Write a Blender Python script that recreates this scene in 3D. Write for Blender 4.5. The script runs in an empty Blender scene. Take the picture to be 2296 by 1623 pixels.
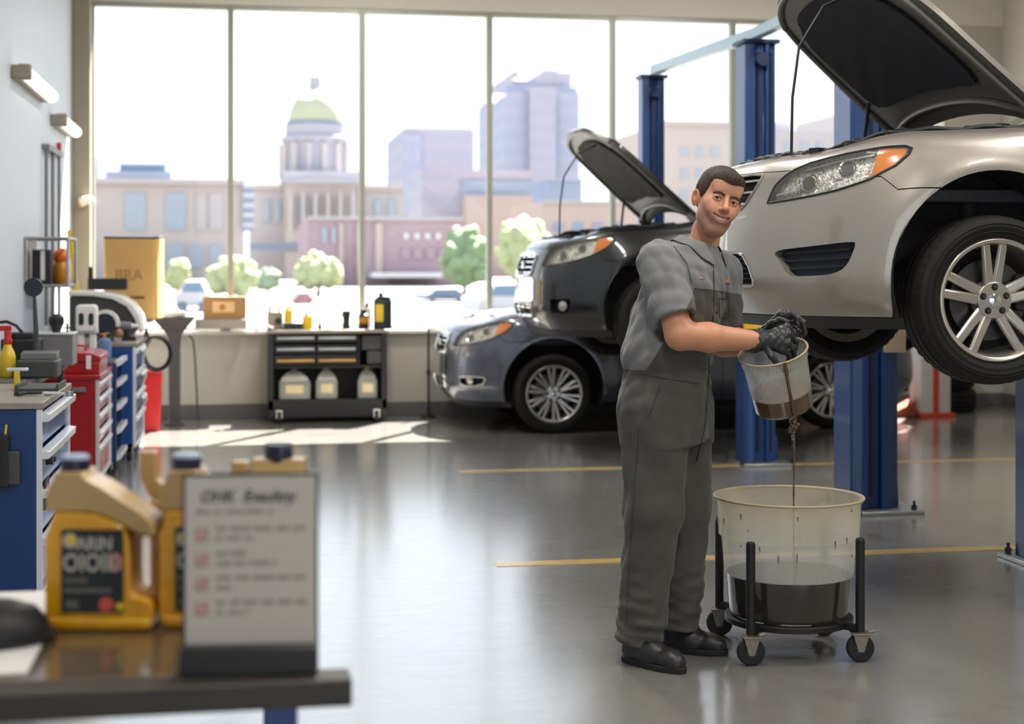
import bpy, bmesh, math, random
import numpy as np
from mathutils import Vector, Matrix, Euler, noise
from mathutils.geometry import delaunay_2d_cdt

random.seed(7)
SC = bpy.context.scene
COL = SC.collection
PI = math.pi
YAW = math.radians(9.86)
CAMH = 1.42
FPX = 3500.0
CX, HY = 1148.0, 600.0
SY, CY_ = math.sin(YAW), math.cos(YAW)

def ray(px, py):
    u = (px - CX) / FPX
    return Vector((SY + u * CY_, CY_ - u * SY, (HY - py) / FPX))
def P(px, py, D):
    return Vector((0, 0, CAMH)) + ray(px, py) * D
def G(px, py, z=0.0):
    r = ray(px, py)
    return Vector((0, 0, CAMH)) + r * ((z - CAMH) / r.z)
def atY(px, py, Y):
    r = ray(px, py)
    return Vector((0, 0, CAMH)) + r * (Y / r.y)
def atX(px, py, X):
    r = ray(px, py)
    return Vector((0, 0, CAMH)) + r * (X / r.x)

# ---------------------------------------------------------------- objects
def tag(o, label=None, cat=None, group=None, kind=None):
    if label: o['label'] = label
    if cat: o['category'] = cat
    if group: o['group'] = group
    if kind: o['kind'] = kind
    return o
def empty(name, loc=(0, 0, 0), rz=0.0, parent=None):
    o = bpy.data.objects.new(name, None)
    COL.objects.link(o)
    o.location = loc
    o.rotation_euler = (0, 0, rz)
    o.empty_display_size = 0.1
    if parent: o.parent = parent
    return o
def thing(name, label, cat, loc=(0, 0, 0), rz=0.0, group=None):
    return tag(empty(name, loc, rz), label, cat, group)
def kids(o):
    return [c for c in bpy.data.objects if c.parent == o]
def dup(o, loc=None, rz=None, label=None, parent=None):
    c = o.copy()
    COL.objects.link(c)
    if parent: c.parent = parent
    for k in kids(o): dup(k, parent=c)
    if loc is not None: c.location = loc
    if rz is not None: c.rotation_euler = (0, 0, rz)
    if label: c['label'] = label
    return c

class MB:
    """collects shapes, then links them as one mesh object"""
    def __init__(s):
        s.v = []; s.f = []; s.m = []
    def add(s, vs, fs, mi=0, M=None):
        b = len(s.v)
        for p in vs:
            p = Vector(p)
            s.v.append(tuple(M @ p) if M else tuple(p))
        for f in fs:
            s.f.append(tuple(b + i for i in f)); s.m.append(mi)
        return s
    def box(s, c, sz, rot=None, mi=0, M=None, taper=1.0):
        x, y, z = sz[0] / 2, sz[1] / 2, sz[2] / 2
        t = taper
        vs = [(-x, -y, -z), (x, -y, -z), (x, y, -z), (-x, y, -z), (-x * t, -y * t, z), (x * t, -y * t, z), (x * t, y * t, z), (-x * t, y * t, z)]
        fs = [(0, 3, 2, 1), (4, 5, 6, 7), (0, 1, 5, 4), (1, 2, 6, 5), (2, 3, 7, 6), (3, 0, 4, 7)]
        T = Matrix.Translation(c)
        if rot is not None: T = T @ Euler(rot).to_matrix().to_4x4()
        if M: T = M @ T
        return s.add(vs, fs, mi, T)
    def bb(s, lo, hi, mi=0, M=None):
        lo, hi = Vector(lo), Vector(hi)
        return s.box((lo + hi) / 2, hi - lo, mi=mi, M=M)
    def tube(s, pts, r, seg=12, mi=0, M=None, cap=True, closed=False):
        pts = [Vector(p) for p in pts]
        n = len(pts)
        rs = r if isinstance(r, (list, tuple)) else [r] * n
        vs = []; fs = []
        prev = None
        for i, p in enumerate(pts):
            if closed: d = pts[(i + 1) % n] - pts[i - 1]
            elif i == 0: d = pts[1] - p
            elif i == n - 1: d = p - pts[i - 1]
            else: d = (pts[i + 1] - p).normalized() + (p - pts[i - 1]).normalized()
            if d.length < 1e-9: d = Vector((0, 0, 1))
            d.normalize()
            if prev is None:
                a = d.orthogonal().normalized()
            else:
                a = prev - d * prev.dot(d)
                if a.length < 1e-6: a = d.orthogonal()
                a.normalize()
            prev = a
            b = d.cross(a)
            for k in range(seg):
                th = 2 * PI * k / seg
                vs.append(p + (a * math.cos(th) + b * math.sin(th)) * rs[i])
        m = n if closed else n - 1
        for i in range(m):
            j = (i + 1) % n
            for k in range(seg):
                k2 = (k + 1) % seg
                fs.append((i * seg + k, i * seg + k2, j * seg + k2, j * seg + k))
        if cap and not closed:
            fs.append(tuple(range(seg))[::-1])
            fs.append(tuple((n - 1) * seg + k for k in range(seg)))
        return s.add(vs, fs, mi, M)
    def cyl(s, p0, p1, r0, r1=None, seg=24, mi=0, M=None):
        return s.tube([p0, p1], [r0, r0 if r1 is None else r1], seg, mi, M)
    def lathe(s, prof, seg=48, mi=0, M=None, close=False, sx=1.0, sy=1.0):
        """prof: (r, z) pairs, turned about z"""
        vs = []; fs = []
        n = len(prof)
        for r, z in prof:
            for k in range(seg):
                th = 2 * PI * k / seg
                vs.append((r * math.cos(th) * sx, r * math.sin(th) * sy, z))
        for i in range(n if close else n - 1):
            j = (i + 1) % n
            for k in range(seg):
                k2 = (k + 1) % seg
                fs.append((i * seg + k, i * seg + k2, j * seg + k2, j * seg + k))
        if not close:
            if prof[0][0] > 1e-6: fs.append(tuple(range(seg))[::-1])
            if prof[-1][0] > 1e-6: fs.append(tuple((n - 1) * seg + k for k in range(seg)))
        return s.add(vs, fs, mi, M)
    def ball(s, c, r, seg=20, rings=12, mi=0, M=None):
        r = r if isinstance(r, (tuple, list, Vector)) else (r, r, r)
        vs = [(c[0], c[1], c[2] - r[2])]; fs = []
        for i in range(1, rings):
            ph = -PI / 2 + PI * i / rings
            for k in range(seg):
                th = 2 * PI * k / seg
                vs.append((c[0] + r[0] * math.cos(ph) * math.cos(th), c[1] + r[1] * math.cos(ph) * math.sin(th), c[2] + r[2] * math.sin(ph)))
        vs.append((c[0], c[1], c[2] + r[2]))
        for k in range(seg):
            fs.append((0, 1 + (k + 1) % seg, 1 + k))
            for i in range(rings - 2):
                a = 1 + i * seg
                fs.append((a + k, a + (k + 1) % seg, a + seg + (k + 1) % seg, a + seg + k))
            a = 1 + (rings - 2) * seg
            fs.append((a + k, a + (k + 1) % seg, len(vs) - 1))
        return s.add(vs, fs, mi, M)
    def prism(s, outline, d0, d1, axis='y', mi=0, M=None):
        """outline: 2D points; extruded from d0 to d1 along axis (x: (y,z); y: (x,z); z: (x,y))"""
        def mk(p, d):
            if axis == 'y': return (p[0], d, p[1])
            if axis == 'x': return (d, p[0], p[1])
            return (p[0], p[1], d)
        n = len(outline)
        vs = [mk(p, d0) for p in outline] + [mk(p, d1) for p in outline]
        fs = [tuple(range(n)), tuple(range(2 * n - 1, n - 1, -1))]
        for i in range(n):
            j = (i + 1) % n
            fs.append((i, i + n, j + n, j))
        return s.add(vs, fs, mi, M)
    def rbox(s, c, sz, r=0.01, mi=0, M=None, axis='z', seg=4):
        """box with rounded vertical (axis) edges"""
        ax = {'z': (0, 1, 2), 'y': (0, 2, 1), 'x': (1, 2, 0)}[axis]
        a, b, d = sz[ax[0]] / 2, sz[ax[1]] / 2, sz[ax[2]] / 2
        r = min(r, a * .99, b * .99)
        o = []
        for qx, qy, a0 in ((1, 1, 0), (-1, 1, 90), (-1, -1, 180), (1, -1, 270)):
            for k in range(seg + 1):
                t = math.radians(a0 + 90 * k / seg)
                o.append((c[ax[0]] + qx * (a - r) + r * math.cos(t), c[ax[1]] + qy * (b - r) + r * math.sin(t)))
        return s.prism(o, c[ax[2]] - d, c[ax[2]] + d, axis, mi, M)
    def build(s, name, mat, parent=None, bevel=0.0, sharp=38, loc=None, rot=None, weld=False, bseg=2, flip=False):
        me = bpy.data.meshes.new(name)
        me.from_pydata(s.v, [], s.f)
        mats = mat if isinstance(mat, (list, tuple)) else [mat]
        for m in mats: me.materials.append(m)
        me.polygons.foreach_set('material_index', s.m)
        bm = bmesh.new(); bm.from_mesh(me)
        if weld: bmesh.ops.remove_doubles(bm, verts=bm.verts, dist=1e-5)
        bmesh.ops.recalc_face_normals(bm, faces=bm.faces)
        bm.to_mesh(me); bm.free()
        me.polygons.foreach_set('use_smooth', [True] * len(me.polygons))
        me.set_sharp_from_angle(angle=math.radians(sharp))
        me.update()
        o = bpy.data.objects.new(name, me)
        COL.objects.link(o)
        if parent: o.parent = parent
        if loc is not None: o.location = loc
        if rot is not None: o.rotation_euler = rot
        if bevel > 0:
            b = o.modifiers.new('bevel', 'BEVEL')
            b.width = bevel; b.segments = bseg; b.limit_method = 'ANGLE'; b.angle_limit = math.radians(40)
            b.harden_normals = False
        return o

def mesh_np(name, V, Fq, mat, parent=None, mats=None, mi=None, normals=None, smooth=True):
    me = bpy.data.meshes.new(name)
    me.from_pydata([tuple(map(float, v)) for v in V], [], [tuple(int(i) for i in f) for f in Fq])
    for m in (mats or [mat]): me.materials.append(m)
    if mi is not None: me.polygons.foreach_set('material_index', mi)
    me.polygons.foreach_set('use_smooth', [smooth] * len(me.polygons))
    me.update()
    if normals is not None:
        me.normals_split_custom_set_from_vertices([tuple(map(float, n)) for n in normals])
    o = bpy.data.objects.new(name, me)
    COL.objects.link(o)
    if parent: o.parent = parent
    return o

# ---------------------------------------------------------------- materials
def lin(c):
    if isinstance(c, str):
        c = c.lstrip('#'); c = [int(c[i:i + 2], 16) for i in (0, 2, 4)]
    r = []
    for x in c[:3]:
        x = x / 255.0
        r.append(x / 12.92 if x <= 0.04045 else ((x + 0.055) / 1.055) ** 2.4)
    return (r[0], r[1], r[2], 1.0)
class NT:
    def __init__(s, name):
        s.mat = bpy.data.materials.new(name); s.mat.use_nodes = True
        s.t = s.mat.node_tree; s.n = s.t.nodes; s.l = s.t.links
        s.b = s.n['Principled BSDF']; s.out = s.n['Material Output']
        s._c = None
    def node(s, ty, **kw):
        n = s.n.new(ty)
        for k, v in kw.items(): setattr(n, k, v)
        return n
    def coord(s, kind='Object'):
        if s._c is None: s._c = s.node('ShaderNodeTexCoord')
        return s._c.outputs[kind]
    def math(s, op, a, b=None, c=None, clamp=False):
        n = s.node('ShaderNodeMath', operation=op, use_clamp=clamp)
        for i, x in enumerate((a, b, c)):
            if x is None: continue
            if isinstance(x, (int, float)): n.inputs[i].default_value = x
            else: s.l.new(x, n.inputs[i])
        return n.outputs[0]
    def mix(s, fac, a, b):
        n = s.node('ShaderNodeMix', data_type='RGBA')
        for i, x in ((0, fac), (6, a), (7, b)):
            if isinstance(x, (int, float)): n.inputs[i].default_value = x
            elif isinstance(x, tuple): n.inputs[i].default_value = x
            else: s.l.new(x, n.inputs[i])
        return n.outputs[2]
    def noise(s, scale=5, detail=4, rough=.55, vec=None, dist=0):
        n = s.node('ShaderNodeTexNoise')
        n.inputs['Scale'].default_value = scale; n.inputs['Detail'].default_value = detail
        n.inputs['Roughness'].default_value = rough; n.inputs['Distortion'].default_value = dist
        s.l.new(vec if vec is not None else s.coord(), n.inputs['Vector'])
        return n.outputs['Fac']
    def scaled(s, sc, vec=None):
        n = s.node('ShaderNodeMapping'); n.inputs['Scale'].default_value = sc
        s.l.new(vec if vec is not None else s.coord(), n.inputs['Vector'])
        return n.outputs[0]
    def ramp(s, fac, stops):
        n = s.node('ShaderNodeValToRGB')
        e = n.color_ramp.elements
        while len(e) < len(stops): e.new(0.5)
        for i, (p, c) in enumerate(stops):
            e[i].position = p; e[i].color = c if isinstance(c, tuple) else (c, c, c, 1)
        s.l.new(fac, n.inputs[0])
        return n.outputs[0]
    def sep(s, vec=None):
        n = s.node('ShaderNodeSeparateXYZ'); s.l.new(vec if vec is not None else s.coord(), n.inputs[0])
        return n.outputs
    def bump(s, h, strength=.3, dist=.01):
        n = s.node('ShaderNodeBump'); n.inputs['Strength'].default_value = strength; n.inputs['Distance'].default_value = dist
        s.l.new(h, n.inputs['Height']); s.l.new(n.outputs[0], s.b.inputs['Normal'])
        return n.outputs[0]
    def set(s, **kw):
        for k, v in kw.items():
            i = s.b.inputs[k.replace('_', ' ')]
            if isinstance(v, (int, float, tuple)): i.default_value = v
            else: s.l.new(v, i)
        return s
def scale_c(c, k): return (min(1, c[0] * k), min(1, c[1] * k), min(1, c[2] * k), 1)
def pm(name, col, rough=.5, metal=0.0, var=.12, scale=12, bump=0.0, bscale=60, coat=0.0, spec=None, coatr=.08):
    m = NT(name); c = lin(col)
    n = m.noise(scale, 4)
    m.set(Base_Color=m.mix(n, scale_c(c, 1 - var), scale_c(c, 1 + var)))
    rr = m.math('MULTIPLY_ADD', n, .12, max(0, rough - .06))
    m.set(Roughness=rr, Metallic=metal)
    if coat: m.set(Coat_Weight=coat, Coat_Roughness=coatr)
    if spec is not None: m.set(Specular_IOR_Level=spec)
    if bump: m.bump(m.noise(bscale, 3), bump, .002)
    return m.mat
def emis(name, col, strength):
    m = NT(name); c = lin(col)
    n = m.noise(3, 2)
    m.set(Base_Color=c, Emission_Color=m.mix(n, scale_c(c, .96), c), Emission_Strength=strength, Roughness=.5)
    return m.mat
def thin(name, col, alpha, rough=.1, dirt=None, dscale=40, dlo=.5, dhi=.62, trans=0.0, wet=None, stain=None):
    """see-through plastic or glass sheet: part transparent, part gloss/diffuse"""
    m = NT(name); c = lin(col)
    n = m.noise(dscale, 5, .7)
    m.set(Roughness=rough)
    base = m.mix(m.noise(6, 3), scale_c(c, .9), c)
    a = alpha
    if dirt:
        msk = m.ramp(n, [(dlo, 0.0), (dhi, 1.0)])
        base = m.mix(msk, base, lin(dirt))
        a = m.math('MULTIPLY_ADD', msk, (1 - alpha) * .7, alpha)
    if stain:      # (z, height of the blend, colour): old oil stain higher on the wall
        sm_ = m.math('MULTIPLY', m.math('SUBTRACT', m.sep()[2], stain[0]), 1 / stain[1], clamp=True)
        sm_ = m.math('MULTIPLY', sm_, m.math('MULTIPLY_ADD', m.noise(14, 4, .7), .8, .35), clamp=True)
        base = m.mix(sm_, base, lin(stain[2])); a = m.math('MULTIPLY_ADD', sm_, .25, a)
    if wet:        # (z, alpha): oil behind the plastic wets it and clears it
        wm = m.math('LESS_THAN', m.math('ADD', m.sep()[2], m.math('MULTIPLY', m.noise(5, 2), .002)), wet[0])
        a = m.math('ADD', m.math('MULTIPLY', wm, wet[1]), m.math('MULTIPLY', m.math('SUBTRACT', 1.0, wm), a))
    m.set(Base_Color=base)
    tr = m.node('ShaderNodeBsdfTransparent')
    body = m.b.outputs[0]
    if trans:
        tl = m.node('ShaderNodeBsdfTranslucent'); m.l.new(base, tl.inputs[0])
        mx0 = m.node('ShaderNodeMixShader'); mx0.inputs[0].default_value = trans
        m.l.new(body, mx0.inputs[1]); m.l.new(tl.outputs[0], mx0.inputs[2]); body = mx0.outputs[0]
    mx = m.node('ShaderNodeMixShader')
    if isinstance(a, (int, float)): mx.inputs[0].default_value = a
    else: m.l.new(a, mx.inputs[0])
    m.l.new(tr.outputs[0], mx.inputs[1]); m.l.new(body, mx.inputs[2])
    m.l.new(mx.outputs[0], m.out.inputs[0])
    return m.mat
def pane(name, tint=(1, 1, 1, 1), refl=.06):
    m = NT(name)
    tr = m.node('ShaderNodeBsdfTransparent'); tr.inputs[0].default_value = tint
    gl = m.node('ShaderNodeBsdfGlossy'); gl.inputs['Roughness'].default_value = .02
    lw = m.node('ShaderNodeLayerWeight'); lw.inputs[0].default_value = .35
    f = m.math('MULTIPLY_ADD', lw.outputs['Fresnel'], .12, .003)
    f = m.math('ADD', f, m.math('MULTIPLY', m.noise(2, 2), .01), clamp=True)
    mx = m.node('ShaderNodeMixShader'); m.l.new(f, mx.inputs[0])
    m.l.new(tr.outputs[0], mx.inputs[1]); m.l.new(gl.outputs[0], mx.inputs[2])
    m.l.new(mx.outputs[0], m.out.inputs[0])
    return m.mat

# ---------------------------------------------------------------- text
def text(name, s, size, mat, parent, M, extrude=.0006, bold=0.0, align='LEFT', sx=1.0):
    cu = bpy.data.curves.new(name, 'FONT')
    cu.body = s; cu.size = size; cu.extrude = extrude; cu.offset = bold; cu.align_x = align; cu.resolution_u = 3
    t = bpy.data.objects.new(name, cu)
    COL.objects.link(t)
    dg = bpy.context.evaluated_depsgraph_get()
    me = bpy.data.meshes.new_from_object(t.evaluated_get(dg))
    bpy.data.objects.remove(t); bpy.data.curves.remove(cu)
    me.transform(M @ Matrix.Diagonal((sx, 1, 1, 1)))
    me.materials.clear(); me.materials.append(mat)
    o = bpy.data.objects.new(name, me); COL.objects.link(o)
    if parent: o.parent = parent
    return o
# text written in the XZ plane, facing -Y
XZ = Matrix.Rotation(PI / 2, 4, 'X')
def face_at(x, y, z): return Matrix.Translation((x, y, z)) @ XZ

# ---------------------------------------------------------------- implicit surfaces
class SDF:
    def __init__(s, lo, hi, h):
        s.lo = np.array(lo, float); s.h = h
        s.n = np.ceil((np.array(hi) - s.lo) / h).astype(int) + 1
        s.V = np.full(s.n, 9.0, np.float32)
    def _sub(s, lo, hi, pad):
        a = np.clip(np.floor((np.array(lo) - pad - s.lo) / s.h).astype(int), 0, s.n - 1)
        b = np.clip(np.ceil((np.array(hi) + pad - s.lo) / s.h).astype(int) + 1, 1, s.n)
        sl = tuple(slice(a[i], b[i]) for i in range(3))
        ax = [(s.lo[i] + s.h * np.arange(a[i], b[i])).astype(np.float32) for i in range(3)]
        return sl, np.meshgrid(*ax, indexing='ij')
    @staticmethod
    def smin(a, b, k):
        if k <= 0: return np.minimum(a, b)
        h = np.clip(.5 + .5 * (b - a) / k, 0, 1)
        return b * (1 - h) + a * h - k * h * (1 - h)
    def op(s, fn, lo, hi, k=.01, sub=False):
        pad = k * 1.5 + s.h * 3
        sl, (X, Y, Z) = s._sub(lo, hi, pad)
        if X.size == 0: return s
        d = fn(X, Y, Z).astype(np.float32)
        A = s.V[sl]
        if sub: s.V[sl] = -SDF.smin(-A, d, k)
        else: s.V[sl] = SDF.smin(A, d, k)
        return s
    def cap(s, a, b, ra, rb=None, k=.01, sub=False, fl=None):
        """capsule with changing radius; fl=(axis vector, factor) flattens the section along that axis"""
        rb = ra if rb is None else rb
        a = np.array(a, float); b = np.array(b, float); R = max(ra, rb) * 1.3
        d = b - a; L = float(d @ d) + 1e-12
        def fn(X, Y, Z):
            t = np.clip(((X - a[0]) * d[0] + (Y - a[1]) * d[1] + (Z - a[2]) * d[2]) / L, 0, 1)
            qx = X - a[0] - t * d[0]; qy = Y - a[1] - t * d[1]; qz = Z - a[2] - t * d[2]
            if fl is not None:
                ax = np.array(fl[0], float); ax /= np.linalg.norm(ax)
                c = (qx * ax[0] + qy * ax[1] + qz * ax[2]) * (fl[1] - 1)
                qx = qx + c * ax[0]; qy = qy + c * ax[1]; qz = qz + c * ax[2]
            return np.sqrt(qx * qx + qy * qy + qz * qz) - (ra + t * (rb - ra))
        return s.op(fn, np.minimum(a, b) - R, np.maximum(a, b) + R, k, sub)
    def ell(s, c, r, k=.01, rot=None, sub=False):
        c = np.array(c, float); r = np.array(r, float)
        Rm = np.array(Euler(rot).to_matrix()).T if rot is not None else np.eye(3)
        R = r.max() * 1.05
        def fn(X, Y, Z):
            q = [X - c[0], Y - c[1], Z - c[2]]
            p = [Rm[i][0] * q[0] + Rm[i][1] * q[1] + Rm[i][2] * q[2] for i in range(3)]
            k0 = np.sqrt((p[0] / r[0]) ** 2 + (p[1] / r[1]) ** 2 + (p[2] / r[2]) ** 2)
            k1 = np.sqrt((p[0] / r[0] ** 2) ** 2 + (p[1] / r[1] ** 2) ** 2 + (p[2] / r[2] ** 2) ** 2) + 1e-9
            return k0 * (k0 - 1) / k1
        return s.op(fn, c - R, c + R, k, sub)
    def grid(s):
        ax = [(s.lo[i] + s.h * np.arange(s.n[i])).astype(np.float32) for i in range(3)]
        return np.meshgrid(*ax, indexing='ij')
    def mesh(s):
        V = s.V; h = s.h
        C = tuple(x - 1 for x in V.shape)
        cnt = np.zeros(C, np.float32); acc = np.zeros(C + (3,), np.float32)
        def sl(ax, o, b, c):
            r = [None] * 3; others = [i for i in range(3) if i != ax]
            r[ax] = slice(o, V.shape[ax] - 1 + o)
            for i, q in zip(others, (b, c)): r[i] = slice(q, V.shape[i] - 1 + q)
            return tuple(r)
        for ax in range(3):
            oth = [i for i in range(3) if i != ax]
            for b in (0, 1):
                for c in (0, 1):
                    v0 = V[sl(ax, 0, b, c)]; v1 = V[sl(ax, 1, b, c)]
                    m = (v0 < 0) != (v1 < 0)
                    t = np.where(m, v0 / np.where(m, v0 - v1, 1), 0)
                    cnt += m
                    acc[..., ax] += t
                    acc[..., oth[0]] += m * b; acc[..., oth[1]] += m * c
        act = cnt > 0
        idx = np.full(C, -1, np.int64); idx[act] = np.arange(act.sum())
        ijk = np.argwhere(act)
        pts = s.lo + h * (ijk + acc[act] / cnt[act][:, None])
        F = []
        for ax in range(3):
            a = [slice(None)] * 3; b = [slice(None)] * 3
            a[ax] = slice(0, V.shape[ax] - 1); b[ax] = slice(1, V.shape[ax])
            v0 = V[tuple(a)] < 0; v1 = V[tuple(b)] < 0
            e = np.argwhere(v0 != v1)
            o1, o2 = [(1, 2), (2, 0), (0, 1)][ax]
            ok = (e[:, o1] > 0) & (e[:, o2] > 0) & (e[:, o1] < C[o1]) & (e[:, o2] < C[o2])
            e = e[ok]
            inside = v0[tuple(e.T)]
            q = []
            for d1, d2 in ((-1, -1), (0, -1), (0, 0), (-1, 0)):
                x = e.copy(); x[:, o1] += d1; x[:, o2] += d2
                q.append(idx[tuple(x.T)])
            q = np.stack(q, 1)
            q[~inside] = q[~inside][:, ::-1]
            F.append(q)
        F = np.concatenate(F)
        F = F[(F >= 0).all(1)]
        return pts, F
    def build(s, name, mat, parent=None, xf=None, mats=None, mi=None, smooth_it=0):
        pts, F = s.mesh()
        if smooth_it:
            pts = relax(pts, F, smooth_it)
        if xf is not None:
            M = np.array(xf); pts = pts @ M[:3, :3].T + M[:3, 3]
        m = None
        if mi is not None:
            m = mi(pts[F].mean(1))
        return mesh_np(name, pts, F, mat, parent, mats=mats, mi=m)
def relax(pts, F, it):
    n = len(pts)
    for _ in range(it):
        acc = np.zeros_like(pts); c = np.zeros(n)
        for a, b in ((0, 1), (1, 2), (2, 3), (3, 0)):
            np.add.at(acc, F[:, a], pts[F[:, b]]); np.add.at(c, F[:, a], 1)
            np.add.at(acc, F[:, b], pts[F[:, a]]); np.add.at(c, F[:, b], 1)
        c[c == 0] = 1
        pts = pts * .4 + .6 * acc / c[:, None]
    return pts
FILL_W = 82.0
# ================================================================ cars
# The three cars share one body shape. Car frame: x backwards from the nose, y sideways, z up from the ground.
def catmull(pts, n=12):
    p = [np.array(q, float) for q in pts]
    p = [2 * p[0] - p[1]] + p + [2 * p[-1] - p[-2]]
    out = []
    for i in range(1, len(p) - 2):
        for k in range(n):
            t = k / n
            out.append(.5 * ((2 * p[i]) + (-p[i - 1] + p[i + 1]) * t + (2 * p[i - 1] - 5 * p[i] + 4 * p[i + 1] - p[i + 2]) * t * t + (-p[i - 1] + 3 * p[i] - 3 * p[i + 1] + p[i + 2]) * t ** 3))
    out.append(p[-2])
    return np.array(out)
PLAN = catmull([(0, 0), (.006, .15), (.022, .3), (.05, .42), (.1, .54), (.18, .655), (.29, .755), (.43, .825), (.62, .868), (.9, .89), (1.3, .9), (1.9, .9), (2.6, .9), (3.3, .895), (3.75, .88), (4.02, .83), (4.2, .73), (4.3, .56), (4.34, .3), (4.35, 0)])
_d = np.sqrt((np.diff(PLAN, axis=0) ** 2).sum(1)); PU = np.concatenate([[0], np.cumsum(_d)]); UMAX = PU[-1]
_g = np.gradient(PLAN, axis=0); _g /= np.linalg.norm(_g, axis=1)[:, None]
PNX, PNV = -_g[:, 1], _g[:, 0]
#        t,   front inset, front z, side inset, side z, rear inset, rear z
PROF = catmull([(.22, .13, .22, .09, .22, .10, .24), (.30, .06, .30, .035, .30, .04, .32), (.36, .018, .36, .015, .365, .01, .38), (.42, .0, .42, .004, .43, .0, .44),
                (.52, .0, .52, .0, .54, .0, .55), (.62, .004, .62, .0, .66, .01, .66), (.70, .014, .70, .002, .76, .03, .76), (.78, .032, .775, .008, .855, .06, .86),
                (.85, .055, .84, .02, .93, .09, .94), (.90, .08, .885, .04, .975, .12, 1.0), (.95, .12, .925, .08, 1.005, .16, 1.03), (1.0, .20, .95, .15, 1.025, .22, 1.04)], 10)
AX_F, AX_R, ARCH_R = .9, 3.4, .43
def smooth(x, a, b):
    t = np.clip((x - a) / (b - a), 0, 1); return t * t * (3 - 2 * t)
def S(u, t, side=1.0, off=0.0, archz=.40):
    u = np.asarray(u, float); t = np.asarray(t, float)
    X = np.interp(u, PU, PLAN[:, 0]); V = np.interp(u, PU, PLAN[:, 1])
    nx = np.interp(u, PU, PNX); nv = np.interp(u, PU, PNV)
    nn = np.sqrt(nx * nx + nv * nv) + 1e-9; nx, nv = nx / nn, nv / nn
    q = [np.interp(t, PROF[:, 0], PROF[:, i]) for i in range(1, 7)]
    wf = 1 - smooth(X, .06, .62); wr = smooth(X, 3.95, 4.28); ws = 1 - wf - wr
    ins = q[0] * wf + q[2] * ws + q[4] * wr
    z = q[1] * wf + q[3] * ws + q[5] * wr
    z = z + .035 * smooth(X, .5, 1.5) * smooth(t, .8, 1.0)
    for ax in (AX_F, AX_R):
        r = np.sqrt((X - ax) ** 2 + (z - archz) ** 2)
        ins = ins - .016 * np.exp(-((r - ARCH_R - .02) / .07) ** 2) * ws * (z > .2)
    ins = ins - off
    return np.stack([X - nx * ins, side * (V - nv * ins), z], -1)
def Snorm(u, t, side=1.0, archz=.40):
    e = 2e-3
    u = np.asarray(u, float); t = np.asarray(t, float)
    du = S(np.minimum(u + e, UMAX), t, side, 0, archz) - S(np.maximum(u - e, 0), t, side, 0, archz)
    dt = S(u, np.minimum(t + e, 1), side, 0, archz) - S(u, np.maximum(t - e, .22), side, 0, archz)
    n = np.cross(du, dt) * side
    n /= np.linalg.norm(n, axis=-1)[..., None] + 1e-12
    return n
_GU, _GT = np.meshgrid(np.linspace(0, UMAX, 700), np.linspace(.22, 1, 160), indexing='ij')
def inv_generic(proj, target, umax=None, archz=.40):
    """(u,t) whose projection is nearest to the target"""
    p = proj(S(_GU, _GT, 1.0, 0, archz))
    e = ((p - np.array(target)) ** 2).sum(-1)
    if umax is not None: e = np.where(_GU <= umax, e, 1e9)
    i = np.unravel_index(np.argmin(e), e.shape)
    u, t = _GU[i], _GT[i]
    for _ in range(6):
        h = 1e-3
        f = proj(S(u, t, 1.0, 0, archz)) - np.array(target)
        fu = (proj(S(u + h, t, 1.0, 0, archz)) - proj(S(u - h, t, 1.0, 0, archz))) / (2 * h)
        ft = (proj(S(u, t + h, 1.0, 0, archz)) - proj(S(u, t - h, 1.0, 0, archz))) / (2 * h)
        J = np.stack([fu, ft], -1)
        try: d = np.linalg.lstsq(J, -f, rcond=None)[0]
        except Exception: break
        d = np.clip(d, -.02, .02)
        u = float(np.clip(u + d[0], 0, UMAX)); t = float(np.clip(t + d[1], .22, 1))
    return (u, t)
def inv_xz(x, z, archz=.40):
    return inv_generic(lambda p: p[..., [0, 2]], (x, z), 4.9, archz)
def inside(poly, x, y):
    poly = np.asarray(poly); c = np.zeros(np.shape(x), bool); n = len(poly)
    for i in range(n):
        x1, y1 = poly[i]; x2, y2 = poly[(i + 1) % n]
        if y1 == y2: continue
        m = ((y1 > y) != (y2 > y)) & (x < (x2 - x1) * (y - y1) / (y2 - y1) + x1)
        c ^= m
    return c
def dens(poly, step=.02, closed=True):
    out = []; n = len(poly)
    for i in range(n if closed else n - 1):
        a = np.array(poly[i], float); b = np.array(poly[(i + 1) % n], float)
        k = max(1, int(np.linalg.norm(b - a) / step))
        for j in range(k): out.append(tuple(a + (b - a) * j / k))
    if not closed: out.append(tuple(poly[-1]))
    return out
def rounded(poly, it=2):
    p = [np.array(q, float) for q in poly]
    for _ in range(it):
        o = []
        for i in range(len(p)):
            a, b = p[i], p[(i + 1) % len(p)]
            o += [a * .78 + b * .22, a * .22 + b * .78]
        p = o
    return [tuple(q) for q in p]
def shrink(poly, d):
    """move the outline inwards"""
    p = np.array(poly, float); n = len(p)
    area = .5 * sum(p[i][0] * p[(i + 1) % n][1] - p[(i + 1) % n][0] * p[i][1] for i in range(n))
    s = 1 if area > 0 else -1
    out = []
    for i in range(n):
        e = p[(i + 1) % n] - p[i - 1]; L = np.linalg.norm(e) + 1e-9
        out.append(tuple(p[i] + s * d * np.array([-e[1], e[0]]) / L))
    return out
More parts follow.
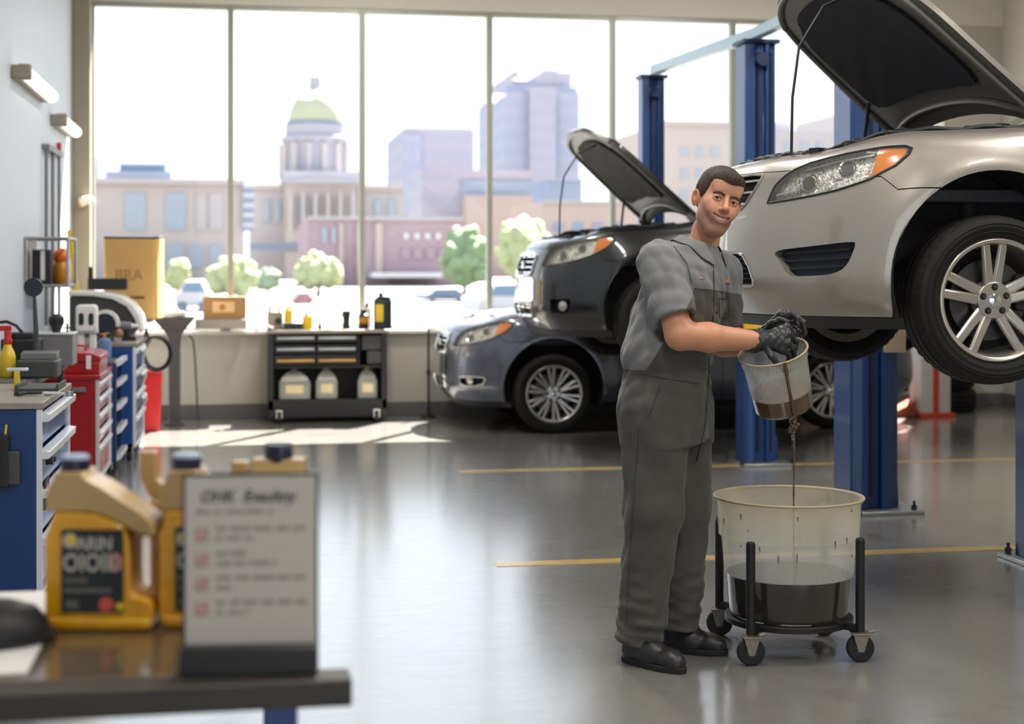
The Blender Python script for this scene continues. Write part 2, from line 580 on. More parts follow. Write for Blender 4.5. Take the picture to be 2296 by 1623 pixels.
def panel_mesh(outer, holes=(), step=.03, off=0.0, side=1.0, archz=.40):
    """triangulates a region of the body surface; returns points, triangles, normals"""
    outer = dens(outer, step * .8); holes = [dens(h, step * .6) for h in holes]
    vs = []; es = []
    for poly in [outer] + holes:
        b = len(vs); n = len(poly)
        vs += poly; es += [(b + i, b + (i + 1) % n) for i in range(n)]
    B = np.array(vs)
    lo, hi = np.array(outer).min(0), np.array(outer).max(0)
    gx, gy = np.meshgrid(np.arange(lo[0], hi[0] + step, step), np.arange(lo[1], hi[1] + step, step * .8), indexing='ij')
    gx, gy = gx.ravel(), gy.ravel()
    m = inside(outer, gx, gy)
    for h in holes: m &= ~inside(h, gx, gy)
    gx, gy = gx[m], gy[m]
    if len(gx):
        d = np.full(len(gx), 9.0)
        for i in range(0, len(B), 200):
            d = np.minimum(d, np.sqrt(((gx[:, None] - B[None, i:i + 200, 0]) ** 2 + (gy[:, None] - B[None, i:i + 200, 1]) ** 2)).min(1))
        k = d > step * .42
        vs = vs + [(float(a), float(b)) for a, b in zip(gx[k], gy[k])]
    V2, _, F2, *_r = delaunay_2d_cdt([Vector(p) for p in vs], es, [], 0, 1e-6)
    V2 = np.array([tuple(p) for p in V2])
    F2 = np.array([f for f in F2 if len(f) == 3])
    c = V2[F2].mean(1)
    m = inside(outer, c[:, 0], c[:, 1])
    for h in holes: m &= ~inside(h, c[:, 0], c[:, 1])
    F2 = F2[m]
    used = np.unique(F2); mp = np.full(len(V2), -1); mp[used] = np.arange(len(used))
    V2 = V2[used]; F2 = mp[F2]
    u = np.clip(V2[:, 0], 0, UMAX); t = np.clip(V2[:, 1], .22, 1)
    pts = S(u, t, side, off, archz); nr = Snorm(u, t, side, archz)
    if side < 0: F2 = F2[:, ::-1]
    # face direction follows the normals
    fn = np.cross(pts[F2[:, 1]] - pts[F2[:, 0]], pts[F2[:, 2]] - pts[F2[:, 0]])
    if ((fn * nr[F2[:, 0]]).sum(1)).sum() < 0: F2 = F2[:, ::-1]
    return pts, F2, nr
def panel(name, outer, mat, parent, holes=(), step=.03, off=0.0, sides=(-1, 1), archz=.40):
    """both sides joined in one mesh when two sides are given"""
    P_, F_, N_ = [], [], []; b = 0
    for sd in sides:
        p, f, n = panel_mesh(outer, holes, step, off, sd, archz)
        f = f + b
        if P_ and len(P_[0]) == len(p):      # weld the two halves along the centre line
            for i in np.nonzero(np.abs(p[:, 1]) < 1e-6)[0]: f[f == b + i] = i
        P_.append(p); F_.append(f); N_.append(n); b += len(p)
    P_ = np.concatenate(P_); F_ = np.concatenate(F_); N_ = np.concatenate(N_)
    used = np.unique(F_); mp = np.zeros(len(P_), int); mp[used] = np.arange(len(used))
    return mesh_np(name, P_[used], mp[F_], mat, parent, normals=N_[used])
def wall_strip(poly, o0, o1, side, step=.02, archz=.40):
    q = np.array(dens(poly, step)); u = np.clip(q[:, 0], 0, UMAX); t = np.clip(q[:, 1], .22, 1)
    a = S(u, t, side, o0, archz); b = S(u, t, side, o1, archz); n = len(q)
    return list(map(tuple, a)) + list(map(tuple, b)), [(i, (i + 1) % n, n + (i + 1) % n, n + i) for i in range(n)]
def ribbon(mb, uts, w, o0, o1, side, archz=.40):
    """a bar laid along the surface: centre line (u,t), height w, from offset o0 to o1"""
    q = np.array(dens(uts, .03, False)); vs = []
    n = len(q)
    for du, o in ((-w / 2, o0), (w / 2, o0), (w / 2, o1), (-w / 2, o1)):
        vs += list(map(tuple, S(np.clip(q[:, 0], 0, UMAX), np.clip(q[:, 1] + du, .22, 1), side, o, archz)))
    fs = []
    for i in range(n - 1):
        for k in range(4):
            k2 = (k + 1) % 4
            fs.append((k * n + i, k * n + i + 1, k2 * n + i + 1, k2 * n + i))
    fs += [(0, n, 2 * n, 3 * n), (n - 1, 2 * n - 1, 3 * n - 1, 4 * n - 1)]
    mb.add(vs, fs)
def car_mats():
    M = {}
    def paint(name, col, flake, rough=.28):
        m = NT(name); c = lin(col)
        n = m.noise(900, 2)
        m.set(Base_Color=m.mix(m.math('MULTIPLY', n, .5), scale_c(c, .94), scale_c(c, 1.08)), Metallic=flake, Roughness=rough, Coat_Weight=1.0, Coat_Roughness=.04)
        return m.mat
    M['silver'] = paint('champagne_silver_paint', (166, 159, 149), .45, .34)
    M['black'] = paint('black_paint', (9, 10, 14), .0, .3)
    M['grey'] = paint('slate_grey_paint', (92, 96, 108), .5, .32)
    M['chrome'] = pm('chrome', (225, 226, 228), .12, 1.0, .02)
    M['dark'] = pm('black_plastic', (22, 23, 25), .5, 0, .25, 30, .2)
    M['void'] = pm('dark_cavity', (12, 12, 13), .8, 0, .3, 20)
    M['under'] = pm('underbody_black', (28, 28, 28), .7, 0, .4, 14, .4, 30)
    M['tyre'] = pm('tyre_rubber', (26, 25, 24), .72, 0, .25, 25, .3, 90, spec=.3)
    M['rim'] = pm('alloy_rim', (196, 190, 180), .3, .85, .06, 20)
    M['rim2'] = pm('alloy_rim_bright', (205, 203, 198), .3, .85, .06, 20)
    M['disc'] = pm('brake_disc_steel', (84, 82, 80), .4, .8, .15, 30)
    m = NT('headlight_reflector'); n = m.noise(38, 4, .6, dist=1.5)
    m.set(Base_Color=m.ramp(n, [(.38, lin((120, 116, 106))), (.5, lin((236, 234, 226))), (.62, lin((160, 154, 142)))]), Metallic=.6, Roughness=.3)
    m.bump(n, .6, .012); M['refl'] = m.mat
    M['lens'] = thin('headlight_lens', (225, 222, 212), .10, .04, dscale=20)
    m = NT('amber_lens'); n = m.noise(160, 3)
    m.set(Base_Color=m.mix(n, lin((205, 98, 10)), lin((250, 150, 30))), Roughness=.15, Coat_Weight=.6); M['amber'] = m.mat
    M['hood_under'] = pm('hood_underside', (118, 115, 108), .42, .3, .2, 9, .3, 40)
    M['pad'] = pm('hood_insulation', (30, 31, 36), .9, 0, .5, 6, .5, 12)
    M['pad2'] = pm('hood_insulation_grey', (66, 63, 60), .9, 0, .4, 9, .6, 14)
    M['carglass'] = thin('car_window_glass', (70, 82, 76), .72, .03, dscale=4)
    M['engine'] = pm('engine_metal', (70, 70, 72), .45, .5, .5, 30, .5, 40)
    M['fogslat'] = pm('fog_recess_slats', (34, 44, 60), .55, 0, .3, 16)
    return M
CM = car_mats()

def tyre_mb(R=.34, W=.225, seg=144, rim=.245):
    mb = MB()
    w = W / 2
    prof = [(rim - .01, -w * .72), (rim + .004, -w * .86), (rim + .02, -w * .93), (rim + .05, -w * 1.02), (R - .035, -w * .99), (R - .012, -w * .88), (R - .003, -w * .74, 1), (R, -w * .55, 1), (R, -w * .5, 0), (R - .009, -w * .48), (R - .009, -w * .42), (R + .001, -w * .4),
            (R + .002, -w * .08, 0), (R - .008, -w * .06), (R - .008, w * .02), (R + .002, w * .04), (R + .001, w * .4, 0), (R - .009, w * .42), (R - .009, w * .48), (R, w * .5), (R, w * .55, 1), (R - .003, w * .74, 1), (R - .012, w * .88), (R - .035, w * .99), (rim + .05, w * 1.02), (rim + .02, w * .93), (rim - .01, w * .72)]
    vs = []; fs = []; n = len(prof)
    for i, p in enumerate(prof):
        for k in range(seg):
            th = 2 * PI * k / seg
            r = p[0] - (.006 if (len(p) > 2 and p[2] and k % 3 == 0) else 0)
            vs.append((r * math.cos(th), p[1], r * math.sin(th)))
    for i in range(n - 1):
        for k in range(seg):
            k2 = (k + 1) % seg
            fs.append((i * seg + k, i * seg + k2, (i + 1) * seg + k2, (i + 1) * seg + k))
    mb.add(vs, fs)
    # raised rings moulded on the outer sidewall
    for rr in (rim + .03, rim + .062):
        mb.tube([(rr * math.cos(2 * PI * k / 72), -w * 1.005, rr * math.sin(2 * PI * k / 72)) for k in range(72)], .0022, 6, closed=True)
    return mb
def rim_mb(style, R=.245):
    mb = MB()
    ring = [(R, -.075), (R + .004, -.098), (R - .002, -.104), (R - .014, -.1), (R - .02, -.09), (R - .026, -.06), (R - .04, .02), (R - .045, .09), (R - .005, .1), (R - .005, -.06)]
    mb.lathe(ring, 96, close=True, M=Matrix.Rotation(-PI / 2, 4, 'X') @ Matrix.Diagonal((1, 1, 1, 1)))
    # lathe z -> -y after the turn, so flip the sign of y
    mb.v = [(x, -y if False else y, z) for x, y, z in mb.v]
    def spoke(a0, a1, r0, r1, w0, w1, y0, y1, th=.03):
        p0 = Vector((r0 * math.cos(a0), y0, r0 * math.sin(a0))); p1 = Vector((r1 * math.cos(a1), y1, r1 * math.sin(a1)))
        d = (p1 - p0).normalized(); s = d.cross(Vector((0, 1, 0))).normalized()
        vs = []
        for p, w in ((p0, w0), (p1, w1)):
            for sx, yy in ((-.62, -.0), (.62, -.0), (1, th * .3), (.8, th), (-.8, th), (-1, th * .3)):
                vs.append(p + s * (w / 2 * sx) + Vector((0, yy, 0)))
        fs = [(0, 1, 2, 3, 4, 5), (11, 10, 9, 8, 7, 6)] + [(i, i + 6, (i + 1) % 6 + 6, (i + 1) % 6) for i in range(6)]
        mb.add(vs, fs)
    if style == 'double':
        for k in range(5):
            a = PI / 2 + .02 + k * 2 * PI / 5
            for s_ in (-1, 1):
                spoke(a + s_ * .30, a + s_ * .165, .052, R - .012, .046, .040, -.066, -.088)
    else:
        for k in range(10):
            a = PI / 2 + k * 2 * PI / 10 + .1
            for s_ in (-1, 1):
                spoke(a + s_ * .06, a + s_ * .11, .05, R - .012, .022, .025, -.062, -.088, .02)
    mb.cyl((0, -.074, 0), (0, -.03, 0), .072 if style == 'double' else .06, .085, 40)
    return mb
def make_wheel(parent, loc, style, rimmat, near=1, seg=144, detail=True, spin=0.0):
    """near=1: outer face towards -y; near=-1: towards +y"""
    t = tyre_mb(seg=seg).build('wheel', CM['tyre'], parent, sharp=30, loc=loc)
    t.rotation_euler = (0, spin, 0 if near > 0 else PI)
    r = rim_mb(style).build('rim', rimmat, t, sharp=32, bevel=.0025 if detail else 0)
    MB().cyl((0, -.01, 0), (0, .012, 0), .165, seg=48).cyl((0, .012, 0), (0, .09, 0), .1, .09, seg=30).build('brake_disc', CM['disc'], t)
    MB().cyl((0, .03, 0), (0, .05, 0), .235, .235, seg=48).build('inner_barrel', CM['void'], t)
    MB().rbox((.14, -.005, .03), (.07, .08, .15), .02, axis='y').build('brake_caliper', CM['under'], t, bevel=.006)
    if detail:
        MB().lathe([(0, .004), (.02, .003), (.026, 0), (.028, -.01), (.0, -.01)], 32, M=Matrix.Translation((0, -.077, 0)) @ Matrix.Rotation(PI / 2, 4, 'X')).build('centre_cap', CM['chrome'], t)
        for k in range(5):
            a = PI / 2 + .02 + k * 2 * PI / 5 if style == 'double' else .5 + k * 2 * PI / 5
            c = Vector((.052 * math.cos(a), -.0745, .052 * math.sin(a)))
            MB().cyl(c, c + Vector((0, -.0015, 0)), .0135, seg=18).build('lug_recess', CM['void'], t)
            MB().tube([c + Vector((0, -.0015, 0)), c + Vector((0, -.008, 0))], [.0085, .0075], 6).build('lug_nut', CM['disc'], t)
    return t

HLp = [(.478, .742), (.488, .78), (.503, .82), (.55, .862), (.60, .888), (.678, .91), (.77, .917), (.858, .915), (1.017, .899), (1.107, .885), (1.132, .871), (1.118, .847), (1.067, .812), (.96, .778), (.832, .762), (.67, .754)]
AMBp = [(1.0, .893), (1.116, .872), (1.105, .848), (1.06, .815), (1.0, .796), (.963, .784)]
FOGp = [(.525, .54), (.71, .553), (.899, .563), (.905, .55), (.89, .511), (.873, .478), (.845, .452), (.791, .437), (.638, .433), (.608, .445), (.58, .484)]
UGp = {'silver': [(0, .878), (.30, .880), (.385, .872), (.382, .85), (.355, .80), (.31, .745), (.27, .722), (0, .71)],
       'dark': [(0, .845), (.26, .845), (.335, .835), (.34, .80), (.32, .71), (.29, .672), (0, .664)]}
LGp = {'silver': [(0, .535), (.29, .532), (.325, .52), (.379, .47), (.409, .414), (.4, .398), (.385, .393), (0, .391)],
       'dark': [(0, .47), (.34, .468), (.352, .455), (.345, .37), (.33, .36), (0, .358)]}
_arch_cache = {}
def arch_poly(ax, archz):
    k = (ax, archz)
    if k not in _arch_cache:
        pts = []
        for i in range(41):
            a = math.radians(-25 + 230 * i / 40)
            z = archz + ARCH_R * math.sin(a)
            if z > .31: pts.append(inv_xz(ax + ARCH_R * math.cos(a), z, archz))
        pts = [(pts[0][0] - .01, .1)] + pts + [(pts[-1][0] + .01, .1)]
        _arch_cache[k] = pts
    return _arch_cache[k]

def hood_pts(archz, nb=36, na=30, off=0.0):
    us = np.linspace(0, 2.4, 400); c = S(us, np.full(400, 1.0), 1.0, 0, archz)
    X, V, Z = c[:, 0], c[:, 1], c[:, 2]
    Xc = .42
    ub = np.interp(Xc, X, us)
    out = np.zeros((na + 1, 2 * nb + 1, 3))
    for j in range(2 * nb + 1):
        b = (j - nb) / nb
        xf, vf, zf = [np.interp(abs(b) * ub, us, q) for q in (X, V, Z)]
        for i in range(na + 1):
            a = i / na
            xr = 1.34 - .16 * (1 - b * b)
            x = xf + (xr - xf) * a
            xs = Xc + (1.34 - Xc) * a
            vs = np.interp(xs, X, V); zs = np.interp(xs, X, Z)
            v0 = np.interp(Xc, X, V)
            v = vf * (vs / v0) if abs(b) > 0 else 0
            z = (zf + (zs - np.interp(Xc, X, Z)) * a ** .9) + .045 * (1 - b * b) * math.sin(min(1, a * 1.6) * PI / 2) * (1 if a < .62 else 1)
            out[i, j] = (x + .006 * (1 - a), math.copysign(abs(v) - .004, b) if b else 0, z + off)
    return out
def grid_mesh(g, flip=False):
    n, m = g.shape[:2]
    fs = []
    for i in range(n - 1):
        for j in range(m - 1):
            f = (i * m + j, (i + 1) * m + j, (i + 1) * m + j + 1, i * m + j + 1)
            fs.append(f[::-1] if flip else f)
    return g.reshape(-1, 3), fs

def make_car(kind, loc, label, hood_angle=0.0, archz=.40, droop=0.0, detail=True, near_mirror=True):
    paint = CM[kind]
    gk = 'silver' if kind == 'silver' else 'dark'
    car = thing('car', label, 'car', loc)
    step = .03 if kind == 'silver' else .045
    UG, LG, HL, FOG, AMB = UGp[gk], LGp[gk], HLp, rounded(FOGp, 2), AMBp
    if kind == 'grey':
        FOG = [(.60, .47), (.72, .48), (.86, .475), (.88, .455), (.86, .42), (.78, .40), (.66, .40), (.61, .42)]
    if kind == 'black':
        FOG = [(.60, .50), (.78, .50), (.80, .47), (.79, .41), (.76, .39), (.62, .39), (.60, .41)]
    UGf = UG[1:-1]; mk = lambda h: h
    AF, AR = arch_poly(AX_F, archz), arch_poly(AX_R, archz)
    seam = [(1.6, .719), (1.285, .719), (1.07, .722), (1.006, .777), (.56, .881), (.34, .886), (0, .892)]
    up = lambda p, d: [(u, t + d) for u, t in p]
    # --- painted panels
    panel('bumper', [(0, .272), (1.6, .272)] + seam, paint, car, [HL, FOG, UG, LG, AF], step, archz=archz)
    panel('front_wing', up(seam, .004)[::-1] + [(1.6, .27), (2.034, .27), (2.045, .6), (2.0, .9), (1.96, 1.0), (0, 1.0)], paint, car, [HL, AF, UG], step, archz=archz)
    cstep = step * 1.8
    for sd in (-1, 1): panel('front_door', [(2.040, .27), (2.051, .6), (2.006, .9), (1.966, 1.0), (2.96, 1.0), (2.97, .6), (2.96, .27)], paint, car, [], cstep, archz=archz, sides=(sd,))
    for sd in (-1, 1): panel('rear_door', [(2.966, .27), (2.976, .6), (2.966, 1.0), (3.80, 1.0), (3.76, .8), (3.6, .6), (3.5, .27)], paint, car, [AR], cstep, archz=archz, sides=(sd,))
    uq = 3.506
    panel('rear_quarter', [(uq, .27), (3.606, .6), (3.766, .8), (3.806, 1.0), (UMAX - .001, 1.0), (UMAX - .001, .27)], paint, car, [AR, [(4.55, .82), (4.95, .83), (4.97, .7), (4.6, .7)]], cstep, archz=archz)
    for sd in (-1, 1): panel('rear_light', [(4.55, .82), (4.95, .83), (4.97, .7), (4.6, .7)], CM_RED, car, [], .06, off=.002, archz=archz, sides=(sd,))
    for sd in (-1, 1): panel('sill_trim', [(1.9, .22), (3.5, .22), (3.5, .268), (1.9, .268)], CM['dark'], car, [], .05, archz=archz, sides=(sd,))
    panel('lower_lip', [(0, .22), (1.12, .22), (1.10, .268), (0, .268)], CM['dark'], car, [], .05, off=-.004, archz=archz)
    # --- grilles
    for nm, G_, cell in (('upper_grille', UG, 0), ('lower_grille', LG, 1)):
        p = panel(nm, G_, CM['void'], car, [], .05, off=-.045, archz=archz)
        mb = MB()
        for sd in (-1, 1):
            v, f = wall_strip([q for q in G_], .0, -.05, sd, .03, archz); mb.add(v, f)
        mb.build('grille_surround_wall', CM['dark'], p)
        mb = MB()
        t0 = min(q[1] for q in G_); t1 = max(q[1] for q in G_)
        def urange(t):
            us = [u for u in np.linspace(.0, .46, 93) if inside(G_, np.array([u]), np.array([t]))[0]]
            return max(us) if us else 0
        if cell == 0 or gk == 'dark':
            ns = 3 if (gk == 'silver') else 4
            for k in range(ns):
                t = t0 + (t1 - t0) * (k + .7) / (ns + .25)
                um = urange(t)
                for sd in (-1, 1): ribbon(mb, [(0, t), (um, t)], .010 if gk == 'silver' else .013, -.03, -.006, sd, archz)
            mb.build('grille_bars', CM['chrome'] if gk == 'silver' else CM['chrome'], p)
        else:
            k = 0; t = t0 + .012
            while t < t1 - .005:
                um = urange(t)
                for sd in (-1, 1):
                    ribbon(mb, [(0, t), (um, t)], .004, -.03, -.012, sd, archz)
                    u = .008 + (.011 if k % 2 else 0)
                    while u < um:
                        q = S(np.array([u, u]), np.array([t - .0, min(t + .021, t1)]), sd, -.014, archz)
                        mb.tube([q[0], q[1]], .0022, 5); u += .024
                t += .021; k += 1
            mb.build('grille_mesh', CM['dark'], p)
        mb = MB()
        for sd in (-1, 1):
            q = np.array(dens(G_, .02)); q = q[q[:, 0] > .004]
            pts = S(q[:, 0], q[:, 1], sd, .002, archz)
            order = [i for i in range(len(q))]
            mb.tube([tuple(pts[i]) for i in order], .0055 if gk == 'silver' else .013, 8)
        mb.build('grille_frame', paint if (gk == 'silver' and cell == 0) else CM['chrome'], p)
        if cell == 0:
            # round badge in the middle of the grille
            c = S(np.array([0.0]), np.array([(t0 + t1) / 2]), 1, -.004, archz)[0]
            MB().lathe([(0, .012), (.034, .01), (.04, .004), (.042, 0), (0, 0)], 32, M=Matrix.Translation(c) @ Matrix.Rotation(-PI / 2, 4, 'Y'), sx=.8 if gk == 'dark' else .8, sy=1.1).build('badge', CM['chrome'], p)
    if gk == 'dark':
        panel('bright_centre_panel', [(0, .655), (.33, .66), (.375, .64), (.385, .50), (.37, .478), (0, .478)], CM['chrome'], car, [], .04, off=.006, archz=archz)
        panel('bright_lower_strip', [(0, .35), (.40, .352), (.42, .33), (0, .325)], CM['chrome'], car, [], .04, off=.006, archz=archz)
    # --- headlights, fog lights, one part per side
    for sd in (-1, 1):
        h = panel('headlight', HL, CM['refl'], car, [], .03, off=-.035, sides=(sd,), archz=archz)
        mb = MB(); v, f = wall_strip(HL, .0, -.036, sd, archz=archz); mb.add(v, f); mb.build('headlight_housing', CM['dark'], h)
        panel('lens', HL, CM['lens'], h, [], .03, off=.003, sides=(sd,), archz=archz)
        panel('turn_signal', AMB, CM['amber'], h, [], .03, off=-.006, sides=(sd,), archz=archz)
        mb = MB(); q = np.array(dens(HL, .015)); pts = S(q[:, 0], q[:, 1], sd, .003, archz)
        mb.tube([tuple(p) for p in pts], .0042, 6, closed=True); mb.build('gasket', CM['dark'], h)
        for (uu, tt, rr) in ((.67, .815, .042), (.86, .845, .036)):
            c = S(np.array([uu]), np.array([tt]), sd, -.034, archz)[0]; n = Snorm(np.array([uu]), np.array([tt]), sd, archz)[0]
            Mq = Matrix.Translation(c) @ Vector(n).to_track_quat('Z', 'Y').to_matrix().to_4x4()
            MB().lathe([(rr, .022), (rr + .004, .018), (rr, -.005), (rr - .006, .0), (rr * .8, .014)], 32, M=Mq).build('lamp_ring', CM['chrome'], h)
            MB().lathe([(0, .018), (rr * .4, .015), (rr * .68, .006), (rr * .72, -.005), (0, -.005)], 32, M=Mq).build('projector', CM['lens'] if False else CM['disc'], h)
        if kind == 'silver':
            mb = MB(); ribbon(mb, [(.50, .775), (.64, .79)], .005, -.03, -.01, sd, archz); ribbon(mb, [(.56, .872), (.8, .885), (.98, .872)], .006, -.03, -.012, sd, archz)
            mb.build('light_strip', CM['chrome'], h)
        fgl = panel('fog_light_recess', FOG, CM['void'] if kind != 'silver' else CM['fogslat'], car, [], .04, off=-.05, sides=(sd,), archz=archz)
        mb = MB(); v, f = wall_strip(FOG, .0, -.052, sd, archz=archz); mb.add(v, f); mb.build('recess_wall', paint if kind == 'silver' else CM['dark'], fgl)
        if kind == 'silver':
            mb = MB()
            for t in (.465, .497, .528): ribbon(mb, [(.57 if t > .48 else .6, t), (.88 if t > .48 else .855, t + .008)], .012, -.045, -.03, sd, archz)
            mb.build('recess_slats', CM['dark'], fgl)
        else:
            c = S(np.array([.70]), np.array([.445]), sd, -.03, archz)[0]; n = Snorm(np.array([.70]), np.array([.445]), sd, archz)[0]
            MB().lathe([(0, .02), (.028, .016), (.038, .0), (.0, -.01)], 24, M=Matrix.Translation(c) @ Vector(n).to_track_quat('Z', 'Y').to_matrix().to_4x4()).build('fog_lamp', CM['rim2'], fgl)
            mb = MB(); q = np.array(dens(FOG, .02)); mb.tube([tuple(p) for p in S(q[:, 0], q[:, 1], sd, .0, archz)], .007 if kind == 'grey' else .004, 6, closed=True)
            mb.build('recess_frame', CM['rim2'] if kind == 'grey' else CM['dark'], fgl)
    # --- wheel wells and underbody
    for ax in (AX_F, AX_R):
        for sd in (-1, 1):
            mb = MB(); n = 36; vs = []; fs = []
            for i in range(n + 1):
                a = math.radians(-22 + 224 * i / n)
                for V_ in (.868, .53):
                    vs.append((ax + (ARCH_R + .004) * math.cos(a), sd * V_, archz + (ARCH_R + .004) * math.sin(a)))
            for i in range(n): fs.append((2 * i, 2 * i + 1, 2 * i + 3, 2 * i + 2))
            mb.add(vs, fs)
            c0 = len(mb.v); mb.add([(v[0], v[1], v[2]) for v in vs[1::2]], [tuple(range(n + 1))])
            mb.build('wheel_well', CM['void'], car)
            # suspension strut behind the wheel
            MB().cyl((ax + .02, sd * .56, archz - .04), (ax + .06, sd * .5, archz + .36), .035, .05, 16).cyl((ax - .22, sd * .3, .3), (ax, sd * .62, .3), .03, .03, 10).build('suspension_strut', CM['under'], car)
    mb = MB()
    mb.prism([(.16, .3), (.5, .27), (4.1, .27), (4.2, .34), (4.2, .42), (.16, .42)], -.52, .52, 'y')
    mb.box((2.15, 0, .34), (1.6, 1.62, .14)); mb.box((.3, 0, .32), (.2, .9, .06)); mb.box((4.0, 0, .4), (.4, 1.4, .2))
    mb.box((.75, .1, .24), (.35, .5, .08)); mb.cyl((1.0, .25, .25), (3.9, .25, .27), .035, seg=12); mb.cyl((.9, -.5, .27), (.9, .5, .27), .03, seg=10)
    mb.cyl((.62, -.3, .26), (.62, .3, .26), .02, seg=10)
    mb.build('underbody', CM['under'], car, bevel=.01)
    # --- wheels
    sty = 'double' if kind == 'silver' else 'multi'
    for ax in (AX_F, AX_R):
        for sd in (-1, 1):
            make_wheel(car, (ax, sd * .79, .34 - droop), sty, CM['rim'] if kind == 'silver' else CM['rim2'], 1 if sd < 0 else -1, 144 if (kind == 'silver' and ax == AX_F) else 72, detail=(sd < 0))
    # --- engine bay
    mb = MB()
    mb.prism([(.3, .74), (1.36, .74), (1.4, .94), (1.3, .96), (1.26, .8), (.4, .8), (.3, .88), (.24, .9)], -.6, .6, 'y')
    mb.rbox((.78, .05, .86), (.5, .55, .12), .05); mb.rbox((.7, -.42, .87), (.3, .24, .16), .03); mb.rbox((.65, .45, .85), (.22, .3, .14), .02)
    mb.tube([(.45, -.3, .9), (.5, -.1, .94), (.62, .1, .95), (.8, .3, .92)], .035, 12)
    for k in range(4): mb.cyl((.62 + k * .1, -.02, .9), (.62 + k * .1, -.02, .935), .028, seg=12)
    mb.cyl((1.0, -.45, .84), (1.0, -.45, .97), .07, seg=18); mb.cyl((1.0, .45, .84), (1.0, .45, .97), .07, seg=18)
    mb.build('engine', CM['engine'], car, bevel=.008)
    mb = MB()     # plastic cover strip along the opening edge and over the radiator
    us = np.linspace(0, 2.0, 60)
    for sd in (-1, 1):
        a = S(us, np.full(60, 1.0), sd, -.004, archz); b = S(us, np.full(60, 1.0), sd, -.09, archz)
        a[:, 2] -= .004; b[:, 2] = a[:, 2] - .03 + .012 * np.sin(us * 40)
        vs = list(map(tuple, a)) + list(map(tuple, b)); mb.add(vs, [(i, i + 1, 60 + i + 1, 60 + i) for i in range(59)])
        c = b.copy(); c[:, 2] -= .12; vs = list(map(tuple, b)) + list(map(tuple, c)); mb.add(vs, [(i, i + 1, 60 + i + 1, 60 + i) for i in range(59)])
    mb.build('bay_edge_trim', CM['dark'], car)
    if hood_angle:
        rnd = random.Random(4); mb = MB()
        for k in range(46):
            u = rnd.uniform(.05, 1.95); sd = rnd.choice((-1, 1)); q = S(np.array([u]), np.array([1.0]), sd, -rnd.uniform(.03, .09), archz)[0]
            mb.box((q[0], q[1], q[2] - .008 + rnd.uniform(0, .012)), (rnd.uniform(.03, .1), rnd.uniform(.02, .05), rnd.uniform(.02, .045)), rot=(0, 0, rnd.uniform(-.6, .6)))
        for sd in (-1, 1):
            us = np.linspace(.0, 1.95, 40); q = S(us, np.full(40, 1.0), sd, -.03, archz)
            mb.tube([(a, b, c + .006 + .006 * math.sin(i * 1.3)) for i, (a, b, c) in enumerate(q)], .012, 8)
        mb.build('hood_seal', CM['dark'], car, bevel=.003)['kind'] = 'stuff'
        MB().tube([(.25, -.3, .95), (.255, -.3, 1.2), (.285, -.3, 1.42), (.40, -.29, 1.60), (.62, -.28, 1.70)], .0065, 8).build('prop_rod', CM['dark'], car)
        MB().cyl((.95, .62, .98), (.98, .60, 1.30), .010, seg=10).build('gas_strut', CM['dark'], car)
    # --- hood
    th = math.radians(hood_angle)
    hinge = Vector((1.34, 0, 1.05))
    g = hood_pts(archz) - np.array(hinge)
    gi = g.copy(); gi[..., 2] -= .022
    na, nb = g.shape[0], g.shape[1]
    v0, f0 = grid_mesh(g, True); v1, f1 = grid_mesh(gi)
    n0 = len(v0)
    F_ = list(f0) + [tuple(i + n0 for i in f) for f in f1]; mi = [0] * len(f0) + [1] * len(f1)
    loop = [j for j in range(nb)] + [i * nb + nb - 1 for i in range(1, na)] + [(na - 1) * nb + j for j in range(nb - 2, -1, -1)] + [i * nb for i in range(na - 2, 0, -1)]
    for a in range(len(loop)):
        p, q = loop[a], loop[(a + 1) % len(loop)]
        F_.append((p, q, q + n0, p + n0)); mi.append(0)
    me = bpy.data.meshes.new('hood'); me.from_pydata([tuple(p) for p in v0] + [tuple(p) for p in v1], [], F_)
    me.materials.append(paint); me.materials.append(CM['hood_under']); me.polygons.foreach_set('material_index', mi)
    bm = bmesh.new(); bm.from_mesh(me); bmesh.ops.recalc_face_normals(bm, faces=bm.faces); bm.to_mesh(me); bm.free()
    me.polygons.foreach_set('use_smooth', [True] * len(me.polygons)); me.set_sharp_from_angle(angle=math.radians(40))
    hood = bpy.data.objects.new('hood', me); COL.objects.link(hood); hood.parent = car
    hood.location = hinge + Vector((-.06 if hood_angle else 0, 0, 0)); hood.rotation_euler = (0, th, 0)
    if hood_angle:
        # raised ribs around the underside and the insulation mat
        sub = lambda a0, a1, b0, b1, dz: np.array([[gi[int(round((a0 + (a1 - a0) * i / 14) * (na - 1))), int(round((.5 + .5 * (b0 + (b1 - b0) * j / 20)) * (nb - 1)))] + np.array([0, 0, dz]) for j in range(21)] for i in range(15)])
        pad = sub(.13, .80, -.66, .66, -.018)
        r_, c_ = pad.shape[:2]
        for i in range(r_):           # rounded mat corners
            for j in range(c_):
                a = i / (r_ - 1) * 2 - 1; b = j / (c_ - 1) * 2 - 1
                k = max(0, (abs(a) ** 4 * abs(b) ** 4)) * .16
                pad[i, j] += (pad[r_ // 2, c_ // 2] - pad[i, j]) * k
                pad[i, j, 2] += .006 * math.sin(i * 1.7) * math.sin(j * 1.1)
        v, f = grid_mesh(pad); v2 = v + np.array([0, 0, .016]); n = len(v)
        lp = [j for j in range(c_)] + [i * c_ + c_ - 1 for i in range(1, r_)] + [(r_ - 1) * c_ + j for j in range(c_ - 2, -1, -1)] + [i * c_ for i in range(r_ - 2, 0, -1)]
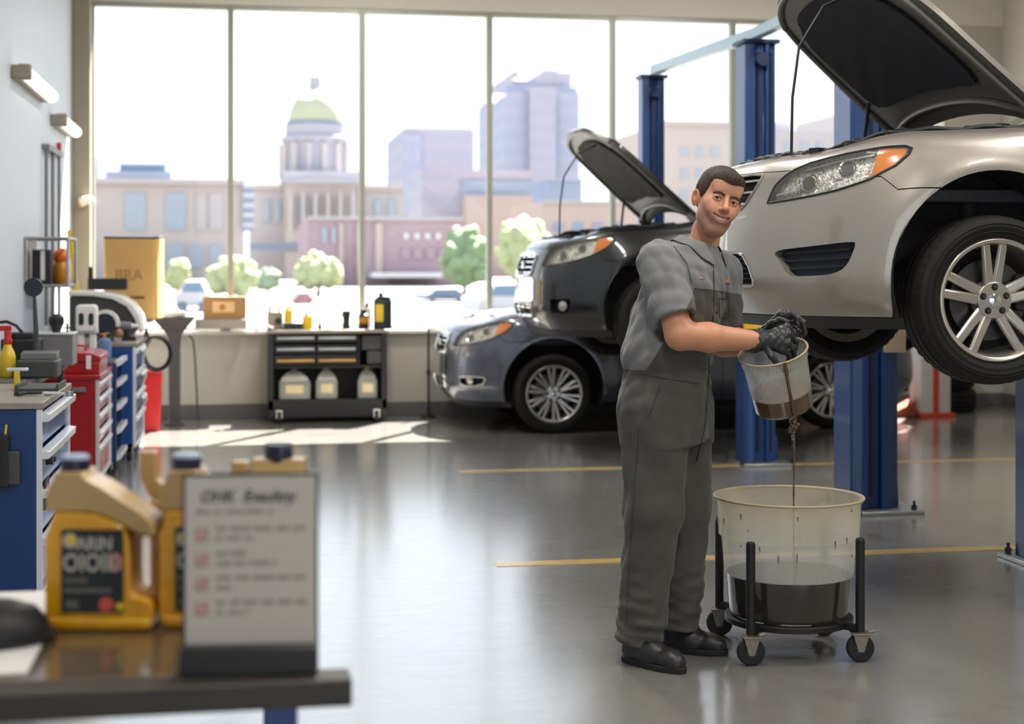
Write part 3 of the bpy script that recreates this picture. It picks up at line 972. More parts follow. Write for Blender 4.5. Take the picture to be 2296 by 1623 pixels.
        mb = MB(); mb.add(list(map(tuple, v)) + list(map(tuple, v2)), list(f) + [(lp[i], lp[(i + 1) % len(lp)], lp[(i + 1) % len(lp)] + n, lp[i] + n) for i in range(len(lp))])
        mb.build('insulation_mat', CM['pad'] if kind == 'silver' else CM['pad2'], hood, sharp=50)
        mb = MB()
        for bb_ in (-.86, .86): mb.tube([tuple(gi[i, int((.5 + .5 * bb_) * (nb - 1))] + np.array([0, 0, -.008])) for i in range(2, na - 2)], .014, 8)
        for aa in (.06, .93): mb.tube([tuple(gi[int(aa * (na - 1)), j] + np.array([0, 0, -.008])) for j in range(4, nb - 4)], .016, 8)
        mb.build('hood_rib', CM['hood_under'], hood)
        for sd in (-1, 1):
            e = gi[na - 1, 0 if sd < 0 else nb - 1]
            MB().box((e[0] - .05, e[1] - sd * .03, e[2] - .03), (.2, .02, .05)).build('hinge', CM['hood_under'], hood, bevel=.004)
    # --- cowl, wipers, cabin
    mb = MB()
    mb.prism([(1.2, .97), (1.36, 1.035), (1.55, 1.075), (1.55, .95), (1.2, .9)], -.72, .72, 'y'); mb.build('cowl', CM['dark'], car, bevel=.012)
    for y in (-.45, .15):
        mb = MB(); mb.tube([(1.46, y, 1.09), (1.5, y + .3, 1.115), (1.55, y + .52, 1.14)], [.014, .01, .008], 8); mb.tube([(1.47, y + .05, 1.105), (1.56, y + .62, 1.145)], .008, 6); mb.cyl((1.46, y, 1.05), (1.46, y, 1.1), .022, seg=12)
        mb.build('wiper', CM['dark'], car)
    zb = 1.06
    ring = lambda z, x0, x1, w, bulge: [(x0 + bulge, -w, z), (x0, -w * .5, z), (x0 - bulge * .3, 0, z), (x0, w * .5, z), (x0 + bulge, w, z), (x1 - .05, w, z), (x1 + .03, w * .5, z), (x1 + .04, 0, z), (x1 + .03, -w * .5, z), (x1 - .05, -w, z)]
    lo_, mid_, hi_, top_ = ring(zb - .06, 1.45, 4.16, .75, .10), ring(zb + .02, 1.5, 4.12, .73, .10), ring(1.50, 2.12, 3.86, .60, .07), ring(1.56, 2.3, 3.7, .46, .05)
    mb = MB(); mb.add(lo_ + mid_ + hi_ + top_, [tuple(range(10))[::-1], tuple(range(30, 40))] + [(a * 10 + i, a * 10 + (i + 1) % 10, a * 10 + 10 + (i + 1) % 10, a * 10 + 10 + i) for a in range(3) for i in range(10)])
    mb.build('cabin', paint, car, bevel=.02, sharp=60)
    def quad_glass(name, a, b, c, d, off):
        a, b, c, d = map(Vector, (a, b, c, d)); n = (b - a).cross(d - a).normalized() * off
        mb = MB(); mb.add([p + n for p in (a, b, c, d)] + [p + n * .2 for p in (a, b, c, d)], [(0, 1, 2, 3), (7, 6, 5, 4), (0, 4, 5, 1), (1, 5, 6, 2), (2, 6, 7, 3), (3, 7, 4, 0)])
        return mb.build(name, CM['carglass'], car)
    L = lambda p, q, t: tuple(Vector(p).lerp(Vector(q), t))
    # windscreen in three facets joined as one sheet
    mb = MB()
    m5 = [L(mid_[i], hi_[i], .06) for i in range(5)]; h5 = [L(mid_[i], hi_[i], .96) for i in range(5)]
    vs = [(x - .008, y * .94, z + .008) for x, y, z in m5 + h5]
    mb.add(vs, [(i, i + 1, i + 6, i + 5) for i in range(4)]); mb.build('windscreen', CM['carglass'], car)
    for sd in (-1, 1):
        for nm, xa, xb, xta, xtb in (('front_side_window', 1.78, 2.78, 2.24, 2.8), ('rear_side_window', 2.86, 3.72, 2.88, 3.55)):
            za, zt = 1.10, 1.46
            wa = .73 + (.60 - .73) * (za - 1.08) / .42; wt = .73 + (.60 - .73) * (zt - 1.08) / .42
            quad_glass(nm, (xa, sd * wa, za), (xb, sd * wa, za), (xtb, sd * wt, zt), (xta, sd * wt, zt), .008 * -sd * 1.0 if False else (.008 if sd < 0 else -.008))
    m5 = [L(mid_[i], hi_[i], .2) for i in range(5, 10)]; h5 = [L(mid_[i], hi_[i], .9) for i in range(5, 10)]
    mb = MB(); mb.add([(x + .008, y * .92, z + .005) for x, y, z in m5 + h5], [(i, i + 1, i + 6, i + 5) for i in range(4)]); mb.build('rear_window', CM['carglass'], car)
    if near_mirror:
        mb = MB(); mb.ball((1.78, -.96, 1.13), (.08, .11, .075), 20, 12); mb.cyl((1.8, -.74, 1.08), (1.8, -.92, 1.11), .03, .02, 10)
        mb.build('door_mirror', paint if kind == 'silver' else CM['chrome'], car)
    for sd in (-1, 1):
        for uu in (2.75, 3.55):
            q = S(np.array([uu, uu + .16]), np.array([.74, .745]), sd, .02, archz); MB().tube([q[0], q[1]], .012, 8).build('door_handle', paint, car)
    return car
CM_RED = pm('tail_light_red', (150, 20, 18), .2, 0, .1, 30, coat=.5)
# ================================================================ camera, world, light
cam_d = bpy.data.cameras.new('camera'); cam = bpy.data.objects.new('camera', cam_d); COL.objects.link(cam)
cam.location = (0, 0, CAMH); cam.rotation_euler = (PI / 2, 0, -YAW)
cam_d.sensor_width = 36.0; cam_d.lens = FPX / 2296 * 36.0
cam_d.shift_y = -(811.5 - HY) / 2296.0
cam_d.dof.use_dof = True; cam_d.dof.focus_distance = 5.9; cam_d.dof.aperture_fstop = 2.5
cam_d.clip_end = 2000
SC.camera = cam
SC.view_settings.view_transform = 'Standard'; SC.view_settings.look = 'None'; SC.view_settings.gamma = 1; SC.view_settings.use_curve_mapping = False
SC.view_settings.exposure = 0.0
SC.cycles.use_denoising = True
SC.cycles.max_bounces = 7; SC.cycles.diffuse_bounces = 3; SC.cycles.glossy_bounces = 3; SC.cycles.transmission_bounces = 4; SC.cycles.transparent_max_bounces = 12
SC.cycles.caustics_reflective = False; SC.cycles.caustics_refractive = False
SC.cycles.sample_clamp_indirect = 6

w = bpy.data.worlds.new('sky'); SC.world = w; w.use_nodes = True
nt = w.node_tree; bg = nt.nodes['Background']
tc = nt.nodes.new('ShaderNodeTexCoord'); sp = nt.nodes.new('ShaderNodeSeparateXYZ'); nt.links.new(tc.outputs['Generated'], sp.inputs[0])
cr = nt.nodes.new('ShaderNodeValToRGB'); nt.links.new(sp.outputs[2], cr.inputs[0])
cr.color_ramp.elements[0].position = 0.0; cr.color_ramp.elements[0].color = (.90, .95, 1, 1)
cr.color_ramp.elements[1].position = .8; cr.color_ramp.elements[1].color = (.62, .78, 1, 1)
nt.links.new(cr.outputs[0], bg.inputs[0]); bg.inputs[1].default_value = 1.95

def sun(direction, energy, angle=.9, col=(1, .95, .86)):
    l = bpy.data.lights.new('sun', 'SUN'); l.energy = energy; l.angle = math.radians(angle); l.color = col
    o = bpy.data.objects.new('sun', l); COL.objects.link(o)
    o.rotation_euler = Vector(direction).to_track_quat('-Z', 'Y').to_euler(); return o
sun((-.62, -1.05, -1.62), 52.0)

# ================================================================ room shell
XL, XR, YB, YF, ZC = -1.52, 7.72, 14.95, -5.0, 4.7
def struct(o): o['kind'] = 'structure'; return o
# floor: sealed concrete
m = NT('sealed_concrete_floor')
o3 = m.coord()
n1 = m.noise(.7, 5, .6); n2 = m.noise(9, 5, .6, vec=m.scaled((.5, 1.6, 1))); n3 = m.noise(60, 3)
base = m.mix(n1, lin((122, 120, 114)), lin((152, 150, 145)))
base = m.mix(m.math('MULTIPLY', n2, .3), base, lin((104, 101, 96)))
spk = m.ramp(m.noise(160, 2), [(.66, 0.0), (.72, .5)])
base = m.mix(spk, base, lin((70, 66, 60)))
blot = m.ramp(m.noise(1.6, 4, .7), [(.56, 0.0), (.68, .35)])
base = m.mix(blot, base, lin((92, 80, 62)))
m.set(Base_Color=base, Roughness=m.math('MULTIPLY_ADD', n2, .18, .16), IOR=1.75, Coat_Weight=1.0, Coat_Roughness=.16, Coat_IOR=1.6)
m.bump(m.math('ADD', m.math('MULTIPLY', m.noise(2.2, 4, vec=m.scaled((1, 2.2, 1))), .7), m.math('MULTIPLY', n2, .3)), .12, .02)
M_floor = m.mat
M_wall = pm('painted_wall_cool_white', (190, 198, 208), .55, 0, .03, .8)
M_warm = pm('painted_wall_beige', (182, 177, 165), .6, 0, .05, 1.2)
M_head = pm('painted_header_cream', (216, 210, 196), .6, 0, .04, 1.2)
M_base = pm('grey_rubber_baseboard', (92, 90, 88), .45, 0, .12, 5)
M_mull = pm('aluminium_window_frame', (160, 160, 148), .4, .3, .05, 5)
M_pillar = pm('beige_pillar_paint', (146, 139, 120), .55, 0, .05, 2)
M_sill = pm('white_sill_paint', (232, 228, 220), .35, 0, .04, 2)
M_ceil = pm('ceiling_paint', (205, 203, 198), .8, 0, .04, 1)
M_pane = pane('window_pane_glass', (.985, .99, .99, 1))
M_line = NT('yellow_floor_paint'); _n = M_line.noise(9, 5, .7)
M_line.set(Base_Color=M_line.mix(M_line.ramp(_n, [(.42, 0.0), (.62, .55)]), lin((204, 170, 96)), lin((140, 128, 104))), Roughness=.3, Coat_Weight=.5, Coat_Roughness=.15); M_line = M_line.mat

struct(MB().bb((XL - .3, YF, -.2), (XR + .3, YB + .3, 0)).build('floor', M_floor))
struct(MB().bb((XL - .3, YF, ZC), (XR + .3, YB + .3, ZC + .2)).build('ceiling', M_ceil))
struct(MB().bb((XL - .25, YF, 0), (XL, YB + .25, ZC)).build('wall_left', M_wall))
struct(MB().bb((XR, YF, 0), (XR + .25, YB + .25, ZC)).build('wall_right', M_warm))
WX0, WX1, WZ0, WZ1 = -1.37, 7.12, .83, 3.9
struct(MB().bb((XL, YB, 0), (XR, YB + .25, WZ0)).build('wall_back', M_warm))
struct(MB().bb((XL, YB, WZ1), (XR, YB + .25, ZC)).build('wall_back_header', M_head))
struct(MB().bb((WX1, YB, WZ0), (XR, YB + .25, WZ1)).build('wall_back_right', M_warm))
# unseen front wall behind the camera, its bay left open for sky fill
struct(MB().bb((XL - .25, YF - .25, 3.4), (XR + .25, YF, ZC)).bb((XL - .25, YF - .25, 0), (-.9, YF, 3.4)).bb((5.6, YF - .25, 0), (XR + .25, YF, 3.4)).build('wall_front', M_warm))
struct(MB().bb((XL, YB - .2, 0), (-1.36, YB, ZC)).build('trim_1', M_pillar, bevel=.006))
struct(MB().bb((WX0 - .02, YB - .1, WZ0 - .035), (WX1, YB + .2, WZ0)).build('trim_2', M_sill, bevel=.005))
struct(MB().bb((WX0 + .0, YB - .012, 0), (XR, YB, .135)).build('baseboard_back', M_base, bevel=.004))
struct(MB().bb((XR - .014, 6.0, 0), (XR, YB - .014, .135)).build('baseboard_right', M_base, bevel=.004))
struct(MB().bb((XL, 2.0, 0), (XL + .014, YB - .2, .135)).build('baseboard_left', M_base, bevel=.004))
# windows: a row of tall fixed lights, each with its own frame and pane
mx = [WX0, -.094, 1.148, 2.384, 3.614, 4.845, 5.988, WX1]
for i in range(7):
    a, b = mx[i], mx[i + 1]; t = .028
    mb = MB(); y0, y1 = YB + .02, YB + .11
    mb.bb((a, y0, WZ0), (a + t, y1, WZ1)); mb.bb((b - t, y0, WZ0), (b, y1, WZ1)); mb.bb((a + t, y0, WZ1 - .045), (b - t, y1, WZ1)); mb.bb((a + t, y0, WZ0), (b - t, y1, WZ0 + .03))
    f = struct(mb.build('window_%d' % (i + 1), M_mull, bevel=.004))
    MB().bb((a + t, YB + .06, WZ0 + .03), (b - t, YB + .066, WZ1 - .045)).build('pane', M_pane, f)
# painted bay lines
tag(MB().bb((1.5, 10.72, 0), (5.72, 10.83, .002)).build('floor_line', M_line), 'faded yellow bay line on the floor, farther one, near the blue lift columns', 'floor marking')
tag(MB().bb((1.2, 7.31, 0), (5.2, 7.42, .002)).build('floor_line', M_line), 'faded yellow bay line on the floor, nearer one, behind the rolling oil tub', 'floor marking')
# unseen ceiling lamps, added to fill the shop with light
M_tube = emis('fill_diffuser_lit', (255, 246, 232), 4.0)
M_lampbody = pm('fill_lamp_housing', (200, 200, 196), .4, .2, .05, 4)
for i, (x, y) in enumerate([(1.2, 1.5), (4.6, 1.5), (1.2, 5.0), (4.6, 5.0), (1.2, 8.5), (4.6, 8.5), (1.2, 12.0), (4.6, 12.0)]):
    t = tag(empty('fill_lamp', (x, y, ZC)), 'long white fill lamp added under the shop ceiling, unseen above the frame', 'lamp', 'added fill lamps above the bays')
    MB().bb((-.15, -.75, -.12), (.15, .75, -.02)).build('fill_lamp_housing', M_lampbody, t, bevel=.01)
    MB().bb((-.13, -.72, -.135), (.13, .72, -.12)).build('diffuser', M_tube, t)
    l = bpy.data.lights.new('fill_light', 'AREA'); l.shape = 'RECTANGLE'; l.size = .26; l.size_y = 1.44; l.energy = FILL_W; l.color = (1, .965, .91)
    lo = bpy.data.objects.new('fill_light', l); COL.objects.link(lo); lo.parent = t; lo.location = (0, 0, -.15)
# ================================================================ the city beyond the glass
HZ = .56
def hazed(name, target, var=.05, scale=.15, rough=.8, windows=None):  # distance haze is put into these pale colours, not into the air
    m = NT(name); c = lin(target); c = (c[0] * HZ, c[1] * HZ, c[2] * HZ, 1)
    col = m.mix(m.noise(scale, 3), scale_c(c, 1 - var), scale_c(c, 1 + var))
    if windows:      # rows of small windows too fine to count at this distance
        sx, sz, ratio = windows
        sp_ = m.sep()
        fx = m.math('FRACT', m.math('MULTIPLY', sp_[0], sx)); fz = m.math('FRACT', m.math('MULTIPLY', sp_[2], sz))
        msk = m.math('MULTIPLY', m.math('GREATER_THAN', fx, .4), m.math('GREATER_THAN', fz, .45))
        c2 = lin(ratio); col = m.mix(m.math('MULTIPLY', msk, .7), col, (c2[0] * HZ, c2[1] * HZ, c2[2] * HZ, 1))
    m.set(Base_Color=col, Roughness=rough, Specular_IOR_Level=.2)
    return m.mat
H_tan = hazed('sandstone_facade', (228, 216, 210)); H_tan2 = hazed('pale_stone', (224, 216, 216)); H_glass = hazed('far_window_glass', (202, 212, 224), .06, .3)
H_lilac = hazed('lilac_tower_facade', (208, 208, 226), .03, .1, windows=(.9, .3, (192, 200, 224))); H_lilac2 = hazed('lilac_slab_facade', (212, 206, 220), .03, .1, windows=(1.2, .32, (198, 200, 220)))
H_blue = hazed('blue_glass_facade', (178, 194, 216), .06, .2); H_brick = hazed('far_red_brick', (208, 180, 188), .1, .3); H_orange = hazed('terracotta_facade', (232, 208, 200), .05, .2)
H_gold = hazed('gilded_dome', (220, 222, 190), .05, .4, .5); H_drum = hazed('dome_drum_stone', (206, 204, 214), .05, .2); H_dk = hazed('slate_roof_plant', (150, 164, 190), .1, .3)
H_leaf = hazed('spring_foliage', (214, 222, 170), .2, 1.5); H_leaf2 = hazed('green_foliage', (186, 204, 168), .25, 1.2); H_leaf3 = hazed('deep_green_foliage', (160, 186, 142), .3, 1.2); H_bark = hazed('far_bark', (150, 130, 120), .1, 2)
H_white = hazed('far_white_paint', (250, 250, 252), .02); H_red = hazed('far_red_paint', (235, 150, 150), .05); H_carglass = hazed('far_car_glass', (150, 175, 205), .05)
m = NT('pale_paving'); m.set(Base_Color=m.mix(m.noise(.05, 5, .7), (.13, .128, .125, 1), (.18, .175, .17, 1)), Roughness=.8); H_ground = m.mat
struct(MB().bb((-160, YB + .27, -.3), (260, 700, -.02)).build('ground_outside', H_ground))

def rect(px0, px1, py0, py1, Y, depth, mb=None, name=None, mat=None, parent=None):
    """box whose near face covers the pixel rectangle at distance Y (z down to the ground when py1 is None)"""
    a = atY(px0, py0, Y); b = atY(px1, py0 if py1 is None else py1, Y)
    z1 = atY((px0 + px1) / 2, py0, Y).z; z0 = -.02 if py1 is None else atY((px0 + px1) / 2, py1, Y).z
    lo, hi = (a.x, Y, z0), (b.x, Y + depth, z1)
    if mb is not None: return mb.bb(lo, hi)
    return MB().bb(lo, hi).build(name, mat, parent)
def building(label, px0, px1, py, Y, depth, mat, name='building', extra=()):
    a = atY(px0, py, Y); t = thing(name, label, 'building', ((atY(px0, py, Y).x + atY(px1, py, Y).x) / 2, Y, 0))
    inv = Matrix.Translation(-t.location)
    o = rect(px0, px1, py, None, Y, depth, name='facade', mat=mat, parent=t); o.data.transform(inv)
    for nm, q0, q1, y0, y1, dy, dep, mt in extra:
        p = rect(q0, q1, y0, y1, Y + dy, dep, name=nm, mat=mt, parent=t); p.data.transform(inv)
    return t
W = lambda a, b, c, d, mt=None: ('window', a, b, c, d, -.15, .3, mt or H_glass)
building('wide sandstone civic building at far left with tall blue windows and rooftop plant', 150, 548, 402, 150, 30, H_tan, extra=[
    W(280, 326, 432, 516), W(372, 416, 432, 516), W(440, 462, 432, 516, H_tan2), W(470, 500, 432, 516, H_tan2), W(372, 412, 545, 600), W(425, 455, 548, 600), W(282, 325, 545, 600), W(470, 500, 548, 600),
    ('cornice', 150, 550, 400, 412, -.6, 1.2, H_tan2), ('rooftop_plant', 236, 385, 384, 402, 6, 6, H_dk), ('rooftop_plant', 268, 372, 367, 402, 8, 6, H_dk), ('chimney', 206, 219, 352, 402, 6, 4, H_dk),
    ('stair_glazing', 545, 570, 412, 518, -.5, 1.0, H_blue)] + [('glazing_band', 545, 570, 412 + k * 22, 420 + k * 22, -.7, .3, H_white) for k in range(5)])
# domed capitol
Yc = 190.0
cx = atY(717, 300, Yc).x
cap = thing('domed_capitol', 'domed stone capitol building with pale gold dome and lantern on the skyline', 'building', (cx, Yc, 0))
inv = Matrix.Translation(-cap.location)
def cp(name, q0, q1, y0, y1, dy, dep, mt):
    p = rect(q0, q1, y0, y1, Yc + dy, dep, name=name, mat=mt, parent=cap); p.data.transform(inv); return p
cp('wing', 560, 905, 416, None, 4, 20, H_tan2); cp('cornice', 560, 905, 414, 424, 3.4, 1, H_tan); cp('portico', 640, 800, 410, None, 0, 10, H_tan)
cp('attic', 636, 806, 384, 414, 3, 22, H_drum)
for k in range(6): cp('column', 648 + k * 28, 655 + k * 28, 432, 520, -1.5, 1, H_tan2)
for a, b in ((668, 684), (590, 604), (840, 855), (870, 885), (615, 628)): cp('window', a, b, 448, 500, -.3 if a > 640 and a < 800 else 3.7, .5, H_glass)
cp('lower_band', 560, 905, 545, 560, -.6, 1, H_dk)
zc = lambda py: atY(717, py, Yc).z
rp = lambda w: w / 2 * Yc * 1.0 / FPX
mb = MB(); mb.prism([((atY(630, 0, Yc).x - cx), zc(412)), (0, zc(388)), ((atY(806, 0, Yc).x - cx), zc(412))], -1.0, 6, 'y'); mb.build('pediment', H_drum, cap)
Cc = Matrix.Translation((0, 12, 0))
MB().lathe([(rp(158), zc(400)), (rp(152), zc(396)), (rp(150), zc(305)), (rp(162), zc(300)), (rp(162), zc(292)), (rp(140), zc(288)), (rp(140), zc(262)), (rp(134), zc(262)), (0, zc(262))], 48, M=Cc).build('drum', H_drum, cap)
MB().lathe([(rp(137), zc(272)), (rp(137), zc(255))], 48, M=Cc).build('drum_band', H_dk, cap)
pr = [(rp(126) * math.cos(t) ** .9, zc(258) + (zc(176) - zc(258)) * math.sin(t)) for t in [i * PI / 2 / 14 for i in range(15)]]
pr[-1] = (rp(14), pr[-1][1])
MB().lathe(pr, 48, M=Cc).build('dome', H_gold, cap)
MB().lathe([(rp(34), zc(182)), (rp(30), zc(176)), (rp(26), zc(150)), (rp(28), zc(146)), (rp(22), zc(140)), (rp(14), zc(132)), (0, zc(118))], 24, M=Cc).build('lantern', H_drum, cap)
for k in range(14):
    a = 2 * PI * k / 14
    MB().cyl((rp(156) * math.cos(a), 12 + rp(156) * math.sin(a), zc(392)), (rp(156) * math.cos(a), 12 + rp(156) * math.sin(a), zc(308)), .45, seg=8).build('drum_column', H_tan2, cap)
for px in (700, 727): cp('drum_window', px - 5, px + 5, 322, 352, 12 - rp(153), .8, H_glass)

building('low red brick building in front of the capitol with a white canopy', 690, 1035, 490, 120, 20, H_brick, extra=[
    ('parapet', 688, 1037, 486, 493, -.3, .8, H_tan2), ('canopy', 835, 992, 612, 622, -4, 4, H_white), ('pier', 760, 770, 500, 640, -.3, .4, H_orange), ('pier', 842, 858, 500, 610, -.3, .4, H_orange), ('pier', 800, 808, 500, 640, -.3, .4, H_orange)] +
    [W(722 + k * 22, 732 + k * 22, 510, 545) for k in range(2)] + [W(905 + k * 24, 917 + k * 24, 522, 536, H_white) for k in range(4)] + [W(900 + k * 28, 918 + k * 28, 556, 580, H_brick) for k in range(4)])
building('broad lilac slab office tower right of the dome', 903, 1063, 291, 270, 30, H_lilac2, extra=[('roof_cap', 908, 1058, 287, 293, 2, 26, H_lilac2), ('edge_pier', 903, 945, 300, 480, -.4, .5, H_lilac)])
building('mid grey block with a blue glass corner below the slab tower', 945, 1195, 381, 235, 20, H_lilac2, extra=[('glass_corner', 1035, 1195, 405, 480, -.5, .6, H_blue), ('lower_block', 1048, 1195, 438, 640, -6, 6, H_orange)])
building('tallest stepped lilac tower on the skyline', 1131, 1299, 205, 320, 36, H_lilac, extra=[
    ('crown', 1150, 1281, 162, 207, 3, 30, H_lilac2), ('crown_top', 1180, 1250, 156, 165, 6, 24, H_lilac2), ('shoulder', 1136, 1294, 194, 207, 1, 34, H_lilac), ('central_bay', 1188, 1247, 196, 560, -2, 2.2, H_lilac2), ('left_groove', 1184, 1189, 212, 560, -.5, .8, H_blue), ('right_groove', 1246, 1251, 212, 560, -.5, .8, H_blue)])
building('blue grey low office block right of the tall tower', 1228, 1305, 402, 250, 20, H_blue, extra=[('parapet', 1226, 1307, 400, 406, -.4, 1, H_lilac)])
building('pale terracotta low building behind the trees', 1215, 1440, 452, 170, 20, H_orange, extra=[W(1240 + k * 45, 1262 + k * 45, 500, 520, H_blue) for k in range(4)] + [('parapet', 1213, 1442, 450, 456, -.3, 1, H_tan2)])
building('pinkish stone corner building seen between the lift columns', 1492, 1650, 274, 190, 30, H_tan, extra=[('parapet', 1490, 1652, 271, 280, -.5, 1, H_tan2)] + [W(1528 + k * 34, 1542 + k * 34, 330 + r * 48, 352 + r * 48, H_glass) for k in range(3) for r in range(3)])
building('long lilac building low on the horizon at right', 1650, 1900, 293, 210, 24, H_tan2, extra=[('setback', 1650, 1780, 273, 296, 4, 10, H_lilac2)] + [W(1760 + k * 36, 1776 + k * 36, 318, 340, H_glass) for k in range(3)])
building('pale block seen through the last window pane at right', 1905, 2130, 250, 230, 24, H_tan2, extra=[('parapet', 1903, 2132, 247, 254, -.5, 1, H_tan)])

def tree(px, py0, py1, w, Y, label, mat, seed):
    a = atY(px, py1, Y); ztop = atY(px, py0, Y).z; R = w / 2 * Y / FPX
    t = thing('tree', label, 'tree', (a.x, Y, -.02), group=None)
    rnd = random.Random(seed); mb = MB()
    H = ztop + .02; zc_ = H * .56; VR = H * .44
    mb2 = MB(); mb2.tube([(0, 0, 0), (.05 * R, 0, H * .3), (0, .05, H * .6)], [.07 * R + .05, .06 * R, .04 * R], 8)
    for k in range(60):
        th = rnd.uniform(0, 2 * PI); ph = math.asin(rnd.uniform(-.75, 1)); rr = R * rnd.uniform(.45, .78)
        r0 = R * rnd.uniform(.22, .36)
        c = (rr * math.cos(ph) * math.cos(th), rr * math.cos(ph) * math.sin(th), zc_ + VR * rr / R * math.sin(ph) * 1.0)
        b = len(mb.v); mb.ball(c, r0, 12, 8)
        for i in range(b, len(mb.v)):
            p = Vector(mb.v[i]); q = p + (p - Vector(c)) * (noise.noise(p * (4 / max(R, .5)) + Vector((seed, 0, 0))) * .6)
            mb.v[i] = tuple(q)
    mb.ball((0, 0, zc_), (R * .78, R * .78, VR * .8), 16, 10)
    mb.build('crown', mat, t, sharp=180); mb2.build('trunk', H_bark, t)
tree(519, 570, 655, 112, 62, 'round yellow green tree left of centre, behind a window mullion', H_leaf, 1)
tree(713, 572, 655, 110, 78, 'round yellow green tree standing below the capitol dome', H_leaf, 2)
tree(398, 578, 650, 60, 72, 'small pale tree near the parked white van', H_leaf, 3)
tree(1040, 498, 662, 118, 60, 'tall green tree just left of the fourth mullion', H_leaf3, 4)
tree(1172, 475, 650, 130, 66, 'tall yellow green tree right of the fourth mullion', H_leaf, 5)
tree(1262, 520, 650, 70, 74, 'low tree half hidden behind the raised black car nose', H_leaf2, 6)
tree(600, 600, 655, 60, 78, 'faint small tree between the two round yellow green trees', H_leaf2, 8)

def parked(px0, px1, py0, py1, label, mat, h_=1.5, kind='car'):
    D = (CAMH + .02) * FPX / (py1 - HY); a = P(px0, py1, D); b = P(px1, py1, D); L = (b.x - a.x); H = (py1 - py0) * D / FPX
    t = thing('parked_' + kind, label, kind, ((a.x + b.x) / 2, a.y, -.02))
    l = L / 2
    MB().prism([(-l, .18 * H), (-l * .98, .55 * H), (-l * .7, .62 * H), (-l * .45, .97 * H), (l * .5, H), (l * .8, .62 * H), (l, .55 * H), (l, .18 * H)], 0, 3.6, 'y').build('body', mat, t, bevel=.06)
    MB().prism([(-l * .62, .63 * H), (-l * .42, .92 * H), (l * .45, .94 * H), (l * .7, .63 * H)], -.02, .05, 'y').build('window', H_carglass, t)
    for s in (-.6, .6):
        MB().cyl((s * l, -.03, .17 * H), (s * l, .25, .17 * H), .17 * H, seg=20).build('wheel', H_dk, t)
    MB().bb((l * .82, -.04, .38 * H), (l * .98, .02, .5 * H)).build('tail_light', H_red, t)
    MB().bb((-l * .98, -.04, .38 * H), (-l * .85, .02, .5 * H)).build('head_light', H_white, t)
parked(392, 472, 628, 700, 'white van parked outside beyond the cardboard box', H_white, kind='van')
parked(1072, 1215, 634, 714, 'white car parked outside near the raised black car', H_white)
parked(950, 1052, 646, 678, 'blue grey car parked far across the road', H_dk)
parked(655, 705, 655, 682, 'small reddish car parked far off below the domed capitol', H_red)
# ================================================================ lifts
M_lift = pm('lift_blue_paint', (9, 60, 118), .38, 0, .14, 3, coat=.3)
M_liftd = pm('lift_blue_dark', (9, 38, 76), .45, 0, .15, 3)
M_steel = pm('galvanised_steel', (168, 172, 172), .35, .8, .12, 12)
M_dsteel = pm('dark_steel', (48, 50, 52), .45, .5, .2, 15)
M_yel = pm('safety_yellow', (236, 184, 40), .45, 0, .1, 6)
M_beam = pm('lift_top_beam_grey', (168, 190, 200), .4, .3, .08, 3)
M_rubber = pm('black_rubber', (24, 24, 24), .7, 0, .2, 30)
def lift_column(x, y, h, label, w=.30, d=.26, arm_z=None, yellow=False, top=True, flip=1):
    t = thing('lift_column', label, 'lift column', (x, y, 0), group='blue lift columns')
    # open C-section column, opening towards -y*flip, built as profile
    k = .035
    mb = MB()
    o = [(-w / 2, -d / 2), (-w / 2 + .05, -d / 2 - .02), (-.045, -d / 2 - .02), (-.04, -d / 2 + .02), (.03, -d / 2 + .02), (.035, -d / 2 - .02), (w / 2 - .06, -d / 2 - .02), (w / 2 - .055, -d / 2 + .015), (w / 2, -d / 2 + .02), (w / 2, d / 2), (-w / 2, d / 2)]
    mb.prism(o, .02, h, 'z'); mb.build('column', M_lift, t, bevel=.006)
    MB().prism([(-w * .68, -d * .95), (w * .85, -d * .95), (w * .92, -d * .5), (w * .92, d * .8), (-w * .68, d * .8)], 0, .022, 'z').build('base_plate', M_steel, t, bevel=.004)
    for bx, by in ((-.17, -.2), (.21, -.2), (.21, .16), (-.17, .16)):
        b = MB(); b.cyl((bx, by, .02), (bx, by, .05), .016, seg=6); b.cyl((bx, by, .05), (bx, by, .075), .008, seg=10); b.build('anchor_bolt', M_dsteel, t)
    MB().prism([(w / 2, .02), (w / 2 + .05, .02), (w / 2 + .04, .2), (w / 2, .22)], -.01, .01, 'y').build('gusset', M_lift, t)
    for cx_ in (-.02, .075):
        MB().cyl((cx_, -d / 2 - .005, .1), (cx_, -d / 2 - .005, h - .06), .007, seg=8).build('lift_cable', M_dsteel, t)
    if top:
        MB().bb((-w / 2 - .02, -d / 2 - .03, h), (w / 2 + .02, d / 2 + .01, h + .03)).cyl((-.0, -d / 2 - .06, h - .12), (.0, d / 2, h - .12), .05, seg=18).build('pulley_head', M_liftd, t, bevel=.004)
    if arm_z:
        z = arm_z
        c = MB(); c.bb((-w / 2 - .025, -d / 2 - .05, z - .28), (w / 2 + .025, -d / 2 - .022, z + .24)); c.build('carriage', M_liftd, t, bevel=.008)
        if yellow: MB().bb((-w / 2 - .03, -d / 2 - .075, z - .09), (w / 2 + .04, -d / 2 - .05, z - .02)).build('yellow_guard', M_yel, t, bevel=.005)
    return t
cols = {}
cols['A'] = lift_column(3.62, 8.68, 3.0, 'blue lift column directly behind the oil tub, with a tan block on its side', w=.30)
cols['C'] = lift_column(3.68, 10.85, 3.03, 'tall blue lift column behind the small pail, yellow guard on its carriage', w=.235, d=.22, arm_z=1.07, yellow=True)
cols['D'] = lift_column(3.46, 12.945, 3.03, 'farthest blue lift column, rising behind the open hood of the black car', w=.2, d=.15)
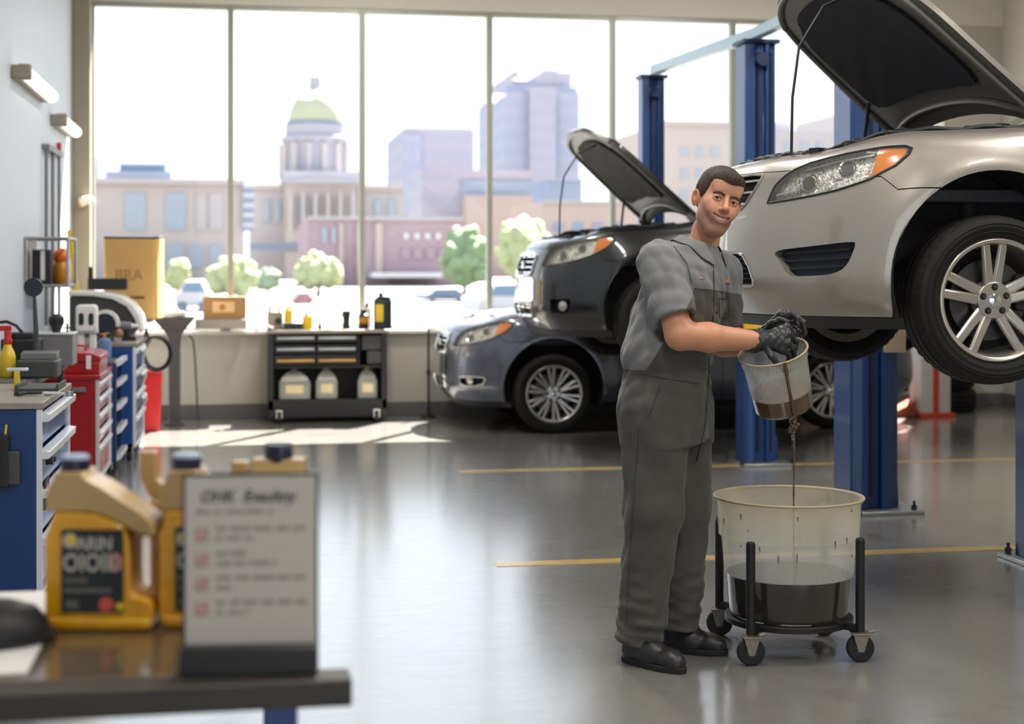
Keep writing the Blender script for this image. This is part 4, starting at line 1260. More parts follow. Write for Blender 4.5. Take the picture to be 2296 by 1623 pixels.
cols['B'] = lift_column(3.87, 6.95, 1.08, 'short blue lift post under the silver car at the right edge of the picture', w=.3, top=False)
MB().bb((.04, -.19, .93), (.165, -.152, 1.08)).build('tan_block', pm('tan_wood_block', (190, 168, 140), .6, 0, .15, 9), cols['A'], bevel=.004)
# support head of the short post, its pads carry the sill
MB().bb((-.1, -.5, 1.08), (.1, .5, 1.16)).cyl((0, -.45, 1.16), (0, -.45, 1.2), .07, seg=20).cyl((0, .45, 1.16), (0, .45, 1.2), .07, seg=20).build('support_head', M_liftd, cols['B'], bevel=.006)
MB().tube([(3.66, 8.6, 3.115), (3.68, 10.85, 3.115), (3.5, 13.0, 3.115)], .055, 4).build('overhead_beam', M_beam, None, bevel=.006)
tag(bpy.data.objects['overhead_beam'], 'pale grey steel beam tying the tops of the blue lift columns', 'beam')
# arms of the far lift under the black car
for i, (x0, y0, x1, y1) in enumerate([(3.66, 11.0, 3.56, 11.72), (3.76, 11.0, 4.3, 11.6)]):
    mb = MB(); mb.tube([(x0, y0, .82), (x1, y1, .82)], .045, 4); a = mb.build('lift_arm', M_liftd, None, bevel=.005)
    a['label'] = ['dark blue lift arm straight in from the near side under the black car', 'dark blue lift arm reaching backward from the near side under the black car', 'dark blue lift arm straight in from the far side under the black car', 'dark blue lift arm reaching backward from the far side under the black car'][i]
    a['category'] = 'lift arm'
    MB().cyl((x1, y1, .86), (x1, y1, .93), .05, seg=18).build('arm_pad', M_rubber, a)
# right back corner: stacked tyres, orange ramp, red and white post
tx = 6.89
for k in range(3):
    mb = tyre_mb(.31, .21, 60, .2); mb.v = [(x, z, y) for x, y, z in mb.v]
    tag(mb.build('tyre', CM['tyre'], None, loc=(tx + .01 * (-1) ** k, 14.58, .11 + .221 * k)), ['dark tyre lying flat at the bottom of the corner stack', 'dark tyre lying flat in the middle of the corner stack', 'dark tyre lying flat on top of the corner stack'][k], 'tyre', 'stacked tyres in the far corner')
M_orange = pm('faded_orange_paint', (160, 76, 46), .5, 0, .15, 8); M_redp = pm('red_orange_stripe', (200, 62, 40), .5, 0, .1, 8); M_whitep = pm('worn_white_paint', (196, 190, 184), .5, 0, .12, 8)
a = G(2008, 925); b = G(2055, 925)
mb = MB(); mb.prism([(0, 0), (.22, 0), (.22, .16), (0, .05)], 0, .2, 'y'); tag(mb.build('wheel_ramp', M_orange, None, loc=(6.09, 13.92, 0), bevel=.008), 'orange wedge wheel ramp on the floor beside the striped white cabinet', 'ramp')
t = thing('striped_cabinet', 'narrow white cabinet with a red orange stripe beside the stacked tyres', 'cabinet', (6.48, 14.0, 0))
mb = MB(); mb.bb((-.14, -.12, .04), (.16, .14, 1.15)); mb.build('body', M_whitep, t, bevel=.01)
MB().bb((-.02, -.128, .04), (.035, -.121, 1.15)).build('stripe', M_redp, t); MB().bb((-.16, -.14, 0), (.2, .16, .04)).build('base', M_redp, t, bevel=.005)
# ================================================================ left side: cabinets and what stands on them
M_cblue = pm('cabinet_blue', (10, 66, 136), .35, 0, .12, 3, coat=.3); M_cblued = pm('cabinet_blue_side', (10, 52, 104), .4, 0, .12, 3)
M_cred = pm('cabinet_red', (160, 26, 30), .32, 0, .12, 3, coat=.4)
M_alu = pm('bright_aluminium_trim', (226, 228, 232), .3, .55, .06, 8)
M_ctop = pm('scratched_steel_worktop', (150, 142, 130), .4, .5, .25, 14, .1, 50)
M_blk = pm('matt_black', (26, 26, 28), .55, 0, .25, 20); M_gry = pm('mid_grey_paint', (118, 118, 120), .5, 0, .12, 10); M_dgry = pm('charcoal_paint', (62, 62, 62), .55, 0, .15, 8)
M_wht = pm('white_plastic', (226, 226, 222), .4, 0, .06, 10); M_ylw = pm('yellow_plastic', (226, 190, 40), .35, 0, .1, 10); M_rdp = pm('red_plastic', (190, 28, 30), .3, 0, .1, 10)
M_org = pm('orange_plastic', (226, 110, 30), .4, 0, .12, 12); M_ambr = pm('amber_plastic', (200, 130, 20), .25, 0, .2, 12); M_card = pm('cardboard', (200, 158, 96), .8, 0, .12, 3); M_cardd = pm('cardboard_dark', (156, 120, 80), .8, 0, .12, 3)
M_bluel = pm('pale_blue_plastic', (92, 120, 160), .4, 0, .1, 9); M_ink = pm('dark_print', (60, 46, 36), .7, 0, .1, 30); M_inkf = pm('faint_print', (164, 120, 70), .8, 0, .1, 30)
M_clear = thin('cloudy_clear_plastic', (225, 225, 215), .62, .2, trans=.3); M_hose = pm('black_hose', (30, 32, 30), .5, 0, .2, 30); M_brass = pm('brass', (190, 150, 80), .35, .8, .1, 20)
M_navy = pm('navy_black_plastic', (24, 34, 44), .35, 0, .1, 10); M_olive = pm('grey_brown_plastic', (122, 110, 100), .5, 0, .2, 20)

def casters(t, x0, x1, y0, y1, r=.045, m=None):
    for x in (x0, x1):
        for y in (y0, y1):
            c = MB().cyl((x - .016, y, r), (x + .016, y, r), r, seg=20).build('caster', M_blk, t, bevel=.004)
            MB().bb((x - .028, y - .03, r), (x - .02, y + .03, 2 * r + .02)).bb((x + .02, y - .03, r), (x + .028, y + .03, 2 * r + .02)).bb((x - .03, y - .035, 2 * r + .01), (x + .03, y + .035, 2 * r + .02)).build('caster_fork', m or M_steel, c)
def drawer_cabinet(label, x0, x1, y0, y1, h, rows, mside, mdrawer, lip=.03, name='tool_cabinet', top=M_ctop, thk=.03, b=.1, hgt=.035):
    t = thing(name, label, 'tool cabinet', ((x0 + x1) / 2, (y0 + y1) / 2, 0)); w, d = (x1 - x0) / 2, (y1 - y0) / 2
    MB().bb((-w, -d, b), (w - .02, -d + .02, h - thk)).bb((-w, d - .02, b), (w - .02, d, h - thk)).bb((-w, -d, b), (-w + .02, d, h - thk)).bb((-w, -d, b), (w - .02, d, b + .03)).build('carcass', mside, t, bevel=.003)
    MB().bb((w - .02, -d, b), (w + .004, -d + .016, h - thk)).bb((w - .02, d - .016, b), (w + .004, d, h - thk)).bb((w - .02, -d + .016, b), (w + .002, d - .016, b + .02)).build('front_frame', M_alu, t, bevel=.002)
    MB().bb((-w - .005, -d - .008, h - thk), (w + .01, d + .008, h)).build('worktop', top, t, bevel=.004)
    z = b + .035; hh = (h - thk - .01 - z)
    for k, f in enumerate(rows):
        dz = hh * f; o = .0
        dr = MB().bb((-w + .04, -d + .02, z + .01), (w - .008, d - .02, z + dz - .035) if True else 0).build('drawer', mdrawer, t, bevel=.003)
        MB().prism([(w - .008, z + dz - .012 - hgt), (w + lip, z + dz - .01 - hgt), (w + lip + .004, z + dz - .012), (w - .008, z + dz - .006)], -d + .018, d - .018, 'y').build('handle', M_alu, dr, bevel=.003)
        z += dz
    casters(t, -w + .06, w - .05, -d + .08, d - .08)
    return t
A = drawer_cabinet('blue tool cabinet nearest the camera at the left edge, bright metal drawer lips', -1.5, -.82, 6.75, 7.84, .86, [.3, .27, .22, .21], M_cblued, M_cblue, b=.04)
# bits fixed on its front and side
for z_, r_, n_ in ((.60, .018, 'black_knob'), (.595, .012, 'black_knob')):
    MB().cyl((.345, -.42 if r_ > .015 else -.33, z_ - .0), (.375, -.42 if r_ > .015 else -.33, z_), r_, seg=16).build('black_knob', M_blk, A)
MB().bb((.345, -.5, .40), (.352, -.36, .53)).build('black_sticker', M_blk, A)
MB().cyl((.352, -.43, .47), (.358, -.43, .47), .032, seg=20).build('orange_dot', M_org, A)
B = drawer_cabinet('red tool cabinet standing behind the near blue one', -1.42, -.86, 9.9, 10.8, .76, [.32, .16, .18, .17, .17], M_cred, M_cred, top=M_cred, lip=.010, hgt=.03)
MB().bb((.12, -.462, .655), (.2, -.45, .685)).build('name_plate', M_gry, B, bevel=.003)
C_ = thing('shelf_cart', 'dark blue shelf cart with bright shelf edges between the red and far blue cabinets', 'cart', (-1.05, 11.2, 0))
MB().bb((-.24, -.3, .1), (-.22, .3, .77)).bb((-.24, -.3, .1), (.22, -.28, .77)).bb((-.24, .28, .1), (.22, .3, .77)).build('frame', M_cblued, C_, bevel=.003)
for k, z in enumerate((.12, .3, .46, .62, .76)):
    s_ = MB().bb((-.22, -.28, z), (.21, .28, z + .015)).build('shelf', M_dgry, C_)
    MB().prism([(.21, z - .02), (.25, z - .0), (.25, z + .035), (.21, z + .03)], -.29, .29, 'y').build('shelf_edge', M_alu, s_, bevel=.002)
casters(C_, -.18, .16, -.22, .22)
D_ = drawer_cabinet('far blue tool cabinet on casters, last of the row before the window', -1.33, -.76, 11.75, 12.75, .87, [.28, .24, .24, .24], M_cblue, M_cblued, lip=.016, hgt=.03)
# red lidded tool chest on the red cabinet
t = thing('tool_chest', 'red lidded tool chest lying on the red cabinet', 'tool chest', (-1.03, 10.3, .76))
MB().prism([(-.17, 0), (.165, 0), (.165, .075), (-.17, .075)], -.3, .3, 'y').build('box', M_cred, t, bevel=.006)
MB().prism([(-.18, .075), (.175, .075), (.172, .11), (.12, .128), (-.1, .14), (-.165, .12)], -.31, .31, 'y').build('lid', M_cred, t, bevel=.006)
MB().bb((.085, -.318, .03), (.115, -.309, .115)).build('latch', M_wht, t, bevel=.002); MB().tube([(-.06, 0, .135), (-.05, 0, .165), (.05, 0, .16), (.06, 0, .125)], .009, 8).build('handle', M_rdp, t)
# dark bench behind the near blue cabinet
t = thing('workbench', 'dark steel bench against the left wall, mostly behind the near blue cabinet', 'workbench', (-1.26, 8.8, 0))
MB().bb((-.24, -.88, .82), (.24, .88, .86)).build('bench_top', M_dgry, t, bevel=.004)
for x in (-.2, .2):
    for y in (-.82, .82): MB().bb((x - .02, y - .02, 0), (x + .02, y + .02, .82)).build('leg', M_dgry, t)
MB().bb((-.22, -.86, .3), (.22, .86, .33)).build('lower_shelf', M_dgry, t)
bp = lambda px, y: atY(px, 600, y).x
# spray bottle
x = bp(17, 8.35); t = thing('spray_bottle', 'yellow spray bottle with a red nozzle at the left edge', 'bottle', (x, 8.35, .86))
MB().lathe([(0, 0), (.036, 0), (.04, .01), (.04, .1), (.034, .125), (.02, .155), (.018, .17), (0, .17)], 28).build('bottle', M_ylw, t)
MB().lathe([(.02, .165), (.022, .19), (.018, .2), (.017, .235), (0, .24)], 20).bb((-.045, -.009, .235), (.02, .009, .262)).build('nozzle', M_rdp, t, bevel=.004)
MB().cyl((-.045, 0, .249), (-.058, 0, .249), .009, seg=12).build('nozzle_tip', M_blk, t)
# battery charger
x = bp(50, 9.0); t = thing('battery_charger', 'black box shaped charger with a looping cable behind the spray bottle', 'charger', (x, 9.0, .86))
MB().bb((-.1, -.12, 0), (.1, .12, .17)).build('case', M_blk, t, bevel=.012); MB().bb((-.08, -.1, .17), (.07, .1, .2)).build('top_plate', M_blk, t, bevel=.005)
MB().tube([(-.0, 0, .2), (-.03, -.02, .24), (-.08, -.02, .262), (-.15, -.01, .255), (-.2, 0, .22), (-.215, 0, .1), (-.2, 0, .01)], .009, 10).build('cable', M_hose, t)
# round black inspection disc on a stand
x = bp(76, 8.7); t = thing('inspection_lamp', 'round black disc on a thin dark stand rising above the bench', 'lamp', (x, 8.7, .86))
MB().cyl((0, 0, 0), (0, 0, .02), .06, .05, 24).build('base', M_dgry, t); MB().tube([(.01, 0, .02), (.012, 0, .2), (.002, 0, .42)], [.015, .014, .009], 10).build('stand', M_dgry, t)
MB().cyl((-.002, -.012, .455), (-.002, .012, .455), .05, seg=32).build('disc', M_navy, t, bevel=.004)
x = bp(128, 9.35); t = thing('metal_box', 'grey metal box on the bench below the wall pipes', 'box', (x, 9.35, .86))
MB().prism([(-.11, .06), (-.1, .03), (-.02, 0), (.1, 0), (.1, .175), (-.11, .175)], -.12, .12, 'y').build('body', M_gry, t, bevel=.004); MB().bb((-.115, -.125, .175), (.105, .125, .187)).build('lid', M_alu, t, bevel=.003)
x = bp(128, 9.35); t = thing('rubber_bulb', 'round black rubber bulb with a small tap on top of the grey metal box', 'tool', (x - .0, 9.32, 1.048))
MB().lathe([(0, 0), (.022, 0), (.026, .012), (.032, .03), (.044, .055), (.042, .085), (.028, .1), (0, .105)], 20).build('bulb', M_blk, t); MB().cyl((.06, 0, 0), (.06, 0, .05), .006, seg=8).cyl((.04, 0, .025), (.085, 0, .025), .004, seg=8).build('tap', M_dgry, t)
x = bp(88, 8.3); tag(MB().rbox((0, 0, .045), (.2, .22, .09), .02).build('machine_vise', M_dgry, None, bevel=.01, loc=(x, 8.3, .86)), 'dark machine vise block on the bench right of the yellow spray bottle', 'vise')
MB().bb((-.09, -.02, .09), (.09, .04, .125)).bb((-.09, .06, .09), (.09, .09, .13)).build('jaws', M_gry, bpy.data.objects['machine_vise'], bevel=.004)
# tools on the near blue cabinet
x = bp(38, 7.45); t = thing('bar_clamp', 'yellow quick clamp lying on the near blue cabinet', 'clamp', (x, 7.45, .86))
MB().bb((-.012, -.02, 0), (.012, .02, .085)).build('handle', M_ylw, t, bevel=.005); MB().bb((-.045, -.015, .085), (.05, .015, .1)).build('jaw', M_alu, t, bevel=.003)
x = bp(105, 7.5); tag(MB().bb((-.12, -.16, 0), (.07, .16, .012)).bb((-.12, -.16, .012), (-.11, .16, .03)).bb((.06, -.16, .012), (.07, .16, .03)).build('parts_tray', M_dgry, None, loc=(x, 7.5, .86), bevel=.002), 'shallow dark parts tray on the near blue cabinet', 'tray')
for k, (px_, yy, a_) in enumerate(((60, 7.1, .5), (128, 7.05, -.4))):
    x = bp(px_, yy); t = thing('pliers' if k == 0 else 'ratchet_wrench', ['black handled pliers on the near blue cabinet beside the yellow clamp', 'short chrome ratchet wrench at the front corner of the near blue cabinet'][k], 'tool', (x, yy, .86), a_)
    if k == 0: MB().tube([(-.05, .02, .01), (0, 0, .012), (.06, -.02, .01)], [.009, .008, .005], 8).tube([(-.05, -.02, .01), (0, 0, .012), (.06, .02, .01)], [.009, .008, .005], 8).build('body', M_blk, t)
    else:
        MB().tube([(-.06, 0, .01), (.05, 0, .01)], [.009, .006], 8).build('handle', M_alu, t); MB().cyl((.06, 0, 0), (.06, 0, .022), .017, seg=16).build('head', M_steel, t)
for k, (px_, z_, ht, m_) in enumerate(((8, .73, .22, M_blk), (30, .66, .14, M_dgry))):
    x = bp(px_, 6.72); o = MB().rbox((0, 0, 0), (.045 if k == 0 else .05, .03, ht), .012, axis='z').build('glove_pouch' if k == 0 else 'side_holster', m_, None, loc=(x, 6.728, z_ - ht / 2), bevel=.006)
    tag(o, ['black pouch hanging on the side of the near blue cabinet at the picture edge', 'small dark holster on the side of the near blue cabinet'][k], 'pouch')
MB().tube([(0.004, -.0, .09), (.01, 0, .15)], .005, 8).build('pencil', M_ylw, bpy.data.objects['glove_pouch'])
# things on the shelf cart and far cabinet
x = bp(195, 11.25); t = thing('white_device', 'white upright device with two dark oval openings on the shelf cart', 'tool', (x, 11.25, .797))
MB().rbox((0, 0, .27), (.145, .12, .19), .03, axis='y').build('head', M_wht, t, bevel=.012)
for s in (-1, 1):
    MB().rbox((s * .033, -.06, .265), (.034, .008, .085), .015, axis='y').build('opening', M_navy, t); MB().rbox((s * .04, 0, .085), (.045, .07, .17), .01).build('leg', M_wht, t, bevel=.004)
MB().bb((-.07, -.05, .165), (.075, .05, .2)).build('collar', M_alu, t, bevel=.005)
x = bp(234, 11.0); t = thing('jerry_bottle', 'pale blue bottle with brass fitting on the shelf cart', 'bottle', (x, 11.02, .797))
MB().lathe([(0, 0), (.043, 0), (.046, .01), (.046, .11), (.04, .13), (.02, .14), (0, .14)], 24).build('bottle', M_bluel, t); MB().cyl((0, 0, .14), (0, 0, .175), .012, seg=12).cyl((-.03, 0, .165), (.03, 0, .175), .006, seg=8).build('fitting', M_brass, t)
x = bp(236, 12.0); t = thing('bench_grinder', 'bench grinder with a dark blue wheel under a white guard on the far blue cabinet', 'grinder', (x, 12.0, .87))
MB().cyl((0, -.03, .13), (0, .01, .13), .075, seg=30).build('wheel', M_navy, t, bevel=.004)
mb = MB(); vs = []; n = 18
for i in range(n + 1):
    a = math.radians(-10 + 150 * i / n)
    for r_, y_ in ((.08, -.05), (.105, -.05), (.105, .03), (.08, .03)): vs.append((r_ * math.cos(a), y_, .13 + r_ * math.sin(a)))
mb.add(vs, [(4 * i + k, 4 * i + (k + 1) % 4, 4 * i + 4 + (k + 1) % 4, 4 * i + 4 + k) for i in range(n) for k in range(4)] + [(0, 1, 2, 3), (4 * n + 3, 4 * n + 2, 4 * n + 1, 4 * n)]); mb.build('guard', M_wht, t)
MB().bb((-.06, -.04, 0), (.06, .05, .03)).cyl((0, .0, .13), (0, .1, .13), .05, seg=20).bb((-.03, .0, .03), (.03, .06, .1)).build('base', M_dgry, t, bevel=.004)
MB().ball((.1, -.02, .06), (.03, .03, .035), 14, 8).build('rest_knob', M_cardd, t)
x = bp(283, 12.1); t = thing('power_drill', 'grey and white cordless drill lying on the far blue cabinet', 'drill', (x, 12.1, .87))
MB().tube([(-.09, 0, .1), (-.02, 0, .11), (.04, 0, .11)], [.028, .036, .03], 14).build('motor', M_gry, t); MB().tube([(0, 0, .1), (.02, 0, .0)], [.022, .026], 12).bb((-.03, -.035, 0), (.07, .035, .03)).build('grip', M_blk, t); MB().cyl((.04, 0, .11), (.09, 0, .11), .02, .008, 12).build('chuck', M_wht, t)
for k, (px_, z_) in enumerate(((312, .8), (318, .62), (314, .44))):
    MB().tube([(0, -.03, 0), (.02, 0, .03), (.022, .02, .0), (.01, .03, -.05)], [.014, .02, .018, .01], 8).build('clip', M_wht, D_, loc=(.317, -.35 + .05 * k, z_))
# hood shaped machine behind the far blue cabinet
t = thing('machine', 'dark machine under a curved white hood behind the far blue cabinet', 'machine', (-1.06, 13.2, 0))
MB().bb((-.28, -.26, 0), (.26, .26, .84)).build('stand', M_dgry, t, bevel=.006)
pr = [(-.29, .86), (-.29, 1.19), (-.1, 1.185), (.05, 1.16), (.16, 1.1), (.215, 1.0), (.24, .94), (.20, .88), (.12, .84), (-.1, .84), (-.2, .85)]
MB().prism(pr, -.28, .24, 'y').build('body', M_dgry, t, bevel=.012)
ou = [(-.30, 1.235), (-.05, 1.225), (.1, 1.195), (.2, 1.13), (.26, 1.03), (.285, .9), (.25, .9), (.215, 1.01), (.155, 1.105), (.045, 1.165), (-.1, 1.19), (-.30, 1.195)]
MB().prism(ou, -.3, .26, 'y').build('white_hood', M_wht, t, bevel=.008)
tag(MB().bb((-.17, -.08, 0), (.14, .08, .095)).bb((-.17, -.02, .095), (-.14, .02, .19)).build('black_case', M_blk, None, loc=(-1.06, 13.22, 1.237), bevel=.006), 'flat black case lying on top of the white hooded machine', 'case')
t = thing('spirit_level', 'yellow spirit level leaning upright in the corner by the pillar', 'spirit level', (-1.31, 13.1, 1.237), 0)
mb = MB(); mb.box((0, 0, .24), (.035, .018, .5), mi=0); o = mb.build('body', M_ylw, t, bevel=.003); o.rotation_euler = (0, -.13, 0)
MB().bb((-.012, -.011, .22), (.012, .0, .26)).build('vial', M_clear, o)
# tall cardboard drum on a low table
t = thing('low_table', 'low grey table under the tall cardboard box near the window corner', 'table', (-.95, 13.85, 0))
MB().bb((-.34, -.24, .95), (.2, .28, .985)).build('top', M_gry, t, bevel=.003)
for x in (-.3, .02):
    for y in (-.2, .24): MB().bb((x - .018, y - .018, 0), (x + .018, y + .018, .95)).build('leg', M_gry, t)
t = thing('cardboard_box', 'tall tan cardboard box with rounded corners and open dark top by the window', 'box', (-.905, 13.82, .986), math.radians(-6))
MB().rbox((0, 0, .34), (.46, .4, .68), .05, seg=5).build('box', M_card, t, bevel=.004)
MB().rbox((0, 0, .687), (.44, .38, .014), .045, seg=5).build('open_top', M_blk, t); MB().tube([(-.22, -.19, .69), (.2, -.195, .685)], .009, 8).tube([(.2, -.19, .69), (.225, .1, .7)], .009, 8).build('folded_rim', M_blk, t)
text('faded_print', 'BRA', .13, M_inkf, t, face_at(-.13, -.202, .33)); text('stamp', 'NORDEL', .032, M_ink, t, face_at(.0, -.202, .17), bold=.001)
# coil of black hose
t = thing('hose_coil', 'coiled black hose hanging behind the far blue cabinet above the red bin', 'hose', (bp(352, 12.8), 12.8, .73))
mb = MB()
for k in range(3): mb.tube([((.115 - .008 * k) * math.cos(a), .02 * k + .01 * math.sin(a * 2), (.135 - .006 * k) * math.sin(a)) for a in [2 * PI * i / 40 for i in range(40)]], .012, 8, closed=True)
mb.build('coil', M_hose, t); MB().tube([(-.06, .02, .1), (-.085, .02, .2), (-.105, .05, .1), (-.13, .1, .0), (-.14, .1, -.1)], .012, 8).build('hose_end', M_hose, t)
# red bin
xb = bp(340, 13.95); tag(MB().prism([(-.075, 0), (.07, 0), (.085, .5), (-.085, .5)], -.12, .12, 'y').build('waste_bin', M_rdp, None, loc=(xb, 13.98, 0), bevel=.01), 'narrow red bin on the floor under the black hose coil', 'bin')
MB().rbox((0, 0, .51), (.19, .26, .025), .02).build('rim', M_rdp, bpy.data.objects['waste_bin'], bevel=.003)
# flared pedestal
xp = bp(391, 14.4); t = thing('pedestal_basin', 'dark grey pedestal with a wide flared top in front of the window', 'pedestal', (xp, 14.42, 0))
MB().lathe([(.22, .985), (.255, .985), (.25, .955), (.15, .87), (.085, .81), (.074, .76), (.07, 0.02), (.12, .02), (.12, 0), (0, 0)], 4, M=Matrix.Rotation(0, 4, 'Z') @ Matrix.Rotation(PI / 4, 4, 'Z')).build('pedestal', M_dgry, t, bevel=.012)
tag(MB().rbox((0, 0, .02), (.2, .14, .04), .02).bb((-.06, -.03, .04), (.04, .04, .055)).build('parts_dish', pm('pale_green_dish', (206, 222, 214), .4), None, loc=(xp + .0, 14.42, .985), bevel=.006), 'pale green dish on top of the dark pedestal', 'dish')
tag(MB().tube([tuple(atY(a, b, 14.62)) for a, b in ((424, 752), (433, 762), (437, 800), (440, 860), (443, 920), (446, 944))], .009, 8).build('air_line', M_dgry, None), 'thin grey air line hanging down the wall right of the pedestal', 'hose')
# wall shelf with box
x0, x1 = bp(437, 14.6), bp(553, 14.6)
tag(MB().bb((x0, 14.58, .862), (x1, 14.94, .945)).build('wall_shelf', pm('grey_shelf', (150, 144, 136), .6), None, bevel=.004), 'grey ledge shelf fixed under the window, holding a small cardboard box', 'shelf')
x0, x1 = bp(455, 14.65), bp(552, 14.65); t = thing('cardboard_box', 'small tan cardboard box with a pale label on the grey wall shelf', 'box', ((x0 + x1) / 2, 14.75, .946))
MB().bb((-(x1 - x0) / 2, -.1, 0), ((x1 - x0) / 2, .1, .205)).build('box', M_cardd, t, bevel=.004); MB().bb((-.11, -.103, .06), (.09, -.1, .16)).build('label', pm('pale_label', (214, 176, 130), .7), t); MB().cyl((-.02, -.103, .11), (-.02, -.106, .11), .028, seg=20).build('printed_mark', M_inkf, t)
# black roll cart under the window
Yc_ = 14.38; x0, x1 = bp(601, Yc_), bp(868, Yc_); w = (x1 - x0) / 2; d = .23
t = thing('roll_cart', 'black tool cart under the window with silver drawer pulls and plastic jugs inside', 'cart', ((x0 + x1) / 2, Yc_ + d, 0))
MB().bb((-w, -d, .12), (-w + .05, d, .82)).bb((w - .05, -d, .12), (w, d, .82)).bb((-w + .05, d - .02, .12), (w - .05, d, .82)).bb((-w, -d, .05), (w, d, .21)).bb((-w + .05, -d + .02, .5), (w - .05, d - .02, .52)).bb((.27, -d + .01, .52), (.29, d - .02, .82)).build('frame', M_blk, t, bevel=.005)
MB().bb((-w - .01, -d - .01, .82), (w + .01, d, .85)).build('worktop', M_ctop, t, bevel=.004)
for r_, z in enumerate((.735, .635, .53)):
    for cc in range(2):
        xa = -w + .06 + cc * ((.27 + w - .06) / 2); xb_ = xa + (.27 + w - .06) / 2 - .008
        dr = MB().bb((xa, -d + .004, z), (xb_, d - .03, z + (.078 if r_ < 2 else .09))).build('drawer', M_dgry if False else M_blk, t, bevel=.003)
        MB().bb((xa + .02, -d - .016, z + .028), (xb_ - .008, -d + .004, z + .052)).build('pull', M_steel if r_ < 2 else M_brass, dr, bevel=.004)
MB().bb((.31, -d + .05, .66), (.5, d - .05, .8)).build('grey_bin', M_dgry, t, bevel=.01); MB().bb((.36, -d + .04, .53), (.52, d - .05, .65)).build('grey_bin', M_dgry, t, bevel=.01)
casters(t, -w + .1, w - .1, -d - .03, d - .1, .05, M_wht)
def jug(px0, px1, h, label, group=None):
    a, b = bp(px0, Yc_ + .1), bp(px1, Yc_ + .1); r_ = (b - a) / 2
    t = thing('plastic_jug', label, 'jug', ((a + b) / 2, Yc_ + .16, .212))
    MB().rbox((0, 0, h * .3), (2 * r_, .2, h * .6), .03).build('body', M_clear, t, bevel=.006)
    MB().lathe([(r_ * 1.3, h * .6), (r_ * 1.15, h * .74), (r_ * .6, h * .92), (.03, h * .97), (.03, h * 1.02), (0, h * 1.02)], 4, M=Matrix.Rotation(PI / 4, 4, 'Z')).build('shoulder', M_clear, t, bevel=.01)
    MB().bb((-r_ * .55, -.104, h * .2), (r_ * .55, -.101, h * .5)).build('label', pm('cream_label', (226, 206, 160), .6), t)
jug(625, 696, .27, 'widest clear plastic jug on the left of the black cart lower shelf'); jug(708, 757, .275, 'middle clear plastic jug on the black cart lower shelf'); jug(802, 846, .275, 'clear plastic jug at the right end of the black cart lower shelf')
# bottles and boxes on the cart
def on_cart(name, label, cat, px0, px1, py0, build, y=14.55):
    a, b = bp(px0, y), bp(px1, y); z1 = atY((px0 + px1) / 2, py0, y).z
    t = thing(name, label, cat, ((a + b) / 2, y, .85)); build(t, (b - a) / 2, z1 - .85); return t
def bA(t, r, h):
    MB().rbox((0, 0, h * .36), (2 * r, .12, h * .72), .02).build('body', M_olive, t, bevel=.006); MB().tube([(-r * .7, 0, h * .7), (-r * .6, 0, h * .95), (r * .3, 0, h), (r * .6, 0, h * .72)], .014, 8).build('handle', M_olive, t); MB().cyl((r * .4, -.065, h * .35), (r * .4, -.03, h * .35), .03, seg=16).build('tap', M_blk, t)
on_cart('oil_can', 'mottled grey brown can at the left end on top of the black cart', 'can', 599, 634, 684, bA)
def bB(m1, m2):
    def f(t, r, h):
        MB().rbox((0, 0, h * .4), (2 * r, .07, h * .8), .015).build('body', m1, t, bevel=.006); MB().lathe([(r * .8, h * .8), (r * .45, h * .88), (r * .4, h), (0, h)], 16).build('cap', m2, t)
    return f
on_cart('oil_bottle', 'taller yellow bottle behind the dark box on the black cart', 'bottle', 637, 656, 684, bB(M_ylw, M_ylw), 14.66)
on_cart('dark_box', 'small dark blue box on top of the black cart', 'box', 635, 678, 724, lambda t, r, h: MB().bb((-r, -.06, 0), (r, .06, h)).build('box', M_navy, t, bevel=.004), 14.5)
on_cart('oil_bottle', 'shorter yellow bottle right of the small dark blue box on the cart', 'bottle', 678, 701, 700, bB(M_ylw, M_ambr), 14.52)
on_cart('small_vial', 'tiny dark vial standing alone in the middle of the cart top', 'bottle', 713, 721, 722, bB(M_navy, M_blk), 14.5)
on_cart('dark_mug', 'black waisted mug on the right half of the cart top', 'mug', 766, 787, 697, lambda t, r, h: (MB().lathe([(r * .95, 0), (r * .7, h * .4), (r * .85, h * .75), (r * 1.0, h), (r * .85, h), (r * .6, h * .4), (0, h * .1)], 20).build('cup', M_blk, t), MB().tube([(-r * .8, 0, h * .8), (-r * 1.7, 0, h * .65), (-r * 1.6, 0, h * .3), (-r * .7, 0, h * .25)], .008, 8).build('handle', M_blk, t)))
on_cart('spray_can', 'small black and amber can left of the big dark jug on the cart', 'can', 803, 827, 694, lambda t, r, h: (MB().lathe([(r, 0), (r, h * .72), (r * .6, h * .8), (r * .6, h), (0, h)], 18).build('can', M_navy, t), MB().lathe([(r * 1.02, h * .3), (r * 1.02, h * .6)], 18).build('band', M_ambr, t)))
on_cart('white_bottle', 'thin white capped bottle behind the black and amber can', 'bottle', 815, 832, 678, bB(M_wht, M_blk), 14.7)
def bBig(t, r, h):
    MB().rbox((0, 0, h * .4), (2 * r, .13, h * .8), .03).build('body', M_navy, t, bevel=.01); MB().prism([(-r, h * .8), (r, h * .8), (r * .7, h * .9), (-r * .5, h * .9)], -.05, .05, 'y').build('shoulder', M_navy, t, bevel=.006)
    MB().cyl((-r * .2, 0, h * .88), (-r * .2, 0, h), .022, seg=16).build('cap', M_blk, t); MB().bb((-r * .85, -.068, h * .2), (r * .0, -.065, h * .68)).build('label', M_ylw, t)
on_cart('oil_jug', 'big dark green oil jug with a yellow label on the black cart', 'jug', 838, 878, 656, bBig)
